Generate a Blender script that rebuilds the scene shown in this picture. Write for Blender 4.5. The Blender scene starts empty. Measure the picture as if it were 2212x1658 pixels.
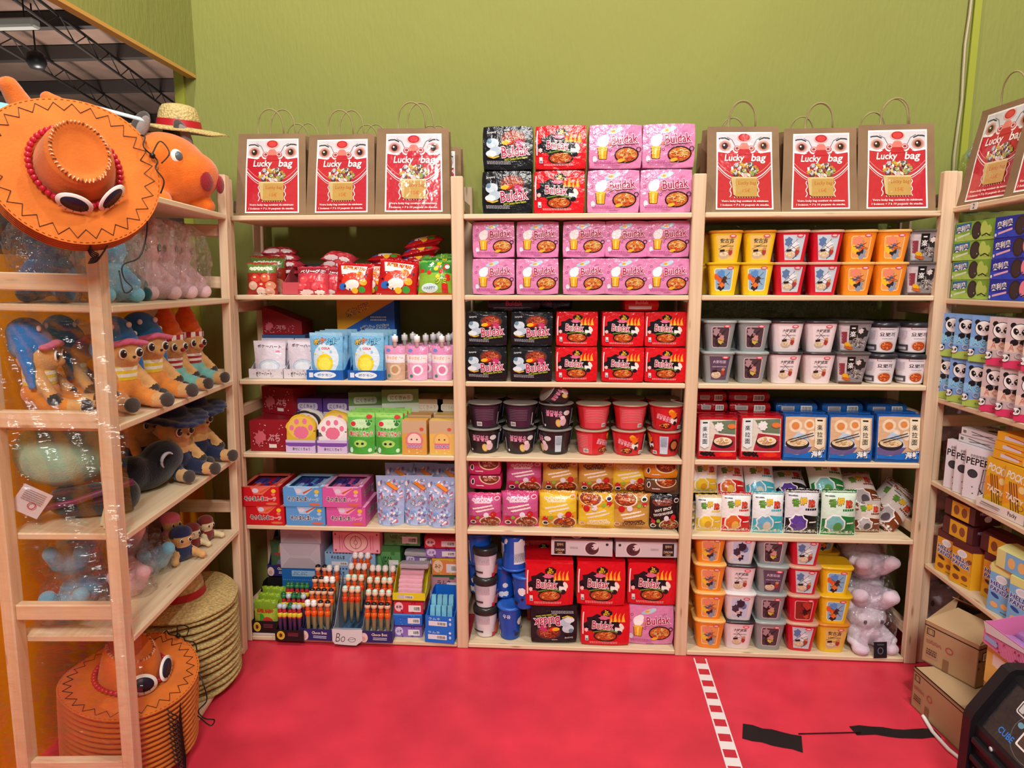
import bpy, math, random
from mathutils import Vector, Matrix, noise
from mathutils.geometry import tessellate_polygon
R = random.Random(7)
PI = math.pi
SC = bpy.context.scene
COL = SC.collection

# ---------------------------------------------------------------- camera, world, lights, exposure
def make_camera():
    cx, cy, cz, yaw, pitch, roll, f = 0.3488, -2.3934, 1.4228, -0.0641, -0.1533, -0.0005, 1429.27
    fw = Vector((math.sin(yaw)*math.cos(pitch), math.cos(yaw)*math.cos(pitch), math.sin(pitch)))
    r = Vector((math.cos(yaw), -math.sin(yaw), 0)); u = r.cross(fw)
    r2 = r*math.cos(roll)+u*math.sin(roll); u2 = u*math.cos(roll)-r*math.sin(roll)
    m = Matrix((r2, u2, -fw)).transposed().to_4x4(); m.translation = (cx, cy, cz)
    cam = bpy.data.cameras.new('camera'); cam.sensor_width = 36; cam.lens = f/2212*36
    cam.clip_start = .02; cam.clip_end = 200
    o = bpy.data.objects.new('camera', cam); o.matrix_world = m; COL.objects.link(o); SC.camera = o
make_camera()
SC.view_settings.view_transform = 'Standard'; SC.view_settings.look = 'None'
SC.view_settings.exposure = 0.0; SC.view_settings.gamma = 1; SC.view_settings.use_curve_mapping = False
W = bpy.data.worlds.new('hall'); SC.world = W; W.use_nodes = True
W.node_tree.nodes['Background'].inputs[0].default_value = (1.0, .96, .9, 1)
W.node_tree.nodes['Background'].inputs[1].default_value = .24
def lamp(name, loc, target, power, size, color=(1, .96, .9)):
    L = bpy.data.lights.new(name, 'AREA'); L.shape = 'DISK'; L.size = size; L.energy = power; L.color = color
    o = bpy.data.objects.new(name, L); o.location = loc
    o.rotation_euler = (Vector(target)-Vector(loc)).to_track_quat('-Z', 'Y').to_euler(); COL.objects.link(o); return o
lamp('hall_spot', (-.75, -1.35, 4.3), (-.1, -.1, .8), 46, .14)
lamp('hall_spot', (1.75, -1.4, 4.3), (1.1, -.1, .8), 50, .14)
lamp('hall_fill_light', (.5, -4.0, 3.6), (.4, 0, 1.0), 142, 1.2)
lamp('hall_fill_light', (3.0, -3.2, 4.0), (-.8, 0, 1.6), 55, .8)  # added fill from the right to brighten the left fascia, no actual fixture
lamp('hall_roof_fill', (-9.5, 11, 2.5), (-9.5, 13, 6.6), 430, 1.5, (1, .9, .8))  # unseen fill added to lift the dark roof panels of the hall

# ---------------------------------------------------------------- colour and material helpers
def lin(c):
    c = c/255.0
    return c/12.92 if c <= .04045 else ((c+.055)/1.055)**2.4
def rgb(h):
    if isinstance(h, tuple): return h
    return (lin(int(h[0:2], 16)), lin(int(h[2:4], 16)), lin(int(h[4:6], 16)), 1.0)
MAT = {}
def nodes(name):
    m = bpy.data.materials.new(name); m.use_nodes = True; MAT[name] = m
    n = m.node_tree.nodes; l = m.node_tree.links
    return m, n, l, n['Principled BSDF']
def bump(n, l, b, scale, strength, dist=.01, detail=3, coord='Object', stretch=None):
    tc = n.new('ShaderNodeTexCoord'); nz = n.new('ShaderNodeTexNoise'); bp = n.new('ShaderNodeBump')
    nz.inputs['Scale'].default_value = scale; nz.inputs['Detail'].default_value = detail
    if stretch:
        mp = n.new('ShaderNodeMapping'); mp.inputs['Scale'].default_value = stretch
        l.new(tc.outputs[coord], mp.inputs[0]); l.new(mp.outputs[0], nz.inputs['Vector'])
    else: l.new(tc.outputs[coord], nz.inputs['Vector'])
    bp.inputs['Strength'].default_value = strength; bp.inputs['Distance'].default_value = dist
    l.new(nz.outputs['Fac'], bp.inputs['Height']); l.new(bp.outputs[0], b.inputs['Normal'])
    return tc, nz
def attr_mat(name, rough, spec=.5, bscale=0, bstr=0, sheen=0, coat=0, bdist=.01, mottle=0):
    m, n, l, b = nodes(name)
    a = n.new('ShaderNodeAttribute'); a.attribute_name = 'Col'
    out = a.outputs['Color']
    if bscale: tc, nz = bump(n, l, b, bscale, bstr, bdist)
    if mottle:
        tc = n.new('ShaderNodeTexCoord'); nz = n.new('ShaderNodeTexNoise'); nz.inputs['Scale'].default_value = mottle
        nz.inputs['Detail'].default_value = 5
        mr = n.new('ShaderNodeMapRange'); mr.inputs['From Min'].default_value = .3; mr.inputs['From Max'].default_value = .7
        mr.inputs['To Min'].default_value = .82; mr.inputs['To Max'].default_value = 1.1
        mx = n.new('ShaderNodeMix'); mx.data_type = 'RGBA'; mx.blend_type = 'MULTIPLY'; mx.inputs['Factor'].default_value = 1
        l.new(tc.outputs['Object'], nz.inputs['Vector']); l.new(nz.outputs['Fac'], mr.inputs['Value'])
        l.new(out, mx.inputs['A']); l.new(mr.outputs[0], mx.inputs['B']); out = mx.outputs['Result']
    l.new(out, b.inputs['Base Color'])
    b.inputs['Roughness'].default_value = rough; b.inputs['Specular IOR Level'].default_value = spec
    b.inputs['Coat Weight'].default_value = coat; b.inputs['Coat Roughness'].default_value = .12
    if sheen: b.inputs['Sheen Weight'].default_value = sheen; b.inputs['Sheen Roughness'].default_value = .5
    return m
attr_mat('film', .2, .4, 48, .55, coat=0, bdist=.006)
attr_mat('poster_film', .16, .6, 15, .6, coat=.5, bdist=.012)
attr_mat('card', .48, .4)
attr_mat('plastic', .28, .5)
attr_mat('paper', .7, .25, 60, .15, bdist=.003)
attr_mat('kraft', .75, .2, 22, .3, bdist=.006, mottle=9)
attr_mat('plush', .95, .15, 260, .5, sheen=.35, bdist=.004, mottle=30)
attr_mat('felt', .8, .2, 180, .25, sheen=.15, bdist=.003, mottle=14)
attr_mat('satin', .4, .4)
def straw_mat():
    m, n, l, b = nodes('straw')
    a = n.new('ShaderNodeAttribute'); a.attribute_name = 'Col'
    tc = n.new('ShaderNodeTexCoord'); vo = n.new('ShaderNodeTexVoronoi'); vo.inputs['Scale'].default_value = 120
    bp = n.new('ShaderNodeBump'); bp.inputs['Strength'].default_value = .8; bp.inputs['Distance'].default_value = .004
    cr = n.new('ShaderNodeMapRange'); cr.inputs['To Min'].default_value = 1.08; cr.inputs['To Max'].default_value = .6
    mx = n.new('ShaderNodeMix'); mx.data_type = 'RGBA'; mx.blend_type = 'MULTIPLY'; mx.inputs['Factor'].default_value = 1
    l.new(tc.outputs['Object'], vo.inputs['Vector']); l.new(vo.outputs['Distance'], bp.inputs['Height']); l.new(vo.outputs['Distance'], cr.inputs['Value'])
    l.new(a.outputs['Color'], mx.inputs['A']); l.new(cr.outputs[0], mx.inputs['B'])
    l.new(mx.outputs['Result'], b.inputs['Base Color']); l.new(bp.outputs[0], b.inputs['Normal']); b.inputs['Roughness'].default_value = .6
straw_mat()
def clear_mat(name, tint, gl_min, gl_max, bscale, bstr, rough, stretch=None):
    m = bpy.data.materials.new(name); m.use_nodes = True; MAT[name] = m
    n = m.node_tree.nodes; l = m.node_tree.links; n.clear()
    out = n.new('ShaderNodeOutputMaterial'); tr = n.new('ShaderNodeBsdfTransparent'); gl = n.new('ShaderNodeBsdfGlossy')
    mix = n.new('ShaderNodeMixShader'); fr = n.new('ShaderNodeLayerWeight'); mr = n.new('ShaderNodeMapRange')
    tc = n.new('ShaderNodeTexCoord'); nz = n.new('ShaderNodeTexNoise'); bp = n.new('ShaderNodeBump'); mp = n.new('ShaderNodeMapping')
    mp.inputs['Scale'].default_value = stretch or (1, 1, 1)
    nz.inputs['Scale'].default_value = bscale; nz.inputs['Detail'].default_value = 4
    bp.inputs['Strength'].default_value = bstr; bp.inputs['Distance'].default_value = .02
    tr.inputs[0].default_value = tint; gl.inputs[0].default_value = (1, 1, 1, 1); gl.inputs['Roughness'].default_value = rough
    mr.inputs['To Min'].default_value = gl_min; mr.inputs['To Max'].default_value = gl_max
    l.new(tc.outputs['Object'], mp.inputs[0]); l.new(mp.outputs[0], nz.inputs['Vector']); l.new(nz.outputs['Fac'], bp.inputs['Height'])
    l.new(bp.outputs[0], gl.inputs['Normal']); l.new(bp.outputs[0], fr.inputs['Normal'])
    fr.inputs['Blend'].default_value = .35
    l.new(fr.outputs['Facing'], mr.inputs['Value']); l.new(mr.outputs[0], mix.inputs[0])
    l.new(tr.outputs[0], mix.inputs[1]); l.new(gl.outputs[0], mix.inputs[2]); l.new(mix.outputs[0], out.inputs[0])
clear_mat('clear_bag', (.95, .95, .96, 1), .07, .5, 34, 1.0, .1)
clear_mat('stretch_film', (.97, .96, .95, 1), .03, .35, 9, .8, .1, (1, 1, 5))
def wood_mat(name, c1, c2, c3):
    m, n, l, b = nodes(name)
    uv = n.new('ShaderNodeUVMap'); uv.uv_map = 'grain'; oi = n.new('ShaderNodeObjectInfo')
    ad = n.new('ShaderNodeVectorMath'); ad.operation = 'ADD'; sc = n.new('ShaderNodeVectorMath'); sc.operation = 'SCALE'
    sc.inputs['Scale'].default_value = 37; l.new(oi.outputs['Random'], sc.inputs[0]); l.new(uv.outputs[0], ad.inputs[0]); l.new(sc.outputs[0], ad.inputs[1])
    mp = n.new('ShaderNodeMapping'); mp.inputs['Scale'].default_value = (1.6, 55, 1); l.new(ad.outputs[0], mp.inputs[0])
    nz = n.new('ShaderNodeTexNoise'); nz.inputs['Scale'].default_value = 1.4; nz.inputs['Detail'].default_value = 4; nz.inputs['Distortion'].default_value = .6
    l.new(mp.outputs[0], nz.inputs['Vector'])
    cr = n.new('ShaderNodeValToRGB'); cr.color_ramp.elements[0].position = .3; cr.color_ramp.elements[1].position = .72
    cr.color_ramp.elements[0].color = rgb(c1); cr.color_ramp.elements[1].color = rgb(c2); l.new(nz.outputs['Fac'], cr.inputs[0])
    mp2 = n.new('ShaderNodeMapping'); mp2.inputs['Scale'].default_value = (5, 26, 1); l.new(ad.outputs[0], mp2.inputs[0])
    vo = n.new('ShaderNodeTexVoronoi'); vo.inputs['Scale'].default_value = 1.0; l.new(mp2.outputs[0], vo.inputs['Vector'])
    kr = n.new('ShaderNodeMapRange'); kr.inputs['From Min'].default_value = .05; kr.inputs['From Max'].default_value = .14
    kr.inputs['To Min'].default_value = .75; kr.inputs['To Max'].default_value = 0; l.new(vo.outputs['Distance'], kr.inputs['Value'])
    mx = n.new('ShaderNodeMix'); mx.data_type = 'RGBA'; l.new(kr.outputs[0], mx.inputs['Factor'])
    l.new(cr.outputs[0], mx.inputs['A']); mx.inputs['B'].default_value = rgb(c3)
    l.new(mx.outputs['Result'], b.inputs['Base Color']); b.inputs['Roughness'].default_value = .55
wood_mat('pine', 'D4B894', 'E6D2B2', 'A07850')
wood_mat('pine_post', 'CFB08E', 'E2C8A8', '946A44')

# ---------------------------------------------------------------- mesh builder
_txt = {}
def text_tris(s, off=0.0, res=2):
    k = (s, off, res)
    if k not in _txt:
        cu = bpy.data.curves.new('writing', 'FONT'); cu.body = s; cu.offset = off; cu.resolution_u = res; cu.fill_mode = 'FRONT'
        ob = bpy.data.objects.new('writing', cu); me = ob.to_mesh(); me.calc_loop_triangles()
        v = [(p.co.x, p.co.y) for p in me.vertices]
        t = [[v[i] for i in q.vertices] for q in me.loop_triangles]
        ob.to_mesh_clear(); bpy.data.objects.remove(ob); bpy.data.curves.remove(cu)
        _txt[k] = t
    return _txt[k]
class Art:
    """flat graphics in a face's own frame: x 0..A, y 0..1"""
    def __init__(s, A=1.0): s.A = A; s.L = []
    def tris(s, t, col): s.L.append((t, col))
    def poly(s, pts, col):
        t = tessellate_polygon([[Vector((x, y, 0)) for x, y in pts]])
        s.L.append(([[pts[i] for i in q] for q in t], col))
    def rect(s, x, y, w, h, col, rot=0):
        p = [(x, y), (x+w, y), (x+w, y+h), (x, y+h)]
        if rot:
            c, q = math.cos(rot), math.sin(rot); mx, my = x+w/2, y+h/2
            p = [(mx+(a-mx)*c-(b-my)*q, my+(a-mx)*q+(b-my)*c) for a, b in p]
        s.L.append(([[p[0], p[1], p[2]], [p[0], p[2], p[3]]], col))
    def ell(s, cx, cy, rx, ry, col, n=20, rot=0, a0=0, a1=2*PI):
        c, q = math.cos(rot), math.sin(rot); P = []
        for i in range(n+1):
            t = a0+(a1-a0)*i/n; a, b = rx*math.cos(t), ry*math.sin(t); P.append((cx+a*c-b*q, cy+a*q+b*c))
        s.L.append(([[(cx, cy), P[i], P[i+1]] for i in range(n)], col))
    def line(s, pts, w, col):
        t = []
        for (x0, y0), (x1, y1) in zip(pts, pts[1:]):
            d = math.hypot(x1-x0, y1-y0) or 1e-6; nx, ny = -(y1-y0)/d*w/2, (x1-x0)/d*w/2
            ex, ey = (x1-x0)/d*w*.25, (y1-y0)/d*w*.25
            a, b, c, e = (x0+nx-ex, y0+ny-ey), (x0-nx-ex, y0-ny-ey), (x1-nx+ex, y1-ny+ey), (x1+nx+ex, y1+ny+ey)
            t += [[a, b, c], [a, c, e]]
        s.L.append((t, col))
    def ring(s, cx, cy, rx, ry, w, col, n=24, a0=0, a1=2*PI):
        s.line([(cx+rx*math.cos(a0+(a1-a0)*i/n), cy+ry*math.sin(a0+(a1-a0)*i/n)) for i in range(n+1)], w, col)
    def rrect(s, x, y, w, h, r, col):
        P = []
        for (cx, cy, a) in ((x+w-r, y+r, -PI/2), (x+w-r, y+h-r, 0), (x+r, y+h-r, PI/2), (x+r, y+r, PI)):
            P += [(cx+r*math.cos(a+PI/2*i/4), cy+r*math.sin(a+PI/2*i/4)) for i in range(5)]
        s.poly(P, col)
    def text(s, t, cx, cy, h, col, w=None, rot=0, shear=0, bold=.012, out=None, ow=.05, res=2):
        base = text_tris(t, bold, res)
        if not base: return
        xs = [p[0] for q in base for p in q]; ys = [p[1] for q in base for p in q]
        bw, bh = max(xs)-min(xs), max(ys)-min(ys); mx, my = (max(xs)+min(xs))/2, (max(ys)+min(ys))/2
        ky = h/bh; kx = ky if w is None else w/bw
        c, q = math.cos(rot), math.sin(rot)
        def tf(p):
            a, b = (p[0]-mx)*kx, (p[1]-my)*ky; a += b*shear
            return (cx+a*c-b*q, cy+a*q+b*c)
        if out: s.L.append(([[tf(p) for p in z] for z in text_tris(t, bold+ow, res)], out))
        s.L.append(([[tf(p) for p in z] for z in base], col))
    def splash(s, cx, cy, r, col, seed=0, n=9, j=.45, sx=1, sy=1):
        q = random.Random(seed)
        s.poly([(cx+sx*r*math.cos(2*PI*i/(2*n))*(1 if i % 2 else 1-j*q.random()), cy+sy*r*math.sin(2*PI*i/(2*n))*(1 if i % 2 else 1-j*q.random())) for i in range(2*n)], col)
    def noodles(s, cx, cy, rx, ry, cols, n=26, seed=1, w=.014):
        q = random.Random(seed)
        for i in range(n):
            a = q.uniform(0, 2*PI); d = math.sqrt(q.random())*.8; x, y = cx+rx*d*math.cos(a), cy+ry*d*math.sin(a)
            r = q.uniform(.12, .3)*rx; t0 = q.uniform(0, 2*PI)
            s.line([(x+r*math.cos(t0+k*.5), y+r*.6*math.sin(t0+k*.5)) for k in range(5)], w, q.choice(cols))
    def bowl(s, cx, cy, rx, ry, rim, seed=1, cols=('E8743A', 'F2A04C', 'C8401E', 'F6C46A', 'D85A28')):
        s.ell(cx, cy, rx, ry, rim); s.ell(cx, cy-.01, rx*.86, ry*.84, 'B84A20')
        s.noodles(cx, cy, rx*.8, ry*.8, cols, 30, seed, .016)
    def micro(s, x, y, w, n, h, col, seed=3):
        q = random.Random(seed)
        for i in range(n):
            xx = x
            while xx < x+w:
                k = min(q.uniform(.02, .07), x+w-xx); s.rect(xx, y-i*h*1.7, k, h, col); xx += k+.012
    def barcode(s, x, y, w, h, seed=1):
        s.rect(x, y, w, h, 'F4F4F2'); q = random.Random(seed); xx = x+w*.07
        while xx < x+w*.92:
            k = q.uniform(.02, .05)*w; s.rect(xx, y+h*.15, k, h*.7, '202020'); xx += k+q.uniform(.02, .05)*w
    def dots(s, x, y, w, h, n, r, col, seed=1):
        q = random.Random(seed)
        for i in range(n): s.ell(x+q.random()*w, y+q.random()*h, r*q.uniform(.6, 1.2), r*q.uniform(.6, 1.2), q.choice(col) if isinstance(col, (list, tuple)) else col, 8)
class MB:
    def __init__(s): s.v = []; s.f = []; s.c = []; s.sm = []; s.uv = None
    def add(s, vs, fs, col, smooth=False):
        b = len(s.v); s.v += [tuple(p) for p in vs]
        for i, f in enumerate(fs):
            s.f.append(tuple(b+k for k in f)); s.c.append(col[i] if isinstance(col, list) else col); s.sm.append(smooth)
    def box(s, x0, x1, y0, y1, z0, z1, col, M=None):
        v = [Vector((x, y, z)) for z in (z0, z1) for y in (y0, y1) for x in (x0, x1)]
        if M: v = [M @ p for p in v]
        s.add(v, [(0, 2, 3, 1), (4, 5, 7, 6), (0, 1, 5, 4), (2, 6, 7, 3), (0, 4, 6, 2), (1, 3, 7, 5)], col)
    def bevbox(s, x0, x1, y0, y1, z0, z1, b, col):
        xs = (x0, x0+b, x1-b, x1); ys = (y0, y0+b, y1-b, y1); zs = (z0, z0+b, z1-b, z1)
        V = []; F = []
        def q(*p): F.append(tuple(range(len(V), len(V)+len(p)))); V.extend(p)
        for z, zi in ((zs[0], 0), (zs[3], 3)): q(*[(xs[i], ys[j], z) for i, j in ((1, 1), (2, 1), (2, 2), (1, 2))])
        for y in (ys[0], ys[3]): q(*[(xs[i], y, zs[j]) for i, j in ((1, 1), (2, 1), (2, 2), (1, 2))])
        for x in (xs[0], xs[3]): q(*[(x, ys[i], zs[j]) for i, j in ((1, 1), (2, 1), (2, 2), (1, 2))])
        for a in (0, 3):
            aa = 1 if a == 0 else 2
            for c in (0, 3):
                cc = 1 if c == 0 else 2
                q((xs[a], ys[cc], zs[1]), (xs[aa], ys[c], zs[1]), (xs[aa], ys[c], zs[2]), (xs[a], ys[cc], zs[2]))
                q((xs[a], ys[1], zs[cc]), (xs[aa], ys[1], zs[c]), (xs[aa], ys[2], zs[c]), (xs[a], ys[2], zs[cc]))
                q((xs[1], ys[a], zs[cc]), (xs[1], ys[aa], zs[c]), (xs[2], ys[aa], zs[c]), (xs[2], ys[a], zs[cc]))
                for e in (0, 3):
                    ee = 1 if e == 0 else 2
                    q((xs[a], ys[cc], zs[ee]), (xs[aa], ys[c], zs[ee]), (xs[aa], ys[cc], zs[e]))
        s.add(V, F, col)
    def grid(s, fn, nu, nv, col, smooth=True, wrap=False):
        V = [fn(i/nu, j/nv) for j in range(nv+1) for i in range(nu+1)]; n = nu+1
        F = [(j*n+i, j*n+i+1, (j+1)*n+i+1, (j+1)*n+i) for j in range(nv) for i in range(nu)]
        if callable(col): col = [col((k % nu+.5)/nu, (k//nu+.5)/nv) for k in range(nu*nv)]
        s.add(V, F, col, smooth)
    def lathe(s, prof, col, n=24, c=(0, 0), smooth=True, M=None):
        def fn(u, v):
            k = v*(len(prof)-1); i = min(int(round(k)), len(prof)-1); r, z = prof[i]; p = Vector((c[0]+r*math.cos(2*PI*u), c[1]+r*math.sin(2*PI*u), z))
            return M @ p if M else p
        s.grid(fn, n, len(prof)-1, col if not isinstance(col, list) else [x for x in col for _ in range(n)], smooth)
    def tube(s, pts, r, col, n=8, closed=False, cap=True):
        P = [Vector(p) for p in pts]; V = []; m = len(P); up = Vector((.13, .31, 1)).normalized()
        for i, p in enumerate(P):
            a = P[i-1] if i or closed else p; b = P[(i+1) % m] if i < m-1 or closed else p
            d = (b-a).normalized(); e1 = d.cross(up)
            if e1.length < 1e-3: e1 = d.cross(Vector((1, 0, 0)))
            e1.normalize(); e2 = d.cross(e1); rr = r[i] if isinstance(r, (list, tuple)) else r
            V += [p+e1*rr*math.cos(2*PI*k/n)+e2*rr*math.sin(2*PI*k/n) for k in range(n)]
        F = [(i*n+k, i*n+(k+1) % n, ((i+1) % m)*n+(k+1) % n, ((i+1) % m)*n+k) for i in range(m if closed else m-1) for k in range(n)]
        if cap and not closed: F += [tuple(range(n)), tuple(range((m-1)*n, m*n))]
        s.add(V, F, col, True)
    def ball(s, c, r, col, n=12, m=8, M=None):
        rx, ry, rz = r if isinstance(r, tuple) else (r, r, r)
        def fn(u, v):
            p = Vector((rx*math.cos(2*PI*u)*math.sin(PI*v), ry*math.sin(2*PI*u)*math.sin(PI*v), -rz*math.cos(PI*v)))
            if M: p = M @ p
            return p+Vector(c)
        s.grid(fn, n, m, col)
    def prism(s, pts, y0, y1, col, axis='y'):
        n = len(pts); f = {'y': lambda a, b, t: (a, t, b), 'z': lambda a, b, t: (a, b, t), 'x': lambda a, b, t: (t, a, b)}[axis]
        V = [f(a, b, y0) for a, b in pts]+[f(a, b, y1) for a, b in pts]
        t = tessellate_polygon([[Vector((a, b, 0)) for a, b in pts]])
        s.add(V, [tuple(q) for q in t]+[tuple(n+i for i in q) for q in t]+[(i, (i+1) % n, n+(i+1) % n, n+i) for i in range(n)], col)
    def art(s, S, art, L=None, eps=.00008):
        """lay the graphics of art onto the surface S(u, v, height)"""
        A = art.A; k = 0
        for tris, col in art.L:
            k += 1; h = eps*k; V = []; F = []; idx = {}
            st = [tuple(t) for t in tris]
            while st:
                a, b, c = st.pop()
                if L:
                    e = [(a[0]-b[0])**2+(a[1]-b[1])**2, (b[0]-c[0])**2+(b[1]-c[1])**2, (c[0]-a[0])**2+(c[1]-a[1])**2]; m = max(e)
                    if m > L*L:
                        i = e.index(m)
                        if i == 0: q = ((a[0]+b[0])/2, (a[1]+b[1])/2); st += [(a, q, c), (q, b, c)]
                        elif i == 1: q = ((b[0]+c[0])/2, (b[1]+c[1])/2); st += [(a, b, q), (a, q, c)]
                        else: q = ((a[0]+c[0])/2, (a[1]+c[1])/2); st += [(a, b, q), (q, b, c)]
                        continue
                f = []
                for p in (a, b, c):
                    if p not in idx: idx[p] = len(V); V.append(S(min(max(p[0]/A, 0), 1), min(max(p[1], 0), 1), h))
                    f.append(idx[p])
                F.append(tuple(f))
            s.add(V, F, col, True)
    def mesh(s, name):
        me = bpy.data.meshes.new(name); me.from_pydata(s.v, [], s.f)
        me.polygons.foreach_set('use_smooth', s.sm)
        at = me.color_attributes.new('Col', 'FLOAT_COLOR', 'CORNER'); buf = []
        cc = {}
        for f, c in zip(s.f, s.c):
            if c not in cc: cc[c] = rgb(c)
            buf += cc[c]*len(f)
        at.data.foreach_set('color', buf); me.update(); return me
    def build(s, name, mat, parent=None, loc=None, rot=None):
        me = s.mesh(name); me.materials.append(MAT[mat] if isinstance(mat, str) else mat)
        return link(name, me, parent, loc, rot)
def link(name, data, parent=None, loc=None, rot=None):
    o = bpy.data.objects.new(name, data); COL.objects.link(o)
    if parent is not None: o.parent = parent
    if loc is not None: o.location = loc
    if rot is not None: o.rotation_euler = rot
    return o
def tag(o, label, cat, group=None, kind=None):
    o['label'] = label
    if cat: o['category'] = cat
    if group: o['group'] = group
    if kind: o['kind'] = kind
    return o
def thing(name, label, cat, loc=(0, 0, 0), rz=0, group=None):
    o = link(name, None, None, loc, (0, 0, rz)); return tag(o, label, cat, group)
def kids(o): return [c for c in bpy.data.objects if c.parent == o]
KIND = {}
def put(kind, loc, label, rz=0, group=None, scale=None, rx=0, ry=0, name=None):
    """one more of a kind: the thing and each of its parts get objects of their own, sharing mesh data"""
    nm, cat, parts = KIND[kind]
    if len(parts) == 1 and parts[0][0] is None: o = link(name or nm, parts[0][1])
    else:
        o = link(name or nm, None); made = []
        for pn, me, par in parts: made.append(link(pn, me, o if par is None else made[par]))
    o.location = loc; o.rotation_euler = (rx, ry, rz)
    if scale: o.scale = scale if isinstance(scale, tuple) else (scale,)*3
    if label in USED: print('SAME LABEL', label)
    if len(label.split()) > 16: print('LONG', len(label.split()), label)
    USED.add(label)
    return tag(o, label, cat, group)
USED = set()
def kind(key, nm, cat, parts):
    """parts: list of (part name or None, MB, material, parent index or None)"""
    out = []
    for pn, mb, mat, par in parts:
        me = mb.mesh(pn or nm); me.materials.append(MAT[mat]); out.append((pn, me, par))
    KIND[key] = (nm, cat, out)
ORD = 'first second third fourth fifth sixth seventh eighth ninth tenth eleventh twelfth thirteenth fourteenth'.split()
# ================================================================ the place: floor, walls, hall
def flat_mat(name, c, rough=.6, bs=0, bst=0, var=0, vs=2, spec=.4, stretch=None):
    m, n, l, b = nodes(name); b.inputs['Roughness'].default_value = rough; b.inputs['Specular IOR Level'].default_value = spec
    if bs: bump(n, l, b, bs, bst, .01, 3, 'Object', stretch)
    if var:
        tc = n.new('ShaderNodeTexCoord'); nz = n.new('ShaderNodeTexNoise'); nz.inputs['Scale'].default_value = vs; nz.inputs['Detail'].default_value = 6
        cr = n.new('ShaderNodeValToRGB'); a = rgb(c)
        cr.color_ramp.elements[0].color = tuple(x*(1-var) for x in a[:3])+(1,); cr.color_ramp.elements[1].color = tuple(min(1, x*(1+var)) for x in a[:3])+(1,)
        cr.color_ramp.elements[0].position = .3; cr.color_ramp.elements[1].position = .7
        l.new(tc.outputs['Object'], nz.inputs['Vector']); l.new(nz.outputs['Fac'], cr.inputs[0]); l.new(cr.outputs[0], b.inputs['Base Color'])
    else: b.inputs['Base Color'].default_value = rgb(c)
    return m
flat_mat('red_floor', 'D63448', .38, 4, .12, .16, 5, .45)
flat_mat('green_cloth', '8B8D4B', .85, 70, .25, .05, 1.2, .2, (1, 1, .25))
flat_mat('green_trim', '9A9E34', .6)
flat_mat('orange_wall', 'F0980A', .6, 30, .1, .05, 1.5)
flat_mat('hall_panel', '6E574C', .8, 0, 0, .18, 1.5)
flat_mat('hall_steel', '2E2624', .6)
flat_mat('tan_edge', 'C89448', .7)
flat_mat('lamp_white', 'C8C4BC', .5)
flat_mat('black_plastic', '1A181C', .35, 350, .12)
flat_mat('black_tape', '161416', .45, 12, .4)
flat_mat('white_plastic', 'E6E2DE', .5)
def slab(name, x0, x1, y0, y1, z0, z1, mat, kind='structure', parent=None):
    mb = MB(); mb.box(x0, x1, y0, y1, z0, z1, 'FFFFFF'); o = mb.build(name, mat, parent)
    if kind and parent is None: o['kind'] = kind
    return o
YW, XR, XL = .36, 2.16, -1.2
slab('floor', -1.3, 2.3, -4.5, YW+.3, -.06, 0, 'red_floor')
# back wall: cloth stretched over panels, with gentle sags in the fabric
mb = MB()
def wallfn(u, v):
    x = -1.16+u*(XR+1.16); z = v*3.4
    return Vector((x, YW+.004*noise.noise((x*1.3, z*.7, 3)), z))
mb.grid(wallfn, 40, 36, 'FFFFFF'); mb.box(-1.16, XR+.04, YW+.012, YW+.05, 0, 3.4, 'FFFFFF')
o = mb.build('wall_back', 'green_cloth'); o['kind'] = 'structure'
slab('wall_right', XR, XR+.05, -4.0, YW+.05, 0, 3.4, 'green_cloth')
slab('wall_left', XL-.05, XL, -1.9, YW, 0, 1.5, 'orange_wall')
slab('trim_1', 1.893, 1.918, YW-.012, YW-.002, 1.2, 3.4, 'green_trim')
slab('trim_2', -1.2, -1.16, YW-.01, YW+.05, 0, 3.4, 'green_trim')
# fascia panel over the open side on the left, with its tan edge
mb = MB(); z0 = 2.25
mb.box(-1.14, -1.11, -1.6, YW-.002, z0, 3.6, 'FFFFFF'); o = mb.build('wall_left_fascia', 'green_cloth'); o['kind'] = 'structure'
slab('trim_3', -1.142, -1.11, -1.6, YW-.002, z0-.013, z0, 'tan_edge')
# cable running down the corner
mb = MB(); mb.tube([(1.875+.004*math.sin(i*1.7), YW-.012, 3.3-.1*i) for i in range(22)], .006, 'A89C78', 6)
tag(mb.build('cable', 'plastic'), 'thin beige cable running down the green wall corner', 'cable')
# the hall roof seen over the low left wall
mb = MB(); mb.box(-30, -3, -2, 27, 6.6, 6.7, 'FFFFFF'); o = mb.build('ceiling', 'hall_panel'); o['kind'] = 'structure'
mb = MB(); mb.box(-30, 8, 26, 26.2, 0, 6.6, 'FFFFFF'); o = mb.build('wall_hall_far', 'hall_panel'); o['kind'] = 'structure'
for i, y in enumerate((9.0, 10.8, 12.6, 15.1, 18.6)):
    mb = MB(); mb.box(-30, -3, y-.09, y+.09, 6.3, 6.58, 'FFFFFF'); o = mb.build('trim_%d' % (4+i), 'hall_steel'); o['kind'] = 'structure'
for i in range(4):
    x = -10.6+i*1.55; mb = MB(); q = lambda k, dz: (x+.6-k*.11, 8.6+k*.5, 5.95+dz)
    for dz in (0, .3): mb.tube([q(0, dz), q(28, dz)], .028, '2A2422', 6)
    for k in range(28): mb.tube([q(k, .3*(k % 2)), q(k+1, .3-.3*(k % 2))], .012, '2A2422', 5)
    tag(mb.build('roof_truss', 'hall_steel'), 'dark lattice truss under the hall roof, %s from the green wall' % ORD[3-i], 'truss', 'hall roof trusses')
t = thing('hall_lamp', 'long pale lamp hanging under the dark hall roof', 'lamp', (-8.75, 8.55, 5.55))
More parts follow.
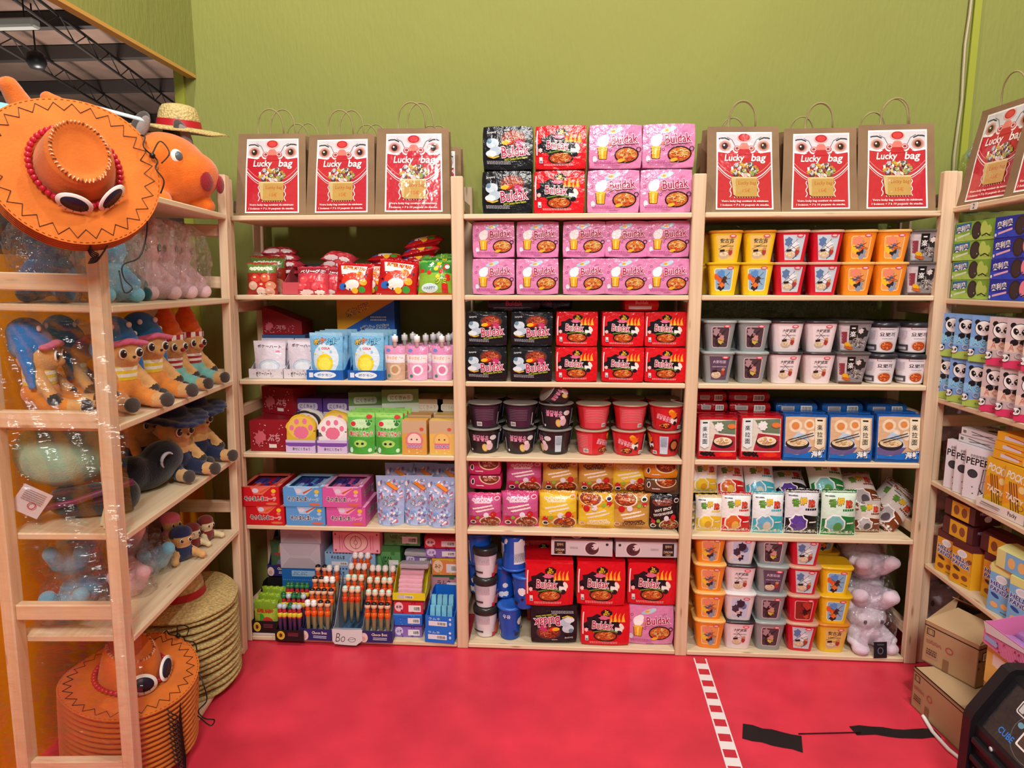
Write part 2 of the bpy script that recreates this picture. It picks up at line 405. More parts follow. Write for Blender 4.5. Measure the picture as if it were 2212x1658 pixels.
mb = MB(); mb.bevbox(-.7, .7, -.1, .1, -.07, .07, .03, 'FFFFFF'); mb.build('housing', 'lamp_white', t)
for x in (-.5, .5):
    mb = MB(); mb.tube([(x, 0, .07), (x, 0, .95)], .012, '222222', 6); mb.build('hanger', 'hall_steel', t)
t = thing('hall_loudspeaker', 'round dark loudspeaker hanging from the hall roof', 'loudspeaker', (-9.55, 10.4, 5.6))
mb = MB(); mb.lathe([(0, -.16), (.12, -.15), (.17, -.05), (.15, .1), (.06, .17), (0, .17)], '222222', 20); mb.build('horn', 'black_plastic', t)
mb = MB(); mb.tube([(0, 0, .16), (0, 0, 1.2)], .015, '222222', 6); mb.build('bracket', 'hall_steel', t)

# ---------------------------------------------------------------- pine shelving
def board(name, size, mat, parent, loc, rot=None, bev=.003):
    """a plank whose grain runs along its longest side"""
    sx, sy, sz = size; mb = MB(); mb.bevbox(-sx/2, sx/2, -sy/2, sy/2, -sz/2, sz/2, bev, 'FFFFFF')
    me = mb.mesh(name); me.materials.append(MAT[mat]); uv = me.uv_layers.new(name='grain')
    ax = max(range(3), key=lambda i: size[i]); o1, o2 = [i for i in range(3) if i != ax]
    for p in me.polygons:
        nrm = p.normal
        for li in p.loop_indices:
            c = me.vertices[me.loops[li].vertex_index].co
            t = c[o1] if abs(nrm[o1]) < abs(nrm[o2]) else c[o2]+.31
            uv.data[li].uv = (c[ax], t)
    return link(name, me, parent, loc, rot)
PH, PT = 1.79, .044
def side_panel(parent, loc, rot, depth=.3, rungs=(.12, .52, .93, 1.33, 1.7)):
    """ladder side: two posts joined by rungs; local y runs from front (0) to back"""
    e = link('side_panel', None, parent, loc, rot)
    for yy in (.015, depth-.015): board('post', (PT, .03, PH), 'pine_post', e, (0, yy, PH/2))
    for z in rungs: board('rung', (.026, depth-.06, .042), 'pine_post', e, (0, depth/2, z))
SHZ = (1.660, 1.375, 1.059, .7755, .488, .022)
SHELF = thing('shelving_unit', 'long pine shelving along the green back wall, three bays wide', 'shelving')
PX = (-.872, 0, .845, 1.697)
for i, x in enumerate(PX): side_panel(SHELF, (x, 0, 0), (0, (.0125, 0, 0, -.012)[i], 0))
for b in range(3):
    for k, z in enumerate(SHZ):
        x0, x1 = PX[b]+(.0125*z if b == 0 else 0)+.0228, PX[b+1]-(.012*z if b == 2 else 0)-.0228
        board('shelf_board', (x1-x0, .3, .018), 'pine', SHELF, ((x0+x1)/2, .15, z-.009))
LZ = (1.656, 1.366, 1.072, .787, .508, .03)
LEFT = thing('shelving_unit', 'leaning pine shelving of hats and plush toys along the orange wall', 'shelving')
LM = Matrix.Translation((-.752, -.872, 0)) @ Matrix.Rotation(.108, 4, 'Z') @ Matrix.Rotation(.024, 4, 'Y')
LEFT.matrix_world = LM
for y in (0, .80): side_panel(LEFT, (0, y, 0), (0, 0, PI/2), rungs=(.15, .59, 1.088, 1.42, 1.6))
for z in LZ: board('shelf_board', (.3, .755, .018), 'pine', LEFT, (-.15, .40, z-.009))
RZ = (1.672, 1.365, 1.017, .715, .400)
RIGHT = thing('shelving_unit', 'pine shelving of biscuit boxes beside the black trolley speaker', 'shelving')
RX = 1.724
RIGHT.matrix_world = Matrix.Translation((RX, .032, 0)) @ Matrix.Rotation(-.02, 4, 'Y')
for y in (0, -.85): side_panel(RIGHT, (0, y, 0), (0, 0, -PI/2))
for z in RZ: board('shelf_board', (.3, .80, .018), 'pine', RIGHT, (.15, -.425, z-.009))
# ---------------------------------------------------------------- floor marks
mb = MB(); P0, P1 = Vector((.915, -.012, .0006)), Vector((.885, -.80, .0006)); d = (P1-P0).normalized(); e = Vector((-d.y, d.x, 0))*.024
n = 22
for k in range(n):
    a, b = P0+(P1-P0)*k/n, P0+(P1-P0)*(k+1)/n
    q = lambda s, t, z=0: tuple(a+(b-a)*t+e*s+Vector((0, 0, z)))
    if k % 2: mb.add([q(-1, 0), q(1, 0), q(1, 1), q(-1, 1)], [(0, 1, 2, 3)], 'E8E2E2')
    else:
        mb.add([q(-1, 0), q(-.8, 0), q(-.8, 1), q(-1, 1), q(.8, 0), q(1, 0), q(1, 1), q(.8, 1)], [(0, 1, 2, 3), (4, 5, 6, 7)], 'E8E2E2')
        mb.add([q(-.8, 0), q(.8, 0), q(.8, 1), q(-.8, 1)], [(0, 1, 2, 3)], 'C4283A')
tag(mb.build('floor_tape', 'plastic'), 'red and white striped tape on the red floor', 'tape')
def tape(pts, w, label):
    mb = MB(); V = []
    for i, p in enumerate(pts):
        p = Vector(p); a = Vector(pts[max(i-1, 0)]); b = Vector(pts[min(i+1, len(pts)-1)]); d = (b-a).normalized(); e = Vector((-d.y, d.x, 0))*w*(.5+.04*math.sin(i*2.3))
        V += [p+e+Vector((0, 0, .0016+.0012*(i % 2))), p-e+Vector((0, 0, .0012))]
    mb.add(V, [(2*i, 2*i+1, 2*i+3, 2*i+2) for i in range(len(pts)-1)], '161416')
    tag(mb.build('floor_tape', 'black_tape'), label, 'tape')
tape([(.962+i*.028, -.425-i*.0085, 0) for i in range(7)], .075, 'short black tape patch stuck across the red floor beside striped tape')
tape([(1.315+i*.033, -.402+.006*math.sin(i), 0) for i in range(9)], .042, 'narrow black tape strip on the red floor running towards the cartons')
mb = MB(); mb.tube([(1.135+i*.02, -.43+i*.002, .003) for i in range(11)], .0022, '2A1014', 5)
tag(mb.build('cable', 'plastic'), 'thin dark wire on the red floor between two black tapes', 'cable')
# ================================================================ forms of packaging (front at y = 0, base at z = 0)
def pack_form(w, h, d, base, art, seed=1, k=.2, amp=.0028, n=14, side=None):
    mb = MB(); sv = Vector((seed*3.1, seed*1.7, seed*2.3))
    def m(x, y, z):
        p = Vector((x*math.sqrt(1-k*y*y/2-k*z*z/2+k*k*y*y*z*z/3), y*math.sqrt(1-k*x*x/2-k*z*z/2+k*k*x*x*z*z/3), z*math.sqrt(1-k*y*y/2-k*x*x/2+k*k*y*y*x*x/3)))
        q = Vector((p.x*w*.52, p.y*d/2, p.z*h*.52)); e = q.normalized()
        q += e*noise.noise(q*15+sv)*amp*.75
        q.y += d/2; q.z = min(max(q.z+h*.5, .0006), h*.985); q.x = min(max(q.x, -w*.486), w*.486)
        return q
    f = lambda a: 2*a-1
    mb.grid(lambda u, v: m(f(u), -1, f(v)), n+6, n+6, base)
    mb.grid(lambda u, v: m(f(u), 1, f(v)), n//2, n//2, base)
    mb.grid(lambda u, v: m(f(u), f(v), 1), n, n, side or base); mb.grid(lambda u, v: m(f(u), f(v), -1), n//2, n//2, side or base)
    mb.grid(lambda u, v: m(-1, f(u), f(v)), n, n, side or base); mb.grid(lambda u, v: m(1, f(u), f(v)), n, n, side or base)
    def S(u, v, hh):
        p = m(f(u)*.97, -1, f(v)*.97); p.y -= hh+.0004; return p
    if art: mb.art(S, art, .045)
    return mb
def bag_form(w, h, t, base, art, seed=1, crimp=.05, n=16, top=None, gusset=False, amp=.002, zig=True):
    """pillow bag; gusset=True stands on a folded base and tapers to a flat top seam"""
    mb = MB(); sv = Vector((seed*2.1, seed*3.7, seed*1.3))
    def pt(u, v, sgn):
        a = abs(2*u-1)
        if gusset: pv = max(0, 1-v/(1-crimp))**.65 if v < 1-crimp else 0; pu = (1-a**2.6)
        else:
            b = abs(2*v-1)/(1-crimp*1.6); pv = max(0, 1-b**3.2)**.7 if b < 1 else 0; pu = max(0, 1-a**3)**.75
        x = (u-.5)*w*(1-.05*pv+(.06*(v-.5) if gusset else 0)); z = v*h
        y = sgn*t/2*(pu*pv+.012)
        q = Vector((x, y, z)); g = noise.noise(Vector((x*22, z*20, sgn*9))+sv)*amp*(.6+pu*pv)
        q.y += g
        if zig and not gusset and pv == 0: q.z += .0012*(1 if int(u*40) % 2 else -1)
        q.y += t/2
        return q
    colf = base
    if top: colf = lambda u, v: top if v > 1-top_h else base
    top_h = .12
    mb.grid(lambda u, v: pt(u, v, -1), n, n+4, colf); mb.grid(lambda u, v: pt(1-u, v, 1), n, n+4, colf)
    if gusset: mb.grid(lambda u, v: pt(u, 0, -1).lerp(pt(u, 0, 1), v), n, 2, base)
    def S(u, v, hh):
        p = pt(.02+u*.96, v, -1); p.y -= hh+.0005; return p
    if art: mb.art(S, art, .045)
    return mb
def sqcup_form(w, h, base, art, wb=None, p=5, side=None):
    mb = MB(); wb = wb or w*.76
    def hw(v): return (wb+(w-wb)*v)/2
    def sec(t, r):
        c, s = math.cos(t), math.sin(t); k = (abs(c)**p+abs(s)**p)**(-1/p); return (r*k*c, r*k*s)
    def pt(u, v, e=0):
        r = hw(v)+e; x, y = sec(2*PI*u, r); return Vector((x, y+w/2, v*h))
    mb.grid(lambda u, v: pt(u, v), 40, 8, base)
    rim = [(.0, 1.0), (.003, 1.0), (.0035, 1.012), (0, 1.02)]
    mb.grid(lambda u, v: pt(u, rim[int(round(v*3))][1], rim[int(round(v*3))][0]), 40, 3, side or base)
    mb.add([pt(i/40, 0) for i in range(40)], [tuple(range(40))], base)
    def S(u, v, hh):
        r = hw(v); x = (2*u-1)*r*.93; y = -r*(1-min(abs(x/r), .999)**p)**(1/p)-hh-.0003
        return Vector((x, y+w/2, v*h))
    if art: mb.art(S, art, .05)
    return mb, pt
def sqlid(pt, h, col):
    mb = MB()
    mb.grid(lambda u, v: pt(u, 1.02, .004*(1-v)-v*v*.052).lerp(Vector((0, pt(0, 1).y, h*1.03)), v*.0)+Vector((0, 0, .004*math.sin(min(v*6, 1.57)))), 40, 6, col)
    V = [pt(i/40, 1.02, -.052)+Vector((0, 0, .004)) for i in range(40)]; mb.add(V, [tuple(range(40))], col)
    mb.grid(lambda u, v: pt(u, 1.02-.045*v, .004), 40, 1, col); return mb
def round_form(prof, base, art, z0, z1, cy, n=40):
    """lathe with graphics wrapped round it between heights z0 and z1; the art's x runs once round, centre facing front"""
    mb = MB(); mb.lathe(prof, base, n, (0, cy))
    def rad(z):
        for (r0, a), (r1, b) in zip(prof, prof[1:]):
            if b > a and a <= z <= b: return r0+(r1-r0)*(z-a)/(b-a)
        return prof[0][0]
    def S(u, v, hh):
        z = z0+v*(z1-z0); r = rad(z)+hh+.0005; t = -PI/2+(u-.5)*2*PI; return Vector((r*math.cos(t), cy+r*math.sin(t), z))
    if art: mb.art(S, art, .06)
    return mb
def box_form(w, d, h, base, arts, bev=.0012, cols=None):
    """carton: arts = {'front'|'top'|'left'|'right': Art}"""
    mb = MB(); mb.bevbox(-w/2, w/2, 0, d, 0, h, bev, base)
    F = {'front': lambda u, v, e: Vector(((u-.5)*w, -e-.0002, v*h)), 'top': lambda u, v, e: Vector(((u-.5)*w, v*d, h+e+.0002)),
         'left': lambda u, v, e: Vector((-w/2-e-.0002, d-u*d, v*h)), 'right': lambda u, v, e: Vector((w/2+e+.0002, u*d, v*h))}
    for f, a in arts.items(): mb.art(F[f], a)
    return mb
def scrib(a, x, y, w, h, col, seed=1, th=.02, rot=0):
    """illegible brush writing"""
    q = random.Random(seed); n = max(4, int(w/h*2.2)); P = []
    for i in range(n*5+1):
        t = i/(n*5); P.append((x+t*w+h*.18*math.sin(i*1.9), y+t*w*math.tan(rot)+h*.5*math.sin(i*1.25+q.uniform(-.5, .5))*q.uniform(.5, 1)))
    a.line(P, th, col)
def A_of(w, h): return Art(w/h)
# ================================================================ graphics of the noodle packs
def art_black(flip=False):
    a = Art(1.19)
    a.rect(0, 0, 1.19, 1, '17151A'); a.ell(.74, .73, .33, .22, '34343A'); a.ell(.74, .72, .3, .19, '7A2A18'); a.noodles(.74, .75, .27, .16, ('D8623A', 'C84A2A', 'E88A5A', 'A83A22'), 46, 3, .016)
    a.ell(.6, .62, .13, .06, 'E0381C', rot=.2); a.ell(.55, .62, .1, .05, 'F0B422', rot=.15); a.splash(.88, .6, .12, 'C03A6A', 5, 8, .4)
    a.ell(.24, .6, .15, .12, 'C8D8E4'); a.ell(.3, .42, .16, .11, 'B4C8D8', rot=.3); a.ell(.2, .36, .13, .08, 'DCE6EE'); a.ell(.16, .66, .06, .06, '6C8CA4')
    a.line([(.12, .3), (.25, .26), (.38, .3)], .035, 'D8B83A')
    a.text('Buldak', .78, .42, .25, 'B81448', w=.66, rot=.1, out='F6E8EE', ow=.045)
    a.text('HOT Chicken Flavor Ramen', .8, .245, .06, 'D8D040', w=.55, rot=.12, out='2E4A1E', ow=.06, res=1)
    a.text('Samyang', .2, .86, .07, 'D8D8DC', w=.22, rot=.08, res=1)
    a.micro(.08, .17, .6, 3, .018, '9A9AA2'); a.rect(.5, .9, .16, .018, 'B8B8BE'); a.dots(.05, .05, 1.1, .9, 14, .008, '5A5A66', 3)
    return a
def art_red():
    a = Art(1.19); a.rect(0, 0, 1.19, 1, 'D6121E')
    a.splash(.45, .55, .42, '17131A', 11, 9, .35, 1, .66); a.splash(.78, .5, .2, '1A1418', 4, 8, .4)
    for i, x in enumerate((.74, .84, .94, 1.04)):
        a.poly([(x-.05, .62), (x+.05, .62), (x+.02, .72+.05*(i % 2)), (x+.035, .86), (x-.02, .78), (x-.035, .7)], ('F07A1A', 'F6A82A')[i % 2]); a.poly([(x-.02, .62), (x+.02, .62), (x, .74)], 'F8D24A')
    a.ell(.93, .42, .1, .13, 'F0ECE8'); a.ell(.9, .52, .13, .05, '16121A', rot=-.2); a.ell(.94, .33, .07, .06, '1A161E'); a.ell(1.0, .5, .05, .09, 'F8E8DA', rot=.5)
    a.splash(.62, .85, .13, '1A1014', 3, 8, .3, 1.2, .7); a.text('2x', .62, .89, .07, 'F0C020', bold=.04); a.text('SPICY', .62, .815, .06, 'F0C020', w=.17, bold=.04, rot=.06)
    a.ell(.6, .24, .3, .15, '2A1C14'); a.ell(.6, .24, .26, .12, 'B8481E'); a.noodles(.6, .25, .24, .11, ('E8843A', 'F0A050', 'D05A24', 'F4BC6A'), 44, 5, .015)
    a.line([(.3, .36), (.6, .42), (.9, .36)], .03, '6A8A2A')
    a.splash(.56, .74, .12, 'D86A8A', 8, 7, .4, 1.3, .5)
    a.text('Buldak', .53, .54, .2, 'B01040', w=.52, rot=-.06, out='FBF2F2', ow=.05)
    a.rect(.09, .12, .08, .14, 'E8E8E6'); a.rect(.1, .13, .06, .05, '6A8AA8'); a.micro(.2, .09, .7, 2, .016, 'F0A0A0')
    a.splash(.12, .42, .06, 'F2C0C0', 6, 6, .5); a.rect(.02, .3, .03, .6, 'E8DCDC')
    return a
def art_pink(seed=1):
    a = Art(1.19); a.rect(0, 0, 1.19, 1, 'DA86B4')
    a.ell(.56, .86, .2, .06, 'A8D0E8', rot=.25); a.ell(.6, .88, .14, .05, 'F0D868', rot=.3); a.ell(.66, .9, .1, .05, 'B8D8EE', rot=.3); a.ell(.52, .86, .06, .03, 'F0A050', rot=.2)
    for x, y in ((.13, .78), (.09, .62), (.5, .5), (.47, .42)): a.ring(x, y, .03, .03, .01, '8A2A6A', 10)
    a.ell(.3, .62, .13, .13, 'F4F0F2'); a.ell(.29, .56, .1, .08, 'FBFAFA'); a.ell(.35, .7, .09, .08, 'F4F0F2')
    a.poly([(.18, .47), (.42, .47), (.39, .2), (.2, .2)], '1E1418'); a.poly([(.195, .46), (.405, .46), (.38, .21), (.215, .21)], 'E8A81E'); a.poly([(.27, .46), (.32, .46), (.31, .21), (.27, .21)], 'F8D870'); a.ell(.3, .47, .12, .03, 'F6C84A')
    a.poly([(.43, .55), (.5, .62), (.47, .48)], 'D88A4A'); a.ell(.12, .2, .05, .08, 'D8E4EC')
    a.ell(.85, .3, .28, .19, '2A1216'); a.ell(.85, .3, .25, .16, 'C8682E'); a.noodles(.85, .32, .23, .14, ('F0C078', 'E8964A', 'F6D898', 'D8742E', 'DDBB55'), 54, 7+seed, .015)
    a.noodles(.85, .22, .2, .06, ('D8402A', 'E0603A'), 14, 9+seed, .016); a.ell(.72, .17, .09, .04, 'F2B02A', rot=.2); a.ring(1.12, .42, .05, .05, .018, '2A1216', 12)
    a.text('Buldak', .8, .66, .21, 'A0103E', w=.6, rot=.09, out='F2D0E2', ow=.05)
    a.micro(.1, .14, .55, 3, .016, 'B0508A', seed); a.text('carbo', .95, .84, .07, 'B85A8A', w=.14, rot=.3, res=1); a.rect(.5, .04, .2, .014, '8A4A7A')
    return a
def mk_packs():
    B = (.185, .155, .15)
    kind('pack_black', 'noodle_pack', 'noodle pack', [(None, pack_form(*B, '17151A', art_black(), 1), 'film', None)])
    kind('pack_red', 'noodle_pack', 'noodle pack', [(None, pack_form(*B, 'D6121E', art_red(), 2), 'film', None)])
    kind('pack_pink', 'noodle_pack', 'noodle pack', [(None, pack_form(*B, 'DA86B4', art_pink(1), 3), 'film', None)])
    kind('pack_pinkb', 'noodle_pack', 'noodle pack', [(None, pack_form(*B, 'D680B0', art_pink(2), 4), 'film', None)])
    a = Art(3); a.rect(0, 0, 3, 1, '1A171C'); a.text('Buldak', 1.5, .6, .42, 'B8305E', w=1.0); a.rect(.3, .2, 2.2, .04, '6A6A70')
    kind('pack_black_flat', 'noodle_pack', 'noodle pack', [(None, pack_form(.2, .045, .15, '17151A', a, 5, .3), 'film', None)])
    a = Art(3); a.rect(0, 0, 3, 1, 'C8141E'); a.rect(.3, .12, 2.1, .3, 'D8D0D0'); a.text('Buldak', 1.5, .72, .3, 'E8B0B8', w=1.2)
    kind('pack_red_flat', 'noodle_pack', 'noodle pack', [(None, pack_form(.13, .043, .15, 'C8141E', a, 6, .3), 'film', None)])
mk_packs()
# ================================================================ square noodle cups
def art_cup(base, edge, panel, cols, seed, text=None, tcol='303030', rounded=True, bowl=False, badge='E04A5A', stripe=None):
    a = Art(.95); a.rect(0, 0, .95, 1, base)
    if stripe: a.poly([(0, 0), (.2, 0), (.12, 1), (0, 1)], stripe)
    if rounded:
        a.rrect(.17, .14, .62, .72, .08, edge); a.rrect(.195, .165, .57, .67, .06, panel)
    else: a.poly([(.2, .1), (.8, .1), (.84, .9), (.16, .9)], panel)
    q = random.Random(seed)
    for i, c in enumerate(cols):
        a.splash(.32+q.random()*.3, .24+.5*(i+.5)/len(cols), .12+.06*q.random(), c, seed*7+i, 6, .6, 1, 1.1)
    for i in range(3): a.line([(.2+q.random()*.2, .25+q.random()*.5), (.55+q.random()*.2, .3+q.random()*.5)], .012, '241C1C')
    if text:
        for i, (t, y, hh) in enumerate(text): a.text(t, .5, y, hh, tcol, bold=.02, res=1)
    if bowl:
        a.ell(.4, .27, .19, .12, 'C8B09A'); a.ell(.4, .3, .16, .08, 'EAD8B8'); a.noodles(.4, .29, .14, .07, ('F4E6C4', 'D8B88A', 'E8D0A0'), 20, seed, .014)
        a.rect(.26, .37, .17, .07, '2A1C18', .1); a.ell(.64, .36, .07, .1, 'A83A30'); a.ell(.65, .46, .06, .05, 'C89060')
    if badge: a.ell(.68, .87, .11, .05, badge); a.ell(.68, .87, .07, .025, 'F4D0D0')
    return a
def mk_cups():
    W_, H_ = .112, .108
    T = [('国民大桶', .7, .11), ('SHIMIHOTPOT', .58, .045)]
    defs = {
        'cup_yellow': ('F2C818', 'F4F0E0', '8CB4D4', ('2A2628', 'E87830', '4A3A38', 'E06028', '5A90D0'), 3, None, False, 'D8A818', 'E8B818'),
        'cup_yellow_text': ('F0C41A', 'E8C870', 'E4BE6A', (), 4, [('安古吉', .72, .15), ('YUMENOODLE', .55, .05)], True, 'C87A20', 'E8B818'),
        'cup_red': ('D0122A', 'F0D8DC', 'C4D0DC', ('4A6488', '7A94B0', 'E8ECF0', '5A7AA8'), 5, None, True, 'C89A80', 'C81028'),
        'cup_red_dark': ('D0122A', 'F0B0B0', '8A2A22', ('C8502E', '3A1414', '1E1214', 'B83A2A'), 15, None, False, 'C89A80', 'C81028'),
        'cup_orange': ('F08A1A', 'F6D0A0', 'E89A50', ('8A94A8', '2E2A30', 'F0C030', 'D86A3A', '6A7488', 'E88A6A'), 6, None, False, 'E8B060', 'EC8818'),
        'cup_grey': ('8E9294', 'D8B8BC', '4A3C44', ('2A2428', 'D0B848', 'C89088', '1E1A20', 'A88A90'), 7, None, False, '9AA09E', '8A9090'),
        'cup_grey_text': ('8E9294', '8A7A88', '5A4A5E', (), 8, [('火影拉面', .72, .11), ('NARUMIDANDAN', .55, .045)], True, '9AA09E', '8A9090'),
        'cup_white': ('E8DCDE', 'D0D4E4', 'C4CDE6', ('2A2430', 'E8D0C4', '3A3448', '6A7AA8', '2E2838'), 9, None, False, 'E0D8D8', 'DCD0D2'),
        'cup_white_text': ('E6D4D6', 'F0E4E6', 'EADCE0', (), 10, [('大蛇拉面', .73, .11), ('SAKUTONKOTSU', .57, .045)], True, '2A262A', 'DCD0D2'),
    }
    for k, (base, edge, panel, cols, seed, text, bowl, lid, st) in defs.items():
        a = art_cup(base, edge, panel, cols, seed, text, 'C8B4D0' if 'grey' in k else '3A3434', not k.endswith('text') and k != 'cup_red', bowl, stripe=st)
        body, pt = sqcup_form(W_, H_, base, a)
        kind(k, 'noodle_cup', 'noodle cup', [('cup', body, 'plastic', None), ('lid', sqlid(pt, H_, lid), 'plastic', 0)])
    a = Art(1.0); a.rect(0, 0, 1, 1, '8A8488'); a.rect(0, .1, .3, .8, 'C8BCC0'); a.rect(.05, .3, .18, .4, '8A3A44'); a.rect(.3, .42, .26, .5, '1E1A1C')
    a.text('一', .43, .82, .04, 'F0F0F0', w=.12); a.text('楽', .43, .62, .2, 'F0F0F0'); a.splash(.75, .65, .2, '2A2628', 3, 7, .5); a.splash(.68, .72, .1, 'D8CCC8', 6, 6, .5)
    a.noodles(.62, .32, .3, .2, ('D8D0C8', '6A6260', 'EAE4DC', '4A4446', 'B8A89A'), 40, 4, .018); a.ell(.26, .27, .13, .08, 'E8B020', rot=-.4); a.ell(.3, .17, .18, .05, 'C86028', rot=-.2)
    a.rect(0, .0, 1, .06, '5A3028')
    body, pt = sqcup_form(.12, H_, '8A8488', a, .086, 6)
    kind('cup_film', 'noodle_cup', 'noodle cup', [('cup', body, 'film', None), ('lid', sqlid(pt, H_, '55504E'), 'plastic', 0)])
mk_cups()
# ================================================================ round bowls and pots
def mk_round():
    def bowl(key, base, art, lid):
        prof = [(0, 0), (.046, 0), (.049, .003), (.0615, .088), (.0655, .09), (.066, .094), (.0635, .096)]
        mb = round_form(prof, base, art, .006, .086, .066)
        lm = MB(); lm.lathe([(.0665, .0935), (.0665, .0955), (.06, .0965), (.03, .0967), (0, .0967)], lid, 36, (0, .066))
        kind(key, 'noodle_bowl', 'noodle bowl', [('bowl', mb, 'plastic', None), ('lid', lm, 'satin', 0)])
    L = 2*PI*.056/.08
    a = Art(L); a.rect(0, 0, L, 1, '2A2228'); a.rect(.1, 0, 1.3, 1, '42223A')
    for k in range(7): a.rect(.25, .82-.08*k, .9, .03, '6A5A6A')
    a.barcode(.3, .05, .28, .2); c = L/2
    a.text('붉닭볶음', c-.1, .7, .3, 'D86A9A', w=.75, rot=-.05, out='F2C8DA', ow=.02, res=1); a.ell(c+.5, .72, .17, .12, 'E0D8DC'); a.ell(c+.12, .24, .14, .2, 'C8A050', rot=.3); a.ell(c+.1, .24, .1, .15, 'E0C070', rot=.3)
    a.ell(c+.34, .3, .17, .2, 'E0B8C4'); a.ell(c+.3, .5, .12, .1, 'F0D0DA'); a.ell(c-.6, .1, .06, .06, 'F0F0F0'); a.rect(c-.8, .1, .05, .6, 'C8C8CC'); a.rect(c+.85, .08, .3, .8, 'C4D4E4'); a.micro(c+.88, .8, .24, 8, .03, '8A9AAA')
    a.ell(3.9, .12, .07, .07, 'F0E8E8')
    bowl('bowl_black', '2A2228', a, '8A847C')
    a = Art(L); a.rect(0, 0, L, 1, 'D0202A'); a.rect(.1, 0, 1.35, 1, 'DC4652')
    for k in range(8): a.rect(.2, .86-.08*k, 1.05, .025, 'E88A90')
    a.barcode(1.0, .06, .26, .18)
    a.text('불닭볶음면', c-.2, .55, .26, 'E890A8', w=.7, rot=-.3, out='F6DADA', ow=.02, res=1); a.splash(c+.1, .85, .12, 'E8B020', 3, 7, .4); a.ell(c+.25, .42, .17, .16, 'F0ECE8'); a.ell(c+.28, .58, .12, .1, '1A1418'); a.splash(c+.2, .72, .2, 'F07A1A', 5, 7, .5); a.ell(c+.3, .3, .08, .1, '201A1E')
    a.ell(c-.15, .18, .28, .13, '2A1A14'); a.noodles(c-.15, .19, .24, .1, ('E8843A', 'F0A050', 'D05A24'), 24, 3, .03)
    a.rect(c+.75, .06, .35, .86, 'C4D4E8'); a.micro(c+.79, .84, .26, 9, .03, '8A9AAA'); a.splash(c+1.35, .5, .3, '1E1418', 7, 8, .4, .7, 1.1); a.ell(c+1.35, .5, .14, .2, 'B86A3A'); a.barcode(c+.42, .04, .2, .16)
    bowl('bowl_red', 'D0202A', a, 'A89A84')
    # pots with a black lid
    def pot(key, nm, r0, r1, h, base, art, lid, lidh):
        prof = [(0, 0), (r0-.003, 0), (r0, .004), (r1, h), (r1-.002, h+.001)]
        mb = round_form(prof, base, art, .004, h-.002, r1+.004)
        lm = MB(); e = r1+.003; lm.lathe([(e-.001, h-lidh*.5), (e, h-lidh*.45), (e+.0015, h-lidh*.1), (e, h+lidh*.25), (e-.004, h+lidh*.45), (e-.008, h+lidh*.5), (e-.011, h+lidh*.36), (0, h+lidh*.34)], lid, 36, (0, r1+.004))
        kind(key, nm, 'noodle cup', [('cup', mb, 'plastic', None), ('lid', lm, 'plastic', 0)])
    L = 2*PI*.047/.1; c = L/2
    a = Art(L); a.rect(0, 0, L, 1, 'E6E0E6'); a.text('요뽀끼', c, .66, .17, '2A262A', w=.5, bold=.02); a.text('YOPOKKI', c, .5, .05, '7A7478', w=.35); a.line([(c-.25, .95), (c-.25, .85), (c+.2, .85)], .015, '3A3438')
    a.ell(c+.02, .24, .26, .2, 'D8C0B0'); a.ell(c+.02, .22, .22, .17, 'B84A24'); a.noodles(c+.02, .23, .18, .13, ('D8622E', 'E8843A', 'C04A20', 'F0A060'), 26, 3, .03)
    a.rect(c-.95, .05, .62, .22, '4A444C'); a.rect(c-.9, .08, .5, .1, 'C8C0C8'); a.micro(c-.95, .78, .6, 8, .02, 'B8AEBA')
    pot('pot_topokki', 'rice_cake_cup', .042, .0525, .1, 'E6E0E6', a, '2A2A30', .018)
    a = Art(L); a.rect(0, 0, L, 1, 'E4DCE4'); a.micro(c-.5, .85, .7, 9, .02, 'B4A8B8'); a.text('요뽀끼', c+.55, .62, .12, 'C04A5A', w=.3); a.ell(c+.6, .3, .2, .2, 'C85A40'); a.rect(c-.5, .22, .45, .07, '3A3438'); a.rect(c+.3, .05, .14, .16, 'C0283A')
    pot('pot_tall', 'rice_cake_cup', .037, .047, .112, 'E4DCE4', a, '262626', .03)
    L = 2*PI*.045/.13; c = L/2
    a = Art(L); a.rect(0, 0, L, 1, '1450B4'); q = random.Random(4)
    for i in range(9): a.splash(q.uniform(0, L), q.uniform(.08, .75), q.uniform(.07, .15), 'EEF0F4', i, 7, .35)
    a.text('우유', c-.2, .78, .13, 'F4F6FA', w=.24); a.rect(c+.7, .1, .5, .7, 'D8D8E0'); a.micro(c+.73, .72, .42, 9, .02, '9A9AA8'); a.barcode(c+1.35, .08, .18, .2); a.splash(c+.1, .2, .07, '1A1A22', 3, 5, .4); a.splash(c+.3, .35, .05, '1A1A22', 5, 5, .4)
    pot('pot_blue', 'noodle_cup', .038, .048, .132, '1450B4', a, '2A62C4', .012)
mk_round()
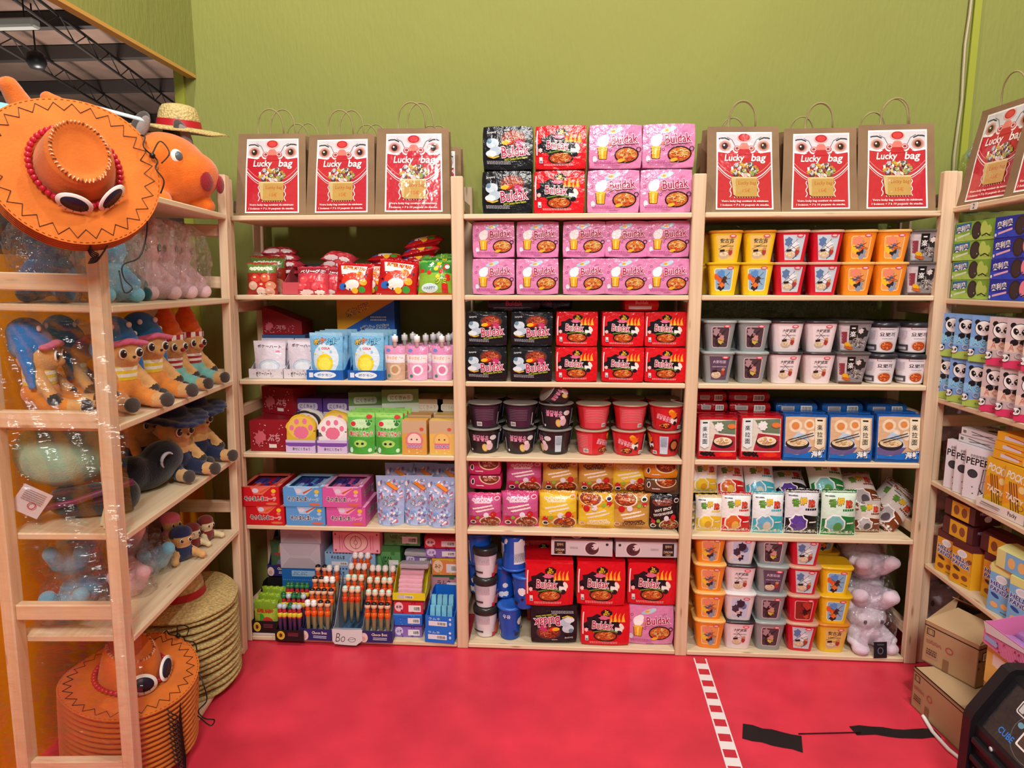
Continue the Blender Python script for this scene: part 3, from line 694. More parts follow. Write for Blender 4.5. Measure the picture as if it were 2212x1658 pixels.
# ================================================================ pillow bags of the middle bay
def art_snack(base, mid, txt, bowlc, seed, green='8AB83A', legend=None, lc='F4ECE0'):
    a = Art(.98); a.rect(0, 0, .98, 1, base); a.poly([(0, .3), (.98, .45), (.98, .85), (0, .95)], mid)
    scrib(a, .12, .8, .62, .13, txt, seed, .022, .06); scrib(a, .2, .73, .5, .06, txt, seed+1, .014, .06)
    a.ell(.88, .86, .08, .06, 'E8D4D4'); a.ell(.88, .86, .06, .04, base)
    if legend:
        for i, t in enumerate(legend): a.text(t, .46, .62-.12*i, .08, lc, w=.55+.08*i, rot=.2, bold=.03, res=1)
    else:
        scrib(a, .14, .54, .6, .05, lc, seed+2, .016, .22); scrib(a, .24, .46, .55, .05, lc, seed+3, .018, .22)
    a.ell(.66, .16, .32, .19, 'F0D8B0'); a.ell(.67, .15, .29, .17, '8A3A22'); a.noodles(.67, .16, .25, .14, bowlc, 44, seed, .02)
    a.ell(.78, .4, .09, .09, 'C82428'); a.ell(.56, .38, .08, .08, 'E6DCE8'); a.ell(.3, .3, .06, .05, green, rot=.5); a.ell(.16, .14, .09, .07, 'F4F0F0'); a.ell(.16, .14, .06, .045, '1E1A1C'); a.ell(.15, .27, .07, .06, 'C82838'); a.dots(.05, .1, .9, .35, 10, .02, ('F8F0E8', 'C83028', green), seed)
    return a
def mk_bags():
    RED = ('C87048', 'E8C4A0', 'A84830', 'F0DCC8', 'B85A3A'); OR = ('D8501E', 'E87A2A', 'C03A18', 'F0A048', '8A2A2A')
    S_ = (.15, .145, .05)
    kind('bag_pink', 'noodle_bag', 'noodle bag', [(None, bag_form(*S_, 'C83A72', art_snack('C83A72', 'C85A92', 'F0DCE6', RED, 3), 1), 'film', None)])
    kind('bag_yellow', 'noodle_bag', 'noodle bag', [(None, bag_form(*S_, 'E0A81E', art_snack('DCA022', 'E8C838', 'F6EAD0', OR, 5), 2), 'film', None)])
    kind('bag_tan', 'noodle_bag', 'noodle bag', [(None, bag_form(*S_, 'C88A3A', art_snack('B87A38', 'CFA048', '5A2A20', OR, 7), 3), 'film', None)])
    kind('bag_dark', 'noodle_bag', 'noodle bag', [(None, bag_form(.13, .145, .05, '1E1416', art_snack('1E1416', '241618', '8A3A2A', ('D8B05A', 'C88A3A', 'E8D8A8', '8A4A2A', 'C82A3A'), 9, legend=('HOT SPICY', 'TOUCH NOODLES')), 4), 'film', None)])
    def lying(key, base, cols, seed):
        a = Art(2.4); a.rect(0, 0, 2.4, 1, base); a.ell(1.55, 1.0, .85, .62, 'F0D8B0'); a.ell(1.58, 1.0, .78, .54, '7A3020'); a.noodles(1.6, .85, .6, .28, cols, 40, seed, .05); a.ell(.25, .6, .14, .25, 'F0E8E8'); a.ell(.25, .6, .09, .18, '201A1C'); scrib(a, .5, .3, .6, .12, 'F0DCE6', seed, .03)
        kind(key, 'noodle_bag', 'noodle bag', [(None, pack_form(.14, .056, .14, base, a, seed, .32), 'film', None)])
    lying('bag_pink_flat', 'C83068', RED, 11); lying('bag_orange_flat', 'D88A1A', OR, 12); lying('bag_brown_flat', '6A4A30', OR, 13)
mk_bags()
# ================================================================ middle bay
def jit(a=.05): return R.uniform(-a, a)*.6
TOPS = {'black': 'pack_black', 'red': 'pack_red', 'pink': 'pack_pink'}
C = 'shelf, middle bay'
def nth(i, n): return 'leftmost' if i == 0 else 'rightmost' if i == n-1 else ORD[i]+' from left'
G = 'noodle multipacks on the top shelf'
for r, zz in ((0, 0), (1, .152)):
    lab = ('lower', 'upper')[r]
    for i, (x, kd, w) in enumerate(((.174, 'pack_black', .98), (.36, 'pack_red', 1.0), (.552, 'pack_pink', 1.02), (.735, 'pack_pinkb', 1.0))):
        col = ('black noodle multipack', 'red noodle multipack', 'pink noodle multipack beside the red ones', 'pink noodle multipack beside the kraft bag')[i]
        put(kd, (x+.004*r, .034+jit(.003), SHZ[0]+zz+.001), '%s, %s of its pair, top shelf' % (col, lab), jit(.05), G, (w, 1, .98))
G = 'pink noodle packs on the second shelf'
for r in (0, 1):
    for i, x in enumerate((.127, .287, .452, .602, .748)):
        put(('pack_pink', 'pack_pinkb')[(i+r) % 2], (x+jit(.004), .012+.028*r, SHZ[1]+.001+.132*r), 'pink noodle pack, %s in the %s row, second %s' % (nth(i, 5), ('lower', 'upper')[r], C), jit(.05), G, (.845, .7, .84), 0, jit(.02))
G = 'black and red noodle packs on the third shelf'
for r in (0, 1):
    for i, x in enumerate((.098, .265, .430, .597, .752)):
        kd = 'pack_black' if i < 2 else 'pack_red'; n = i if i < 2 else i-2
        w = ('beside the post', 'beside the red packs')[i] if i < 2 else ('beside the black packs', 'in the middle red pair', 'beside the post')[i-2]
        put(kd, (x, .01+.022*r+jit(.004), SHZ[2]+.001+.128*r), '%s noodle pack %s, %s row, third %s' % (kd[5:], w, ('lower', 'upper')[r], C), jit(.05), G, (.845, .7, .825), 0, jit(.02))
put('pack_black_flat', (.2, .05, SHZ[2]+.258), 'black noodle pack lying flat on top of upright black packs', .06, G)
put('pack_black_flat', (.31, .13, SHZ[2]+.258), 'black noodle pack lying flat behind another flat black one', -.1, G)
put('pack_red_flat', (.667, .06, SHZ[2]+.258), 'red noodle pack lying flat on top of upright red packs', .03, G)
G = 'noodle bowls on the fourth shelf'
rots = ((0, .1, -1.2, 1.05, 0, -1.5), (2.2, 2.0, 0, 2.3, 2.2, 0))
for r in (0, 1):
    for i, x in enumerate((.081, .218, .354, .495, .633, .769)):
        kd = 'bowl_black' if i < 3 else 'bowl_red'; n = ('beside the left post', 'in the middle of the black bowls', 'beside the red bowls', 'beside the black bowls', 'in the middle of the red bowls', 'beside the right post')[i]
        o = put(kd, (0, 0, 0), '%s noodle bowl %s, %s row on the fourth shelf' % (kd[5:], n, ('bottom', 'upper')[r]), 0, G)
        # turn about its own axis
        a = rots[r][i]; cx, cy = x+.004*r, .092; o.rotation_euler = (0, 0, a)
        o.location = Vector((cx, cy, SHZ[3]+.0008+.098*r))-Matrix.Rotation(a, 3, 'Z') @ Vector((0, .066, 0))
        if i != 2 or r == 0:
            o = put(kd, (x+.01, .155 if r == 0 else .157, SHZ[3]+.0008+.098*r), '%s noodle bowl standing behind the %s bowl %s' % (kd[5:], ('bottom', 'upper')[r], n), 0, G)
o = put('bowl_black', (0, 0, 0), 'black noodle bowl tipped on its side on top of the others', 0, G)
o.rotation_euler = (0, -1.0, .35); o.location = (.405, .03, SHZ[3]+.212); o.scale = (.8, .8, .8)
G = 'noodle bags on the fifth shelf'
L5 = (('bag_pink', .085, .90, 0, 'pink noodle bag beside the post'), ('bag_pink', .223, .97, 0, 'pink noodle bag beside the yellow one'), ('bag_yellow', .368, 1, 0, 'yellow noodle bag standing upright'), ('bag_yellow', .516, .97, PI, 'yellow noodle bag standing upside down'), ('bag_tan', .648, .97, PI, 'tan noodle bag standing upside down'), ('bag_dark', .768, .95, 0, 'black noodle bag with white slanted lettering'))
for kd, x, s, up, lab in L5:
    put(kd, (x, .03, SHZ[4]+(.145*s if up else 0)+.001), lab+', bottom row of the fifth %s' % C, jit(.05), G, (s, 1, s*1.0), 0, up)
for kd, x, z, lab in (('bag_pink', .235, .135, 'pink noodle bag'), ('bag_tan', .377, .137, 'tan noodle bag beside the pink ones'), ('bag_tan', .514, .137, 'tan noodle bag in the middle'), ('bag_yellow', .642, .137, 'yellow noodle bag')):
    put(kd, (x, .06, SHZ[4]+z), lab+', upper row of the fifth %s' % C, jit(.05), G, (.95, 1, .85), -.12)
for kd, x, z, lab in (('bag_pink_flat', .088, .143, 'pink noodle bag lying flat on the upright pink bag'), ('bag_pink_flat', .086, .2, 'pink noodle bag lying flat, topmost beside the post'), ('bag_brown_flat', .757, .143, 'brown noodle bag lying flat on the black bag'), ('bag_orange_flat', .755, .199, 'orange noodle bag lying flat on a brown bag')):
    put(kd, (x, .05, SHZ[4]+z), lab+', fifth %s' % C, jit(.06), G, (.93, 1, 1))
for i, (kd, x) in enumerate((('bag_pink_flat', .24), ('bag_orange_flat', .42), ('bag_brown_flat', .56), ('bag_orange_flat', .66))):
    put(kd, (x, .13, SHZ[4]+.215), '%s noodle bag lying %s high at the back, fifth %s' % (kd[4:-5], ('beside the pink bags', 'behind the tan bag', 'above the middle one', 'behind the yellow bag')[i], C), jit(.1), G)
    put(kd, (x+.01, .135, SHZ[4]+.001), '%s noodle bag lying hidden low %s, fifth %s' % (kd[4:-5], ('behind the pink bag', 'behind the yellow bag', 'behind the upside down bag', 'behind the tan bag')[i], C), 0, G, (1, 1, 3.6))
# bottom shelf
G = 'noodle multipacks on the bottom shelf'
z = SHZ[5]+.001
o = put('pack_black', (.358, .012, z+.163), 'black noodle multipack standing upside down on the bottom shelf', .05, G, (1.0, 1.1, 1.02), 0, PI)
put('pack_red', (.556, .012, z), 'red noodle multipack, lower row, bottom %s' % C, 0.02, G, (1.05, 1.1, 1.06))
put('pack_pink', (.729, .032, z), 'pink noodle multipack, lower row, bottom %s' % C, 0, G, (1.02, 1.1, 1.05))
for i, x in enumerate((.339, .536, .732)): put('pack_red', (x, .0+.016*i, z+.163), 'red noodle multipack %s, upper row, bottom %s' % (('above the black one', 'above another red one', 'above the pink one')[i], C), (.06, -.02, -.02)[i], G, (1.03, 1.1, 1.12))
put('pack_red', (.31, .175, z+.19), 'red noodle multipack behind the others on the bottom %s' % C, .05, G, (1, .75, 1.1))
put('pack_red', (.335, .185, z), 'red noodle multipack low behind the black one, bottom %s' % C, .03, G, (1, .72, 1.2))
G = 'noodle cups on the bottom shelf'
for k, (zz, y) in enumerate(((0, .03), (.124, .03), (.248, .03))): 
    put('pot_tall', (.084, y, z+zz), 'white cup with black lid, %s of the stack beside the post' % ('bottom', 'middle', 'top')[k], (2.2, 1.4, -.5)[k]*.0, G)
put('pot_blue', (.2, .02, z), 'blue cup with white splashes, bottom of its stack', .35, G)
put('pot_blue', (.198, .02, z+.141), 'blue cup with a pale panel, middle of its stack', -1.0, G)
o = put('pot_blue', (.2, .025, z+.425), 'blue cup upside down on top of its stack', 0, G); o.rotation_euler = (PI, 0, 0); o.location = (.2, .128, z+.422)
for k in range(3): put('pot_blue', (.1, .145, z+.141*k), 'blue cup, %s of the stack behind the white cups' % ('bottom', 'middle', 'top')[k], .2+k, G)
for k in range(3): put('pot_blue', (.205, .15, z+.141*k), 'blue cup, %s of the stack behind the blue cups' % ('bottom', 'middle', 'top')[k], .9+k, G)
# boxes of chocolate cakes on top
def mk_cake():
    def art(dark, flip):
        a = Art(3.9); bg = '4A2C2C' if dark else 'DCD4DA'
        a.rect(0, 0, 3.9, 1, bg); x = 2.6 if not flip else 1.1
        if dark: x = 1.5
        a.ell(x, .5, .52, .5, 'E4DCE0'); a.ell(x, .5, .43, .42, '5A3236'); a.ell(x+.18, .62, .22, .2, 'EADCE0', rot=.6); a.dots(x-.25, .3, .4, .4, 8, .05, '3A2024', 3)
        lx = .2 if not flip else 2.95
        if dark: lx = 2.95
        a.rect(lx, .08, .72, .84, '2E2222' if not dark else 'B87A4A'); a.text('DREAM', lx+.36, .36, .16, 'E8C8A0', w=.55); a.text('CAKE', lx+.36, .16, .11, 'E8C8A0', w=.3); a.text('참파이', lx+.36, .72, .2, 'E8C8A0', w=.4)
        a.ell(3.55 if not flip else .25, .8, .09, .09, '3A343A'); a.micro(1.2 if not flip else 2.2, .55, .5, 2, .04, 'B0A4AE'); return a
    kind('cake_light', 'cake_box', 'cake box', [(None, box_form(.236, .13, .06, 'DCD4DA', {'front': art(0, 0)}), 'card', None)])
    kind('cake_light_flip', 'cake_box', 'cake box', [(None, box_form(.236, .13, .06, 'DCD4DA', {'front': art(0, 1)}), 'card', None)])
    kind('cake_dark', 'cake_box', 'cake box', [(None, box_form(.225, .13, .05, '4A2C2C', {'front': art(1, 0)}), 'card', None)])
mk_cake()
G = 'chocolate cake boxes'
put('cake_light', (.462, .05, z+.352), 'white cake box lying on red multipacks under a brown box', -.02, G)
put('cake_dark', (.468, .07, z+.413), 'brown cake box on top of the white cake box', -.03, G)
put('cake_light_flip', (.71, .05, z+.352), 'white cake box turned upside down beside the post', .03, G)
# ================================================================ kraft lucky bags
def art_poster():
    a = Art(.785); a.rect(0, 0, .785, 1, 'F2EEEC'); a.rect(.02, .018, .745, .964, 'BC2434')
    a.poly([(.02, .75), (.02, .982), (.765, .982), (.765, .75), (.62, .73), (.5, .8), (.28, .8), (.16, .73)], 'CFCBD2')
    a.poly([(.02, .745), (.16, .725), (.2, .74), (.1, .775), (.02, .77)], 'F4F2F2'); a.poly([(.765, .745), (.62, .725), (.58, .74), (.68, .775), (.765, .77)], 'F4F2F2')
    for s, x in ((-1, .12), (1, .665)):
        a.ell(x, .82, .085, .07, 'C49A92'); a.ell(x, .82, .065, .052, 'B06A60'); a.ell(x, .82, .042, .042, '2A1414'); a.ell(x-.012, .832, .012, .012, 'F0E8E8')
        a.line([(x-s*.06, .9), (x, .925), (x+s*.06, .922), (x+s*.085, .915)], .016, '2A2E34')
        a.line([(x-s*.16, .79), (x-s*.1, .9), (x-s*.03, .935)], .008, '5A5A62')
        cx = .39+s*.1; a.ell(cx, .775, .062, .05, 'F0E6E6'); a.ell(cx, .785, .05, .04, 'C8505A'); a.ell(cx, .79, .032, .026, 'F0DCDC'); a.ell(cx, .79, .024, .018, '9A3A42')
    a.ell(.39, .925, .1, .056, 'E0A8A4'); a.ell(.39, .93, .082, .05, 'B01E2A'); a.ell(.39, .93, .06, .036, 'CC3A40'); a.poly([(.35, .86), (.43, .86), (.47, .8), (.31, .8)], 'D89088'); a.ell(.39, .8, .07, .06, 'D8786E')
    a.poly([(.33, .78), (.45, .78), (.5, .71), (.28, .71)], 'BC2434')
    for s in (-1, 1):
        for k, (o, w, c) in enumerate(((0, .012, 'F4ECEC'), (-.03, .008, 'E8C8C8'), (.05, .006, 'E8A0A0'))):
            a.line([(.39+s*(.12+.26*t/8), .40+o+.17*(t/8)**1.7) for t in range(9)], w, c)
        a.line([(.39+s*(.19+.012*math.sin(t*1.7)), .37-.026*t) for t in range(9)], .011, 'F0E6E6')
    for i in range(9): a.poly([(.25+.035*i, .15), (.265+.035*i, .15), (.25+.035*i, .175)], 'F0E6E6')
    a.text('Lucky', .25, .655, .115, 'F6F0EE', w=.27, shear=.15, bold=.02); a.text('bag', .59, .655, .125, 'F6F0EE', w=.2, shear=.15, bold=.02)
    q = random.Random(5); cs = ('E8D8C8', 'C8A040', '6A5A5A', 'A8C0C8', 'D0A8B0', '8A9A4A', 'F0ECE4', '4A3A3E', 'C87848', 'B8B8C8', 'D8C45A')
    for i in range(90):
        t = q.uniform(-1, 1); y = .42+q.random()*(.19-.09*abs(t)); r = q.uniform(.012, .028)
        a.rect(.39+t*(.14+.12*(y-.42)/.19)-r, y, r*2, r*1.3, q.choice(cs), q.uniform(0, 3))
    a.poly([(.2, .42), (.27, .40), (.27, .17), (.235, .19)], 'C8B07A'); a.rect(.265, .165, .3, .24, 'BC9650'); a.poly([(.2, .42), (.565, .42), (.565, .4), (.265, .4)], 'D8C090')
    a.text('Lucky bag', .425, .335, .06, 'A8481E', w=.24, bold=.0, shear=.1); a.text('15€', .415, .245, .05, 'C06A30', w=.11)
    a.text('Votre lucky bag contient de minimum', .39, .105, .034, 'F4E4E4', w=.64, shear=.12, bold=.03, res=1); a.text('1 boisson + 7 à 10 paquets de snacks.', .39, .055, .034, 'F4E4E4', w=.66, shear=.12, bold=.03, res=1)
    return a
def mk_lucky():
    w, h, d = .262, .298, .115
    mb = MB()
    def fr(u, v, sgn):
        wd = w*(1-.05*v); dd = d*(1-.45*v); x = (u-.5)*wd; y = d/2+sgn*dd/2+.025*v
        y += .0025*noise.noise(Vector((x*5, v*2.2, sgn*3+2)))*(1 if v < .97 else .4)
        return Vector((x, y, v*h))
    mb.grid(lambda u, v: fr(u, v, -1), 10, 12, '8A6E52'); mb.grid(lambda u, v: fr(1-u, v, 1), 10, 12, '8A6E52')
    for s in (0, 1):
        def side(u, v):
            a, b = fr(s, v, -1), fr(s, v, 1); p = a.lerp(b, u); p.x += (.5-s)*2*.03*v*(1-abs(2*u-1)); return p
        mb.grid(side, 6, 10, '836749')
    mb.add([fr(0, 0, -1), fr(1, 0, -1), fr(1, 0, 1), fr(0, 0, 1)], [(0, 1, 2, 3)], '7A6048')
    def S(u, v, e): 
        p = fr(.13+u*.77, .035+v*.9, -1); p.y -= e+.0012; return p
    pm = MB(); pm.grid(lambda u, v: S(u, v, 0), 16, 20, 'F2EEEC'); pm.art(S, art_poster(), .045, .00003)
    parts = [('bag', mb, 'kraft', None), ('poster', pm, 'poster_film', 0)]
    for sgn, dx, hh in ((-1, -.004, .085), (1, .018, .1)):
        hm = MB(); y0 = fr(.5, 1, sgn).y-sgn*.003
        hm.tube([(dx+.047*math.cos(PI*(1-t/14))*(1.0 if 3 < t < 11 else 1.02), y0+.006*sgn*math.sin(PI*t/14), h-.012+(hh+.012)*min(1, math.sin(PI*t/14)**.6)) for t in range(15)], .0026, '9A8A62', 6)
        parts.append(('handle', hm, 'kraft', 0))
    kind('lucky', 'paper_bag', 'paper bag', parts)
mk_lucky()
G = 'kraft lucky bags on the top shelves'
z = SHZ[0]+.001
for x, s, rz, lab in ((-.69, 1, .02, 'kraft paper bag with red poster, leftmost on the top shelf, left bay'), (-.432, .98, -.03, 'kraft paper bag with red poster, between two others, left bay'), (-.166, 1.04, .05, 'kraft paper bag with red poster, beside the left bay post'),
                      (1.004, 1, .06, 'kraft paper bag with red poster beside pink packs, right bay'), (1.262, .97, -.03, 'kraft paper bag with red poster, middle of three, right bay'), (1.518, 1.0, -.03, 'kraft paper bag with red poster beside the corner post, right bay')):
    put('lucky', (x, .03, z), lab, rz, G, s)
for x, s, lab in ((-.125, .9, 'kraft paper bag peeking out behind the tallest bag, left bay'), (-.64, .94, 'kraft paper bag standing behind the leftmost one, left bay'), (-.37, .92, 'kraft paper bag standing behind the middle one, left bay'), (1.0, .93, 'kraft paper bag hidden behind the bag beside pink packs'), (1.25, .93, 'kraft paper bag behind the gap of the right bay bags'), (1.5, .96, 'kraft paper bag standing behind the corner one, right bay')):
    put('lucky', (x, .165, z), lab, jit(.03), G, (s, .85, s))
# ================================================================ right bay
C = 'shelf, right bay'
G = 'square noodle cups on the second shelf'
X2 = (.942, 1.058, 1.172, 1.288, 1.402, 1.514, 1.624)
K2 = (('cup_yellow', 'cup_yellow', 'cup_red', 'cup_red', 'cup_orange', 'cup_orange', 'cup_film'), ('cup_yellow_text', 'cup_yellow_text', 'cup_red', 'cup_red', 'cup_orange', 'cup_orange', 'cup_film'))
N7 = ('beside the post', 'next to the red ones', 'next to the yellow ones', 'next to the orange ones', 'next to the red ones', 'next to the grey one', 'beside the corner post')
CN = {'cup_yellow': 'yellow cup with picture panel', 'cup_yellow_text': 'yellow cup with black lettering', 'cup_red': 'red cup', 'cup_orange': 'orange cup', 'cup_film': 'grey film wrapped cup'}
for r in (0, 1):
    for i, x in enumerate(X2):
        put(K2[r][i], (x+.007*r, .012+.012*r, SHZ[1]+.001+.111*r), '%s %s, %s row, second %s' % (CN[K2[r][i]], N7[i], ('lower', 'upper')[r], C), -.14+jit(.03) if i != 6 else -.05, G)
        if r == 0 or i < 4: put(K2[r][i] if i < 6 else 'cup_grey', (x+.004, .145, SHZ[1]+.001+.111*r), 'cup behind the %s %s, %s row' % (CN[K2[r][i]], N7[i], ('lower', 'upper')[r]), 0, G)
G = 'noodle cups on the third shelf'
X3 = (.94, 1.06, 1.178, 1.295, 1.41, 1.523, 1.632)
K3 = (('cup_grey_text', 'cup_grey', 'cup_white_text', 'cup_white_text', 'cup_film', 'pot_topokki', 'pot_topokki'), ('cup_grey', 'cup_grey', 'cup_white_text', 'cup_white_text', 'cup_film', 'pot_topokki', 'pot_topokki'))
N3 = ('beside the post', 'next to the white ones', 'next to the grey ones', 'next to the dark one', 'next to the white pots', 'next to the dark cup', 'beside the corner post')
CN3 = {'cup_grey_text': 'grey square cup with lettering', 'cup_grey': 'grey square cup', 'cup_white_text': 'pale pink square cup', 'cup_film': 'dark film wrapped cup', 'pot_topokki': 'white pot with black lid'}
for r in (0, 1):
    for i, x in enumerate(X3):
        put(K3[r][i], (x+.004*r, .012+.01*r, SHZ[2]+.001+.111*r), '%s %s, %s row, third %s' % (CN3[K3[r][i]], N3[i], ('lower', 'upper')[r], C), (1.25 if i == 5 and 0 else -.06+jit(.03)), G)
        put(K3[r][i], (x+.008, .148, SHZ[2]+.001+.111*r), '%s behind the one %s, %s row' % (CN3[K3[r][i]], N3[i], ('lower', 'upper')[r]), 0, G)
def mk_ramen():
    def art(blue):
        a = Art(.94); a.rect(0, 0, .94, 1, '1E5AA8' if blue else 'B8101E'); a.rect(.03, .05, .88, .9, 'D8B08A' if blue else 'D8CFC4')
        if blue:
            for x, y, r in ((.55, .78, .12), (.25, .75, .14), (.62, .55, .1), (.4, .6, .08)): a.ell(x, y, r, r, 'E8D4B8'); a.ell(x, y, r*.6, r*.6, 'D88A4A' if r > .1 else 'F0E4D4')
            a.poly([(.03, .3), (.3, .62), (.5, .55), (.6, .3), (.3, .12)], 'B8CCE4'); a.poly([(.03, .3), (.62, .3), (.5, .14), (.03, .12)], '6A5A8A'); a.ell(.3, .36, .26, .13, '2A2632'); a.ell(.3, .39, .23, .09, 'E0C8A0'); a.noodles(.3, .39, .2, .08, ('F0DCB4', 'D8B080', 'C89858'), 30, 4, .014); a.line([(.1, .44), (.62, .6)], .018, '2A2428'); a.line([(.14, .4), (.64, .55)], .018, '2A2428')
            a.poly([(.03, .05), (.9, .05), (.9, .24), (.6, .2), (.3, .12), (.03, .14)], '1E6AC0'); a.text('海鮮', .74, .14, .16, 'F4F4F0', w=.28, bold=.03, out='1A1A20', ow=.05)
            bx = .66
        else:
            a.poly([(.32, .9), (.9, .95), (.9, .6), (.5, .62)], '6A7A62'); a.poly([(.3, .2), (.9, .2), (.9, .55), (.4, .6)], 'A82838'); a.ell(.6, .4, .25, .14, '2A1A1A'); a.ell(.6, .43, .22, .1, 'E8D4B0'); a.noodles(.6, .43, .19, .08, ('F4E4C0', 'D8B080', 'C88858'), 30, 6, .014); a.splash(.5, .78, .12, 'E4E2E0', 6, 8, .4); a.ell(.8, .8, .1, .06, 'E07838'); a.ell(.68, .46, .07, .05, 'F0EAE0'); a.ell(.68, .46, .04, .03, 'E8A03A')
            a.rect(.03, .05, .88, .13, 'C81420'); a.ell(.68, .12, .16, .05, 'E03020'); scrib(a, .06, .12, .34, .1, '1A1414', 3, .035)
            bx = .05
        a.poly([(bx, .3), (bx, .93), (bx+.21, .93), (bx+.21, .3), (bx+.105, .24)], 'E8DCC0'if blue else 'DCE4E4')
        for i, t in enumerate('一楽拉面'): a.text(t, bx+.105, .88-.155*i, .035 if i == 0 else .12, '1E1A1C', w=.12, bold=.012)
        return a
    kind('ramen_red', 'ramen_pack', 'noodle pack', [(None, pack_form(.152, .165, .05, 'B8101E', art(False), 21, .12), 'film', None)])
    kind('ramen_blue', 'ramen_pack', 'noodle pack', [(None, pack_form(.158, .172, .05, '1E5AA8', art(True), 22, .12), 'film', None)])
    for k, c in (('ramen_red_flat', 'A8121E'), ('ramen_blue_flat', '1E62B0')):
        a = Art(4.2); a.rect(0, 0, 4.2, 1, c); a.rect(.5, .2, 1.3, .5, 'D8D4D4'); a.micro(.6, .6, 1.1, 4, .05, '8A8A90'); a.barcode(2.4, .15, 1.2, .65)
        kind(k, 'ramen_pack', 'noodle pack', [(None, pack_form(.16, .038, .15, c, a, 23, .3), 'film', None)])
mk_ramen()
G = 'ramen packs on the fourth shelf'
for i, (x, kd, s) in enumerate(((.95, 'ramen_red', .95), (1.106, 'ramen_red', 1), (1.264, 'ramen_blue', 1), (1.424, 'ramen_blue', 1), (1.594, 'ramen_blue', 1.03))):
    lab = ('red ramen pack with tall white banner beside the post', 'red ramen pack with tall white banner beside the blue ones', 'blue ramen pack beside the red ones', 'blue ramen pack in the middle of three', 'blue ramen pack beside the corner post')[i]
    put(kd, (x, .015, SHZ[3]+.001), lab+', fourth '+C, jit(.04), G, s, -.07)
    put(kd, (x+.012, .07, SHZ[3]+.001), 'ramen pack tucked behind the '+lab.replace('ramen pack ', '', 1), 0, G, s, -.04)
for j, (x, c, n, w) in enumerate(((.952, 'red', 6, .75), (1.095, 'red', 6, 1), (1.272, 'blue', 5, 1), (1.44, 'blue', 5, 1), (1.602, 'blue', 5, .95))):
    for k in range(n): put('ramen_%s_flat' % c, (x+jit(.006), .135+jit(.006), SHZ[3]+.001+.0385*k), '%s ramen pack lying flat, %s from bottom of the %s stack, fourth shelf' % (c, ORD[k], ('first', 'second', 'third', 'fourth', 'fifth')[j]), jit(.08), G, (w, 1, 1))
def mk_chips():
    def art(c, top, blobs, seed):
        a = Art(.76); a.rect(0, 0, .76, 1, top); a.poly([(0, 0), (.76, 0), (.76, .42), (.4, .46), (0, .36)], c); a.rect(0, .93, .76, .07, c)
        for t, x, y, cc in (('香', .2, .72, '5A9A2A'), ('爆', .38, .75, 'E8B820'), ('脆', .57, .71, 'D8402A')): a.text(t, x, y, .17, cc, w=.17, bold=.02, out='4A3A20', ow=.03, res=1)
        a.splash(.27, .26, .235, 'F4F2F0', seed, 8, .25); a.splash(.27, .26, .2, blobs[0], seed, 8, .25); a.ell(.33, .2, .1, .11, blobs[1])
        a.micro(.42, .56, .28, 1, .045, c); a.ell(.56, .09, .03, .03, 'F4F4F0'); a.text('38', .65, .09, .05, 'F4F4F0'); a.rect(.52, .28, .18, .03, 'F0ECE8'); scrib(a, .05, .87, .2, .03, '6A6A70', seed, .01)
        return a
    for k, c, top, bl in (('yellow', 'E8C22A', 'EEEBE4', ('F0D23A', 'E0A828')), ('red', 'D01A1E', 'EDE8E6', ('D86A2A', 'F0C050')), ('cyan', '3AB4C4', 'E6EEF0', ('6AB8DC', 'D8D8C8')), ('black', '1A181C', 'DCDCE2', ('5A4098', '6A50B0')), ('green', '1E7A3A', 'D4EAD8', ('7AC0C4', '5A9A50')), ('brown', '7A3A1A', 'D8CCC4', ('B8B0B0', '5A5258'))):
        kind('chips_'+k, 'snack_bag', 'snack bag', [(None, bag_form(.118, .155, .05, top, art(c, top, bl, len(k)*7+ord(k[0])), ord(k[0]), .06), 'film', None)])
mk_chips()
G = 'snack bags on the fifth shelf'
for kd, x, z, s, y in (('yellow', .94, 0, .9, .03), ('red', 1.04, 0, .98, .025), ('cyan', 1.155, 0, 1.03, .02), ('black', 1.278, 0, 1.1, .02), ('green', 1.41, 0, 1.12, .015), ('brown', 1.53, 0, .86, .05)):
    put('chips_'+kd, (x, y, SHZ[4]+.001), '%s and white snack bag, front row, fifth %s' % (kd, C), jit(.04), G, (s*.98, 1, s), -.06)
for kd, x, z, s, y, rx in (('yellow', .93, .135, .85, .08, -.1), ('red', 1.032, .13, .92, .07, -.55), ('cyan', 1.14, .128, .98, .06, -.6), ('black', 1.265, .13, 1.1, .06, -1.0), ('green', 1.395, .135, 1.15, .06, -.7), ('brown', 1.53, .11, 1.05, .05, -.85)):
    put('chips_'+kd, (x, y, SHZ[4]+z), '%s and white snack bag leaning back on the upper row, fifth %s' % (kd, C), jit(.1)+(.15 if kd == 'brown' else 0), G, s, rx)
    for k in range(4): put('chips_'+kd, (x+jit(.01), .08+.01*k, SHZ[4]+.028+.027*k), '%s snack bag lying flat in the %s layer behind the front row' % (kd, ('bottom', 'second', 'third', 'top')[k]), jit(.15), G, (s*.95, .95, .5), -PI/2+.05) if k < 3 else None
o = put('chips_brown', (1.585, .07, SHZ[4]+.035), 'brown snack bag sliding sideways on the open end of the fifth shelf', -.3, G, 1.0); o.rotation_euler = (-.5, .75, -.35)
o = put('chips_brown', (1.60, .17, SHZ[4]+.03), 'brown snack bag slumped against the corner post, fifth shelf', -.5, G, 1.0); o.rotation_euler = (-.35, .5, -.8)
G = 'stacked square cups on the bottom shelf'
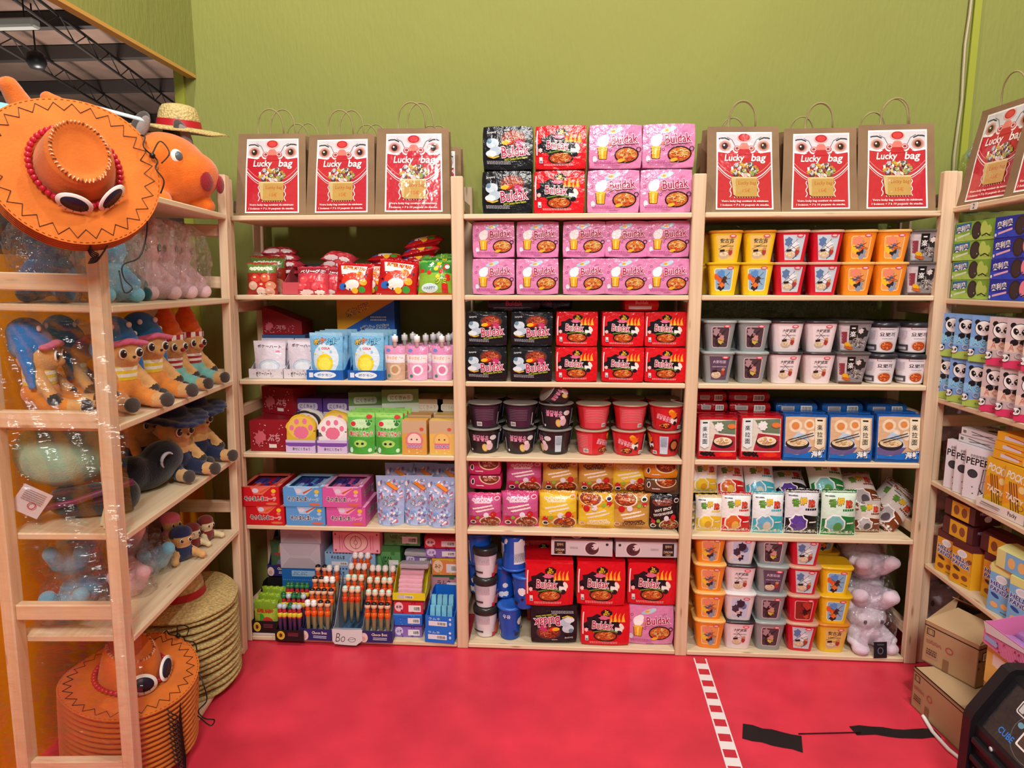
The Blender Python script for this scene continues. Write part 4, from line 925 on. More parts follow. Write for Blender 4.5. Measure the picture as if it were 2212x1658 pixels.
cols = ((.953, ('cup_orange',)*4, 'orange'), (1.066, ('cup_white_text', 'cup_white', 'cup_white_text', 'cup_white'), 'pale pink'), (1.181, ('cup_grey', 'cup_grey', 'cup_grey_text', 'cup_grey'), 'grey'), (1.300, ('cup_red', 'cup_red_dark', 'cup_red', 'cup_red'), 'red'), (1.418, ('cup_yellow_text', 'cup_yellow', 'cup_yellow'), 'yellow'))
for x, ks, nm in cols:
    for k, kd in enumerate(ks):
        put(kd, (x-.003*k+jit(.003), .012+jit(.004), SHZ[5]+.001+.1135*k), '%s square cup, %s of the %s stack, bottom %s' % (nm, ('bottom', 'second from bottom', 'third from bottom', 'top')[k], nm, C), (-.15 if kd == 'cup_red' else -.08)+jit(.06), G, (1.05, 1.05, 1.045))
        put(kd, (x+.004, .15, SHZ[5]+.001+.1135*k), '%s square cup, %s of the stack hidden behind the %s front stack' % (nm, ('bottom', 'second', 'third', 'top')[k], nm), 0, G, (1.05, 1.05, 1.045))
put('cup_yellow', (1.42, .14, SHZ[5]+.3415), 'yellow square cup on top of the stack behind the yellow ones', .3, G, (1.05, 1.05, 1.045))
# ================================================================ left bay
C = 'shelf, left bay'
def tray_form(w, d, hf, hb, col, art=None, inner=None):
    """open display carton: low front, tall back, sloping sides"""
    mb = MB(); t = .0015; inner = inner or col
    mb.box(-w/2, w/2, 0, d, 0, t, inner); mb.box(-w/2, w/2, 0, t, 0, hf, col); mb.box(-w/2, w/2, d-t, d, 0, hb, inner)
    for s in (-1, 1):
        x0, x1 = (s*w/2, s*(w/2-t)); mb.prism([(0, 0), (d, 0), (d, hb), (d*.75, hb), (d*.12, hf), (0, hf)], x0, x1, col, 'x')
    if art: mb.art(lambda u, v, e: Vector(((u-.5)*w, -e-.0003, v*hf)), art)
    return mb
# ---- second shelf: gummy bags
def mk_gummy():
    a = Art(1.0); a.rect(0, 0, 1, 1, 'C03A4A'); a.rect(0, .74, 1, .26, '8A2430'); a.text('ベリーグミ', .5, .8, .15, 'F4F0EC', w=.8, bold=.02, out='3A1A1E', res=1)
    for i, (x, y) in enumerate(((.22, .52), (.5, .56), (.78, .5), (.3, .3), (.62, .3), (.85, .26), (.12, .3))): a.ell(x, y, .15, .12, ('E8525A', 'D83A44')[i % 2], rot=i); a.ell(x-.03, y+.04, .06, .03, 'F08A8E', rot=i)
    a.splash(.3, .1, .16, 'F0D8DC', 4, 8, .4, 1.6, .6); a.splash(.75, .1, .13, 'F4EAEA', 6, 8, .4, 1.5, .6)
    kind('gummy_berry', 'gummy_bag', 'gummy bag', [(None, bag_form(.125, .115, .045, 'C03A4A', a, 31), 'film', None)])
    a = Art(1.1); a.rect(0, 0, 1.1, 1, 'B8161C'); q = random.Random(3)
    a.poly([(.1, .9), (.95, .9), (.9, .62), (.15, .62)], 'E8E4E2')
    a.text('SUPER MARIO', .55, .82, .12, 'D82A24', w=.72, rot=-.05, bold=.05, out='F0C838', ow=.05, res=1)
    a.ell(.5, .42, .34, .26, 'E03A24', rot=.2); a.ell(.5, .3, .24, .16, 'F0E4DC', rot=.2); a.ell(.74, .62, .13, .11, 'E06A1E'); a.ell(.86, .4, .12, .1, 'F0A42A'); a.ell(.2, .25, .12, .1, '2A6AC0'); a.ell(.82, .18, .11, .09, '3A9A3A'); a.ell(.6, .14, .1, .08, 'F0C030')
    a.dots(.08, .08, .95, .8, 10, .03, ('F4F0E8', '1E1A1E', 'F0D040'), 5)
    kind('gummy_red', 'gummy_bag', 'gummy bag', [(None, bag_form(.14, .125, .045, 'B8161C', a, 32), 'film', None)])
    a = Art(1.0); a.rect(0, 0, 1, 1, '8AB83A'); a.rect(0, .62, 1, .38, '3A8A3A'); q = random.Random(5)
    for i in range(16): a.ell(q.uniform(.08, .92), q.uniform(.45, .95), .07, .06, q.choice(('F0D030', 'D83020', '2A5AC0', 'F0F0F0', '2E8A3A', 'E87A20')))
    a.text('グミ', .7, .4, .18, 'E8E030', w=.34, bold=.02, out='2A5A1E'); a.ell(.35, .2, .26, .13, 'D8ECF0'); a.text('HAPPY', .35, .2, .08, '3A7A9A', w=.36); a.rect(.72, .08, .18, .24, 'D02A2A'); a.rect(0, 0, 1, .07, 'C86020')
    kind('gummy_green', 'gummy_bag', 'gummy bag', [(None, bag_form(.125, .125, .045, '6AA83A', a, 33), 'film', None)])
    a = Art(.9); a.rect(0, 0, .9, 1, '9A2A20'); a.rect(0, .68, .9, .3, '5A7A3A'); scrib(a, .1, .8, .7, .12, 'E0E0C8', 3, .03)
    for i, (x, y, c) in enumerate(((.3, .5, 'C83A2A'), (.6, .52, 'D0603A'), (.2, .28, 'D8B8A0'), (.5, .28, 'C03024'), (.75, .28, 'D08A6A'), (.45, .1, 'E8D8D0'), (.7, .1, 'D8A090'))): a.ell(x, y, .15, .13, c); a.ell(x-.03, y+.04, .05, .03, 'F0C8B8')
    kind('gummy_dark', 'gummy_bag', 'gummy bag', [(None, bag_form(.115, .12, .045, '9A2A20', a, 34), 'film', None)])
    kind('box_gummy', 'display_box', 'display box', [(None, tray_form(.15, .2, .045, .12, 'C04A52', None, '2A2426'), 'card', None)])
mk_gummy()
z = SHZ[1]+.001; G = 'gummy bags on the second shelf'
put('gummy_dark', (-.745, .03, z), 'dark red gummy bag standing beside the display box, second '+C, .1, G, 1, -.08)
put('gummy_dark', (-.765, .12, z), 'dark red gummy bag upright in the shade behind another one', .05, G, 1.25, -.1)
for k in range(4): put('gummy_berry', (-.72+jit(.03), .17+jit(.02), z+.10+.026*k), 'red gummy bag lying %s on the pile beside the corner post' % ('lowest', 'second', 'third', 'topmost')[k], jit(.5), G, (1.1, 1, .6), -PI/2+.15)
put('box_gummy', (-.585, .03, z), 'open red display box leaning full of gummy bags, second '+C, .06)
put('gummy_berry', (-.545, .012, z), 'pink red gummy bag leaning on the display box front', .08, G, .95, -.2)
put('gummy_berry', (-.475, .05, z), 'pink red gummy bag half hidden beside the display box', .15, G, .9, -.2)
for k in range(5): put('gummy_berry', (-.53+.012*k, .09+.006*k, z+.05+.024*k), 'pink red gummy bag in the display box, %s from the bottom' % ORD[k], -.2+jit(.3), G, (1.05, 1.1, .6), -PI/2+.35, .15)
put('gummy_red', (-.392, .015, z), 'red gummy bag with cartoon print, next to the display box', .08, G, .97, -.22, .05)
put('gummy_red', (-.34, .06, z), 'red gummy bag with cartoon print, tucked between two others', .1, G, .95, -.15)
put('gummy_red', (-.232, .015, z), 'red gummy bag with cartoon print, next to the green one', .1, G, 1.08, -.25, .12)
put('gummy_red', (-.185, .06, z), 'red gummy bag with cartoon print, behind the one next to the green bag', .1, G, 1.05, -.15, .1)
for k in range(5): put('gummy_red', (-.31+jit(.03), .14+jit(.015), z+.03+.03*k), 'red gummy bag lying in the back pile, %s from the bottom' % ORD[k], jit(.3), G, (1.1, 1, .6), -PI/2+.1)
for k in range(3): put('gummy_red', (-.175+.01*k, .13, z+.145+.032*k), 'red gummy bag lying slanted at the top of the pile, %s' % ('lowest of three', 'middle of three', 'highest of three')[k], .2-.1*k, G, (1.1, 1, .6), -PI/2+.15, -.2)
for k in range(4): put('gummy_red', (-.16, .16, z+.03+.03*k), 'red gummy bag lying under the slanted ones, %s from the bottom' % ORD[k], jit(.2), G, (1.1, 1, .6), -PI/2+.05)
put('gummy_green', (-.09, .015, z), 'green gummy bag with yellow lettering beside the middle post', -.03, G, 1.05, -.2)
put('gummy_green', (-.08, .08, z), 'green gummy bag standing behind the front green one', .05, G, 1.15, -.1)
put('gummy_green', (-.09, .14, z), 'green gummy bag at the back beside the middle post', .05, G, 1.25, -.1)
# ---- third shelf: pouches and jelly drinks
def mk_pouch():
    a = Art(.72); a.rect(0, 0, .72, 1, '7AB8E0'); a.ell(.36, .42, .3, .36, 'D4E4F0'); a.rect(0, .93, .72, .07, '9ACCE8')
    for i, t in enumerate('ポケぷに'): a.text(t, .14+.15*i, .8+.02*(i % 2), .14, ('E8C020', 'F08030', '6AC0E0', '8AD0E8')[i], bold=.03, out='2A3A6A', ow=.05, res=1)
    a.text('COLA', .36, .66, .05, 'D83A4A', w=.2, bold=.03); a.ell(.34, .34, .2, .2, 'F0D020'); a.ell(.34, .32, .15, .15, 'F8E458')
    a.dots(.08, .15, .56, .5, 9, .025, ('E86A7A', '8AC8E8', 'F0D868'), 3)
    kind('pouch_blue', 'candy_pouch', 'candy pouch', [(None, bag_form(.125, .172, .045, '7AB8E0', a, 41, .08, gusset=True), 'film', None)])
    a = Art(.3*3); 
    a = Art(3.6); a.rect(0, 0, 3.6, 1, '1A62B8'); a.ell(1.8, .5, 1.1, .36, 'E4EEF6'); a.text('ポケモン', 1.8, .5, .3, '4A8AD0', w=1.5, bold=.03); a.rect(.25, .25, .4, .5, 'DCE8F4')
    kind('tray_blue', 'display_box', 'display box', [(None, tray_form(.14, .2, .036, .11, '1A62B8', a), 'card', None)])
    a = Art(.85); a.rect(0, 0, .85, 1, 'D8D0DC'); a.text('ポケーハート', .42, .84, .1, '2A262C', w=.66, rot=-.04, bold=.02, res=1); a.ell(.42, .3, .3, .17, 'C4D4E4'); a.ell(.42, .28, .24, .13, 'E0E4EC'); a.ell(.66, .7, .06, .03, 'D880A0')
    a.ring(.42, .3, .3, .17, .012, '9AB0C4')
    kind('pouch_white', 'candy_pouch', 'candy pouch', [(None, bag_form(.12, .138, .04, 'D8D0DC', a, 42, .07, gusset=True), 'film', None)])
    a = Art(3.4); a.rect(0, 0, 3.4, 1, 'D4CCD4'); a.text('ポケーハート', 1.5, .5, .5, '2A262C', w=1.6, bold=.02, res=1); a.dots(.1, .1, 3.2, .8, 14, .05, ('5A5458', 'B8A0B0'), 3)
    kind('tray_white', 'display_box', 'display box', [(None, tray_form(.13, .2, .036, .1, 'D4CCD4', a), 'card', None)])
    for key, top, low, txt in (('jelly_pink', 'D888B4', 'E8A8C8', 'キッズゼリー'), ('jelly_tan', 'D890B8', 'C8A48A', 'キッズゼリー')):
        a = Art(.55); a.rect(0, 0, .55, 1, low); a.rect(0, .72, .55, .28, top); a.rect(0, .5, .55, .24, 'E8DCE4'); a.text(txt, .28, .64, .11, 'E88A30', w=.46, bold=.03, out='F8F0F0', ow=.04, res=1)
        a.ell(.3, .3, .16, .16, 'F4ECF0' if 'pink' in key else 'DCC4A8'); a.ell(.3, .3, .1, .11, 'D87AA4' if 'pink' in key else 'B8906A'); a.ell(.1, .86, .06, .05, '6A8AD0'); a.ell(.12, .12, .05, .05, '3A8A7A')
        pb = bag_form(.078, .125, .045, low, a, 43, .04, gusset=True)
        cap = MB(); cap.lathe([(0, .12), (.008, .12), (.008, .138), (.0115, .139), (.0115, .158), (.010, .16), (.004, .161), (.004, .166), (0, .166)], 'F2F2F4', 16, (0, .024))
        kind(key, 'jelly_pouch', 'jelly pouch', [('pouch', pb, 'film', None), ('spout_cap', cap, 'plastic', 0)])
    a = Art(1.46); a.rect(0, 0, 1.46, 1, '1A5CB4'); a.poly([(0, 1), (0, .15), (1.46, .98), (1.46, 1)], 'D8981A'); a.text('ポケぷに', .52, .76, .17, 'E8B030', w=.62, rot=.42, bold=.03, out='2A2A50', ow=.06); a.text('ポケぷに', .95, .3, .17, '2A62B0', w=.72, rot=.1, bold=.03, out='C8C8B0', ow=.06)
    a.micro(.85, .55, .4, 2, .04, 'B8C8DC')
    kind('carton_tall', 'carton', 'carton', [(None, box_form(.23, .1, .158, '1A5CB4', {'front': a}), 'card', None)])
    a = Art(1.5); a.rect(0, 0, 1.5, 1, '8A101E'); a.dots(.1, .1, 1.3, .8, 30, .02, 'D8B0B4', 4); a.splash(.4, .45, .26, 'C05A68', 4, 9, .5); a.text('ぷち', .95, .45, .26, 'C8808A', w=.5, bold=.04); a.rect(.75, .12, .3, .12, 'D8CCC8')
    kind('carton_red', 'carton', 'carton', [(None, box_form(.16, .14, .108, '8A101E', {'front': a, 'left': a}), 'card', None)])
    mb = MB(); mb.prism([(-.08, 0), (.08, 0), (.08, .05), (-.02, .09), (-.08, .11)], 0, .12, '8A101E'); a2 = Art(2.0); a2.dots(.1, .05, 1.6, .4, 30, .02, 'D8B0B4', 4); a2.splash(.35, .4, .22, 'C05A68', 4, 9, .5); a2.text('ぷち', .95, .35, .22, 'C8808A', w=.5, bold=.04)
    mb.art(lambda u, v, e: Vector((-.08+u*.16, -e-.0003, v*.08)), a2); kind('carton_cut', 'carton', 'carton', [(None, mb, 'card', None)])
mk_pouch()
z = SHZ[2]+.001; G = 'candy pouches on the third shelf'
put('tray_white', (-.745, .035, z), 'pale display box of white pouches beside the corner post', .05)
put('tray_white', (-.61, .035, z), 'pale display box between another one and the blue boxes', .02)
put('pouch_white', (-.738, .045, z+.004), 'white pouch with black writing in the box beside the corner post', .08, G, 1, -.06)
put('pouch_white', (-.605, .045, z+.004), 'white pouch with black writing next to the blue pouches', .02, G, 1.03, -.06)
for k, x in enumerate((-.738, -.605)): put('pouch_white', (x+.01, .1, z+.004), 'white pouch tucked behind the one %s' % ('beside the corner post', 'next to the blue pouches')[k], .03, G, 1.03)
for i, x in enumerate((-.508, -.352)):
    w = ('next to the white pouches', 'next to the jelly pouches')[i]
    put('tray_blue', (x, .012, z), 'blue display box %s, third %s' % (w, C), (.0, -.04)[i])
    for k in range(4): put('pouch_blue', (x+.008*k, .018+.034*k, z+.003+.002*k), 'light blue candy pouch, %s in the blue box %s' % (('front one', 'second one', 'third one', 'last one')[k], w), (.0, -.04)[i]+jit(.03), G, 1, -.03)
for i, (kd, x, y, w) in enumerate((('jelly_tan', -.248, .02, 'front one next to the blue boxes'), ('jelly_pink', -.162, .015, 'front one in the middle'), ('jelly_pink', -.07, .02, 'front one beside the middle post'), ('jelly_tan', -.225, .08, 'second one next to the blue boxes'), ('jelly_pink', -.142, .075, 'second one in the middle'), ('jelly_tan', -.12, .11, 'third one in the middle'), ('jelly_pink', -.055, .08, 'second one beside the middle post'), ('jelly_tan', -.205, .14, 'last one next to the blue boxes'), ('jelly_pink', -.105, .16, 'last one in the middle'), ('jelly_tan', -.045, .14, 'last one beside the middle post'))):
    put(kd, (x, y, z), '%s jelly pouch with white spout cap, %s' % (kd[6:], w), jit(.12), 'jelly pouches', 1.02)
put('carton_tall', (-.395, .185, z+.135), 'tall yellow and blue carton standing above the blue pouches at the back', 0)
kind('carton_plain', 'carton', 'carton', [(None, box_form(.22, .1, .133, '3A5A8A', {}), 'card', None)])
put('carton_plain', (-.395, .19, z), 'plain blue carton hidden under the tall yellow and blue one', 0)
put('carton_plain', (-.73, .18, z), 'plain carton behind the white pouches carrying a cut red carton', 0, None, (.8, 1, 1.16))
put('carton_cut', (-.735, .185, z+.156), 'red carton cut slanted, on a carton behind the white pouches')
# ---- fourth shelf: paw sweets
def mk_paw():
    pts = []
    for i in range(64):
        t = 2*PI*i/64; x, y = .056*math.cos(t), .052*math.sin(t); k = 1+(.09*abs(math.sin(2.5*(t))) if 0 < t < PI else 0)
        pts.append((x*k, y*k+.088))
    pts = [(x, y) for x, y in pts if y > .06]; pts = [(.054, 0), (.056, .06)]+[p for p in pts if p[1] > .075]+[(-.056, .06), (-.054, 0)]
    for key, rim, face in (('paw_gold', 'D8B030', 'E0BC50'), ('paw_white', 'E4DCD8', 'ECE6E4'), ('paw_dark', '2A2428', 'D8CFC8')):
        mb = MB(); mb.prism(pts, 0, .012, rim); a = Art(.8)
        a.ell(.4, .62, .36, .3, face)
        for x, y in ((.14, .62), (.28, .78), (.5, .79), (.66, .63)): a.ell(x, y, .065, .075, 'E07898')
        a.splash(.4, .5, .2, 'E07090', 3, 12, .12, 1.05, .85); a.rect(.02, 0, .76, .3, 'E4DCEC'); a.text('幸せにくきゅう', .4, .24, .085, '2A2428', w=.66, bold=.01, res=1); a.poly([(.02, 0), (.78, 0), (.78, .14), (.4, .18), (.02, .14)], '8A5AB0')
        mb.art(lambda u, v, e: Vector(((u-.5)*.112, -e-.0003, v*.148)), a)
        kind(key, 'paw_candy_pack', 'candy pack', [(None, mb, 'satin', None)])
    a = Art(2.5); a.rect(0, 0, 2.5, 1, 'D0BCE0'); a.poly([(0, .6), (.3, .5), (2.2, .5), (2.5, .6), (2.5, .8), (0, .8)], '7A4AA4'); a.text('幸せにくきゅう', 1.3, .3, .26, '2A2428', w=1.5, bold=.01, res=1)
    kind('tray_purple', 'display_box', 'display box', [(None, tray_form(.115, .18, .05, .1, 'B89AD0', a), 'card', None)])
    a = Art(.69); a.rect(0, 0, .69, 1, '6ABF5A'); a.rect(0, 0, .69, .4, '4AA03A'); a.rect(0, .88, .69, .12, '9AD86A'); a.ell(.34, .72, .28, .12, 'C4E8B4'); a.ell(.14, .72, .07, .06, 'D03A40'); a.ell(.55, .72, .06, .05, '3A7A3A')
    for i in range(3): a.ell(.49+.06*i, .79, .025, .025, '3A7A3A')
    a.text('どろくまの', .34, .6, .07, '2A5A2A', w=.42, res=1); a.text('幸せにくきゅう', .345, .48, .13, 'D02A30', w=.62, bold=.03, out='F6F2EA', ow=.05, res=1); a.ell(.34, .24, .18, .09, 'A8D068'); a.ell(.26, .24, .04, .03, '2A2A1E'); a.ell(.4, .24, .04, .03, '2A2A1E'); a.ell(.6, .08, .05, .05, 'C8E8C0'); a.ell(.08, .08, .05, .07, 'D8ECE0'); a.ell(.56, .9, .08, .05, 'D03A40')
    kind('pouch_green', 'candy_pouch', 'candy pouch', [(None, bag_form(.106, .156, .035, '6ABF5A', a, 44, .06, gusset=True), 'film', None)])
    for key, c, b in (('box_peach', 'D8A04A', 'D87A8A'), ('box_honey', 'E0B85A', 'E0A860')):
        a = Art(.72); a.rect(0, 0, .72, 1, c); a.rect(0, .62, .72, .38, 'C8A884'); a.splash(.36, .42, .27, b, 3, 12, .1, 1, .95); a.ell(.36, .42, .2, .2, 'EED2C0' if 'peach' in key else 'E8C070'); a.rect(.14, .18, .44, .16, 'D8708A'); a.text('ひんやり', .36, .25, .09, '4A4AA8', w=.4, bold=.03, out='F0E8F0', res=1); a.dots(.05, .05, .6, .12, 6, .02, 'F0D8A0', 3); a.ell(.58, .75, .06, .05, 'D8503A')
        a.ell(.28, .45, .025, .02, '3A2A20'); a.ell(.44, .45, .025, .02, '3A2A20')
        kind(key, 'candy_box', 'candy box', [(None, box_form(.094, .06, .132, c, {'front': a}), 'card', None)])
    for key, c, c2, t in (('carton_purple', '5A3A8A', 'C8C0D4', 'にくきゅう'), ('carton_green', '6A8A4A', 'C8CFC0', 'にくきゅう'), ('carton_beige', 'B8A888', 'D8D0C0', 'にくきゅう')):
        a = Art(1.3); a.rect(0, 0, 1.3, 1, c); a.rect(0, 0, 1.3, .42, c2); a.rrect(.2, .5, .9, .3, .1, c2); a.text(t, .65, .65, .2, c, w=.7, bold=.02, res=1); a.rect(.4, .12, .4, .1, '3A3A3A')
        kind(key, 'carton', 'carton', [(None, box_form(.13, .14, .1, c, {'front': a, 'left': a}), 'card', None)])
mk_paw()
z = SHZ[3]+.001; G = 'paw sweets on the fourth shelf'
put('carton_red', (-.745, .03, z), 'dark red dotted carton at the front beside the corner post', 0, None, (.93, 1, 1.1))
put('carton_red', (-.76, .16, z+.12), 'dark red dotted carton stacked at the back', -.35)
kind('carton_maroon', 'carton', 'carton', [(None, box_form(.16, .12, .119, '6A1420', {}), 'card', None)])
put('carton_maroon', (-.75, .175, z), 'maroon carton hidden under the red dotted one at the back', 0)
for i, (x, f, b) in enumerate(((-.615, 'paw_gold', 'paw_dark'), (-.492, 'paw_white', 'paw_gold'))):
    w = ('beside the red carton', 'beside the green pouches')[i]
    put('tray_purple', (x, .012, z), 'purple display box %s, fourth %s' % (w, C), 0)
    put(f, (x, .018, z+.003), 'paw shaped sweet pack with pink pads, front one in the box %s' % w, .03, G, 1.0 if i == 0 else .97, -.08)
    put(b, (x+.006, .045, z+.006), 'paw shaped sweet pack, second one in the box %s' % w, .02, G, 1.04 if i == 0 else 1.06, -.06)
    put('paw_white', (x+.012, .075, z+.006), 'paw shaped sweet pack, third one in the box %s' % w, .0, G, 1.07, -.05)
for i, x in enumerate((-.383, -.275)):
    for k in range(3): put('pouch_green', (x+.008*k, .012+.03*k, z+.001), 'green sweet pouch with red lettering, %s of the row %s' % (('front one', 'second one', 'last one')[k], ('beside the paw packs', 'beside the orange boxes')[i]), jit(.05), G, 1+.02*k, -.05)
for i, (x, kd) in enumerate(((-.175, 'box_peach'), (-.07, 'box_honey'))):
    for k in range(2): put(kd, (x+.006*k, .012+.065*k, z), '%s candy box %s, %s' % (('orange pink', 'honey yellow')[i], ('beside the green pouches', 'beside the middle post')[i], ('front one', 'behind the front one')[k]), jit(.04), G, (1, 1, 1+.06*k))
for x, zz, kd, s, l in ((-.635, 0, 'carton_purple', .9, 'purple and grey carton, lower one behind the first paw packs'), (-.635, .093, 'carton_purple', .9, 'purple and grey carton, upper one behind the first paw packs'), (-.515, 0, 'carton_purple', .88, 'purple and grey carton, lower one behind the second paw packs'), (-.515, .093, 'carton_purple', .88, 'purple and grey carton, upper one behind the second paw packs'), (-.395, 0, 'carton_green', .95, 'green and white carton low behind the green pouches'), (-.40, .12, 'carton_green', 1, 'green and white carton stacked crooked above the green pouches'), (-.27, 0, 'carton_green', .9, 'green and white carton low behind the second green pouches'), (-.255, .135, 'carton_green', 1.1, 'green carton stacked at the back beside the crooked one'), (-.15, 0, 'carton_beige', .95, 'beige carton low behind the orange box'), (-.15, .095, 'carton_beige', .95, 'beige carton stacked above the orange box'), (-.045-.02, 0, 'carton_beige', .7, 'beige carton low beside the middle post'), (-.065, .095, 'carton_beige', .7, 'beige carton stacked beside the middle post')):
    put(kd, (x, .155 if s < 1.05 else .14, z+zz+(.0 if kd != 'carton_green' or zz == 0 else -.0)), l, (.2 if 'crooked' in l else 0), 'cartons at the back of the fourth shelf', (s, 1, (1.25 if kd == 'carton_green' and zz == 0 else .93)))
# ---- fifth shelf: gum boxes and tall pouches
def mk_gum():
    for key, c, lt, w2 in (('gum_red', 'C8141E', 'E86A5A', 'コーラ'), ('gum_blue', '5A9AD8', 'A8CCF0', 'ソーダ'), ('gum_pink', 'D458A0', 'F0A0CC', 'グレープ')):
        w, d, h = .153, .19, .076
        mb = MB(); t = .0015; dk = '1A1214'
        mb.box(-w/2, w/2, 0, d, 0, t, c); mb.box(-w/2, w/2, 0, t, 0, h, c); mb.box(-w/2, w/2, d-t, d, 0, h, c); mb.box(-w/2, -w/2+t, 0, d, 0, h, c); mb.box(w/2-t, w/2, 0, d, 0, h, c)
        mb.box(-w/2, -w/2+.015, 0, d, h-t, h, lt); mb.box(w/2-.015, w/2, 0, d, h-t, h, lt); mb.box(-w/2, w/2, 0, .018, h-t, h, lt); mb.box(-w/2, w/2, d-.03, d, h-t, h, lt)
        a = Art(2.0); a.rect(0, 0, 2, 1, c); a.poly([(.55, 1), (1.6, 1), (1.15, .6), (.7, .62)], lt); a.ell(.8, .82, .16, .12, 'D8D0E0'); a.line([(1.05, .72), (1.5, 1)], .1, 'C85A28'); a.ell(1.72, .8, .12, .1, 'E8C02A'); a.ell(1.7, .62, .1, .08, lt)
        a.text('そのまんま', .72, .4, .26, '1E1618', w=1.0, bold=.03, out='F4F0EE', ow=.05, res=1); a.text(w2, 1.55, .38, .2, c, w=.55, bold=.02, out='F4F0EE', ow=.05, res=1); a.ell(1.6, .13, .3, .07, 'D86A4A')
        b = Art(2.4); b.rect(0, 0, 2.4, 1, c); b.text('そのまんま', 1.0, .55, .3, '1E1618', w=1.2, bold=.03, out='F4F0EE', ow=.05, res=1); b.barcode(1.85, .2, .4, .4)
        mb.art(lambda u, v, e: Vector(((u-.5)*w, -e-.0003, v*h)), a); mb.art(lambda u, v, e: Vector((w/2+e+.0003, u*d, v*h)), b)
        gum = MB(); q = random.Random(3)
        for i in range(7):
            for j in range(2):
                x = -.052+.0175*i; gum.bevbox(x-.008, x+.008, .03+.07*j, .095+.07*j, .02, .066+q.uniform(-.004, .002), .003, q.choice((lt, c, 'E4DCE8', '3A3A8A')))
        kind(key, 'gum_box', 'gum box', [('box', mb, 'card', None), ('gum_sticks', gum, 'film', 0)])
    a = Art(.6); a.rect(0, 0, .6, 1, 'A8B8E0'); q = random.Random(6)
    for i in range(95): x, y = q.uniform(.03, .57), q.uniform(.03, .92); a.ell(x, y, q.uniform(.02, .05), q.uniform(.015, .035), q.choice(('E8A8B8', 'F0D8E4', '7AA0D8', 'C86A80', 'B8D0F0', 'F4F0F4', '8A6A98')), 8, q.uniform(0, 3))
    a.poly([(.2, .86), (.28, .9), (.5, .76), (.44, .72)], 'E8842A'); a.text('ふりふり', .3, .58, .09, '2A3A5A', w=.3, rot=.1, bold=.02, out='DCE4F0', res=1); a.text('シェイク', .3, .49, .09, '2A3A5A', w=.32, rot=.1, bold=.02, out='DCE4F0', res=1)
    kind('pouch_tall', 'candy_pouch', 'candy pouch', [(None, bag_form(.112, .192, .055, 'A8B8E0', a, 45, .07, gusset=True), 'film', None)])
mk_gum()
z = SHZ[4]+.001; G = 'gum boxes on the fifth shelf'
for i, (kd, x) in enumerate((('gum_red', -.765), ('gum_blue', -.606), ('gum_pink', -.448))):
    put(kd, (x, .0+.004*i, z), '%s gum box with black lettering, lower one, fifth %s' % (kd[4:], C), (0, .01, 0)[i], G)
    put(kd, (x+(-.016, -.006, -.012)[i], -.004+.004*i, z+.077), '%s gum box with black lettering, upper one, fifth %s' % (kd[4:], C), (.05, .0, .02)[i], G)
for i, (x, y, w) in enumerate(((-.282, .02, 'beside the pink gum boxes'), (-.176, .03, 'half hidden behind its neighbour'), (-.085, .012, 'beside the middle post'), (-.27, .12, 'behind the one beside the gum boxes'), (-.17, .13, 'at the back in the middle'), (-.07, .12, 'at the back beside the middle post'))):
    put('pouch_tall', (x, y, z), 'tall speckled blue and pink candy pouch, %s' % w, jit(.06), 'tall candy pouches', (1, 1, 1 if y < .1 else 1.12), -.05)
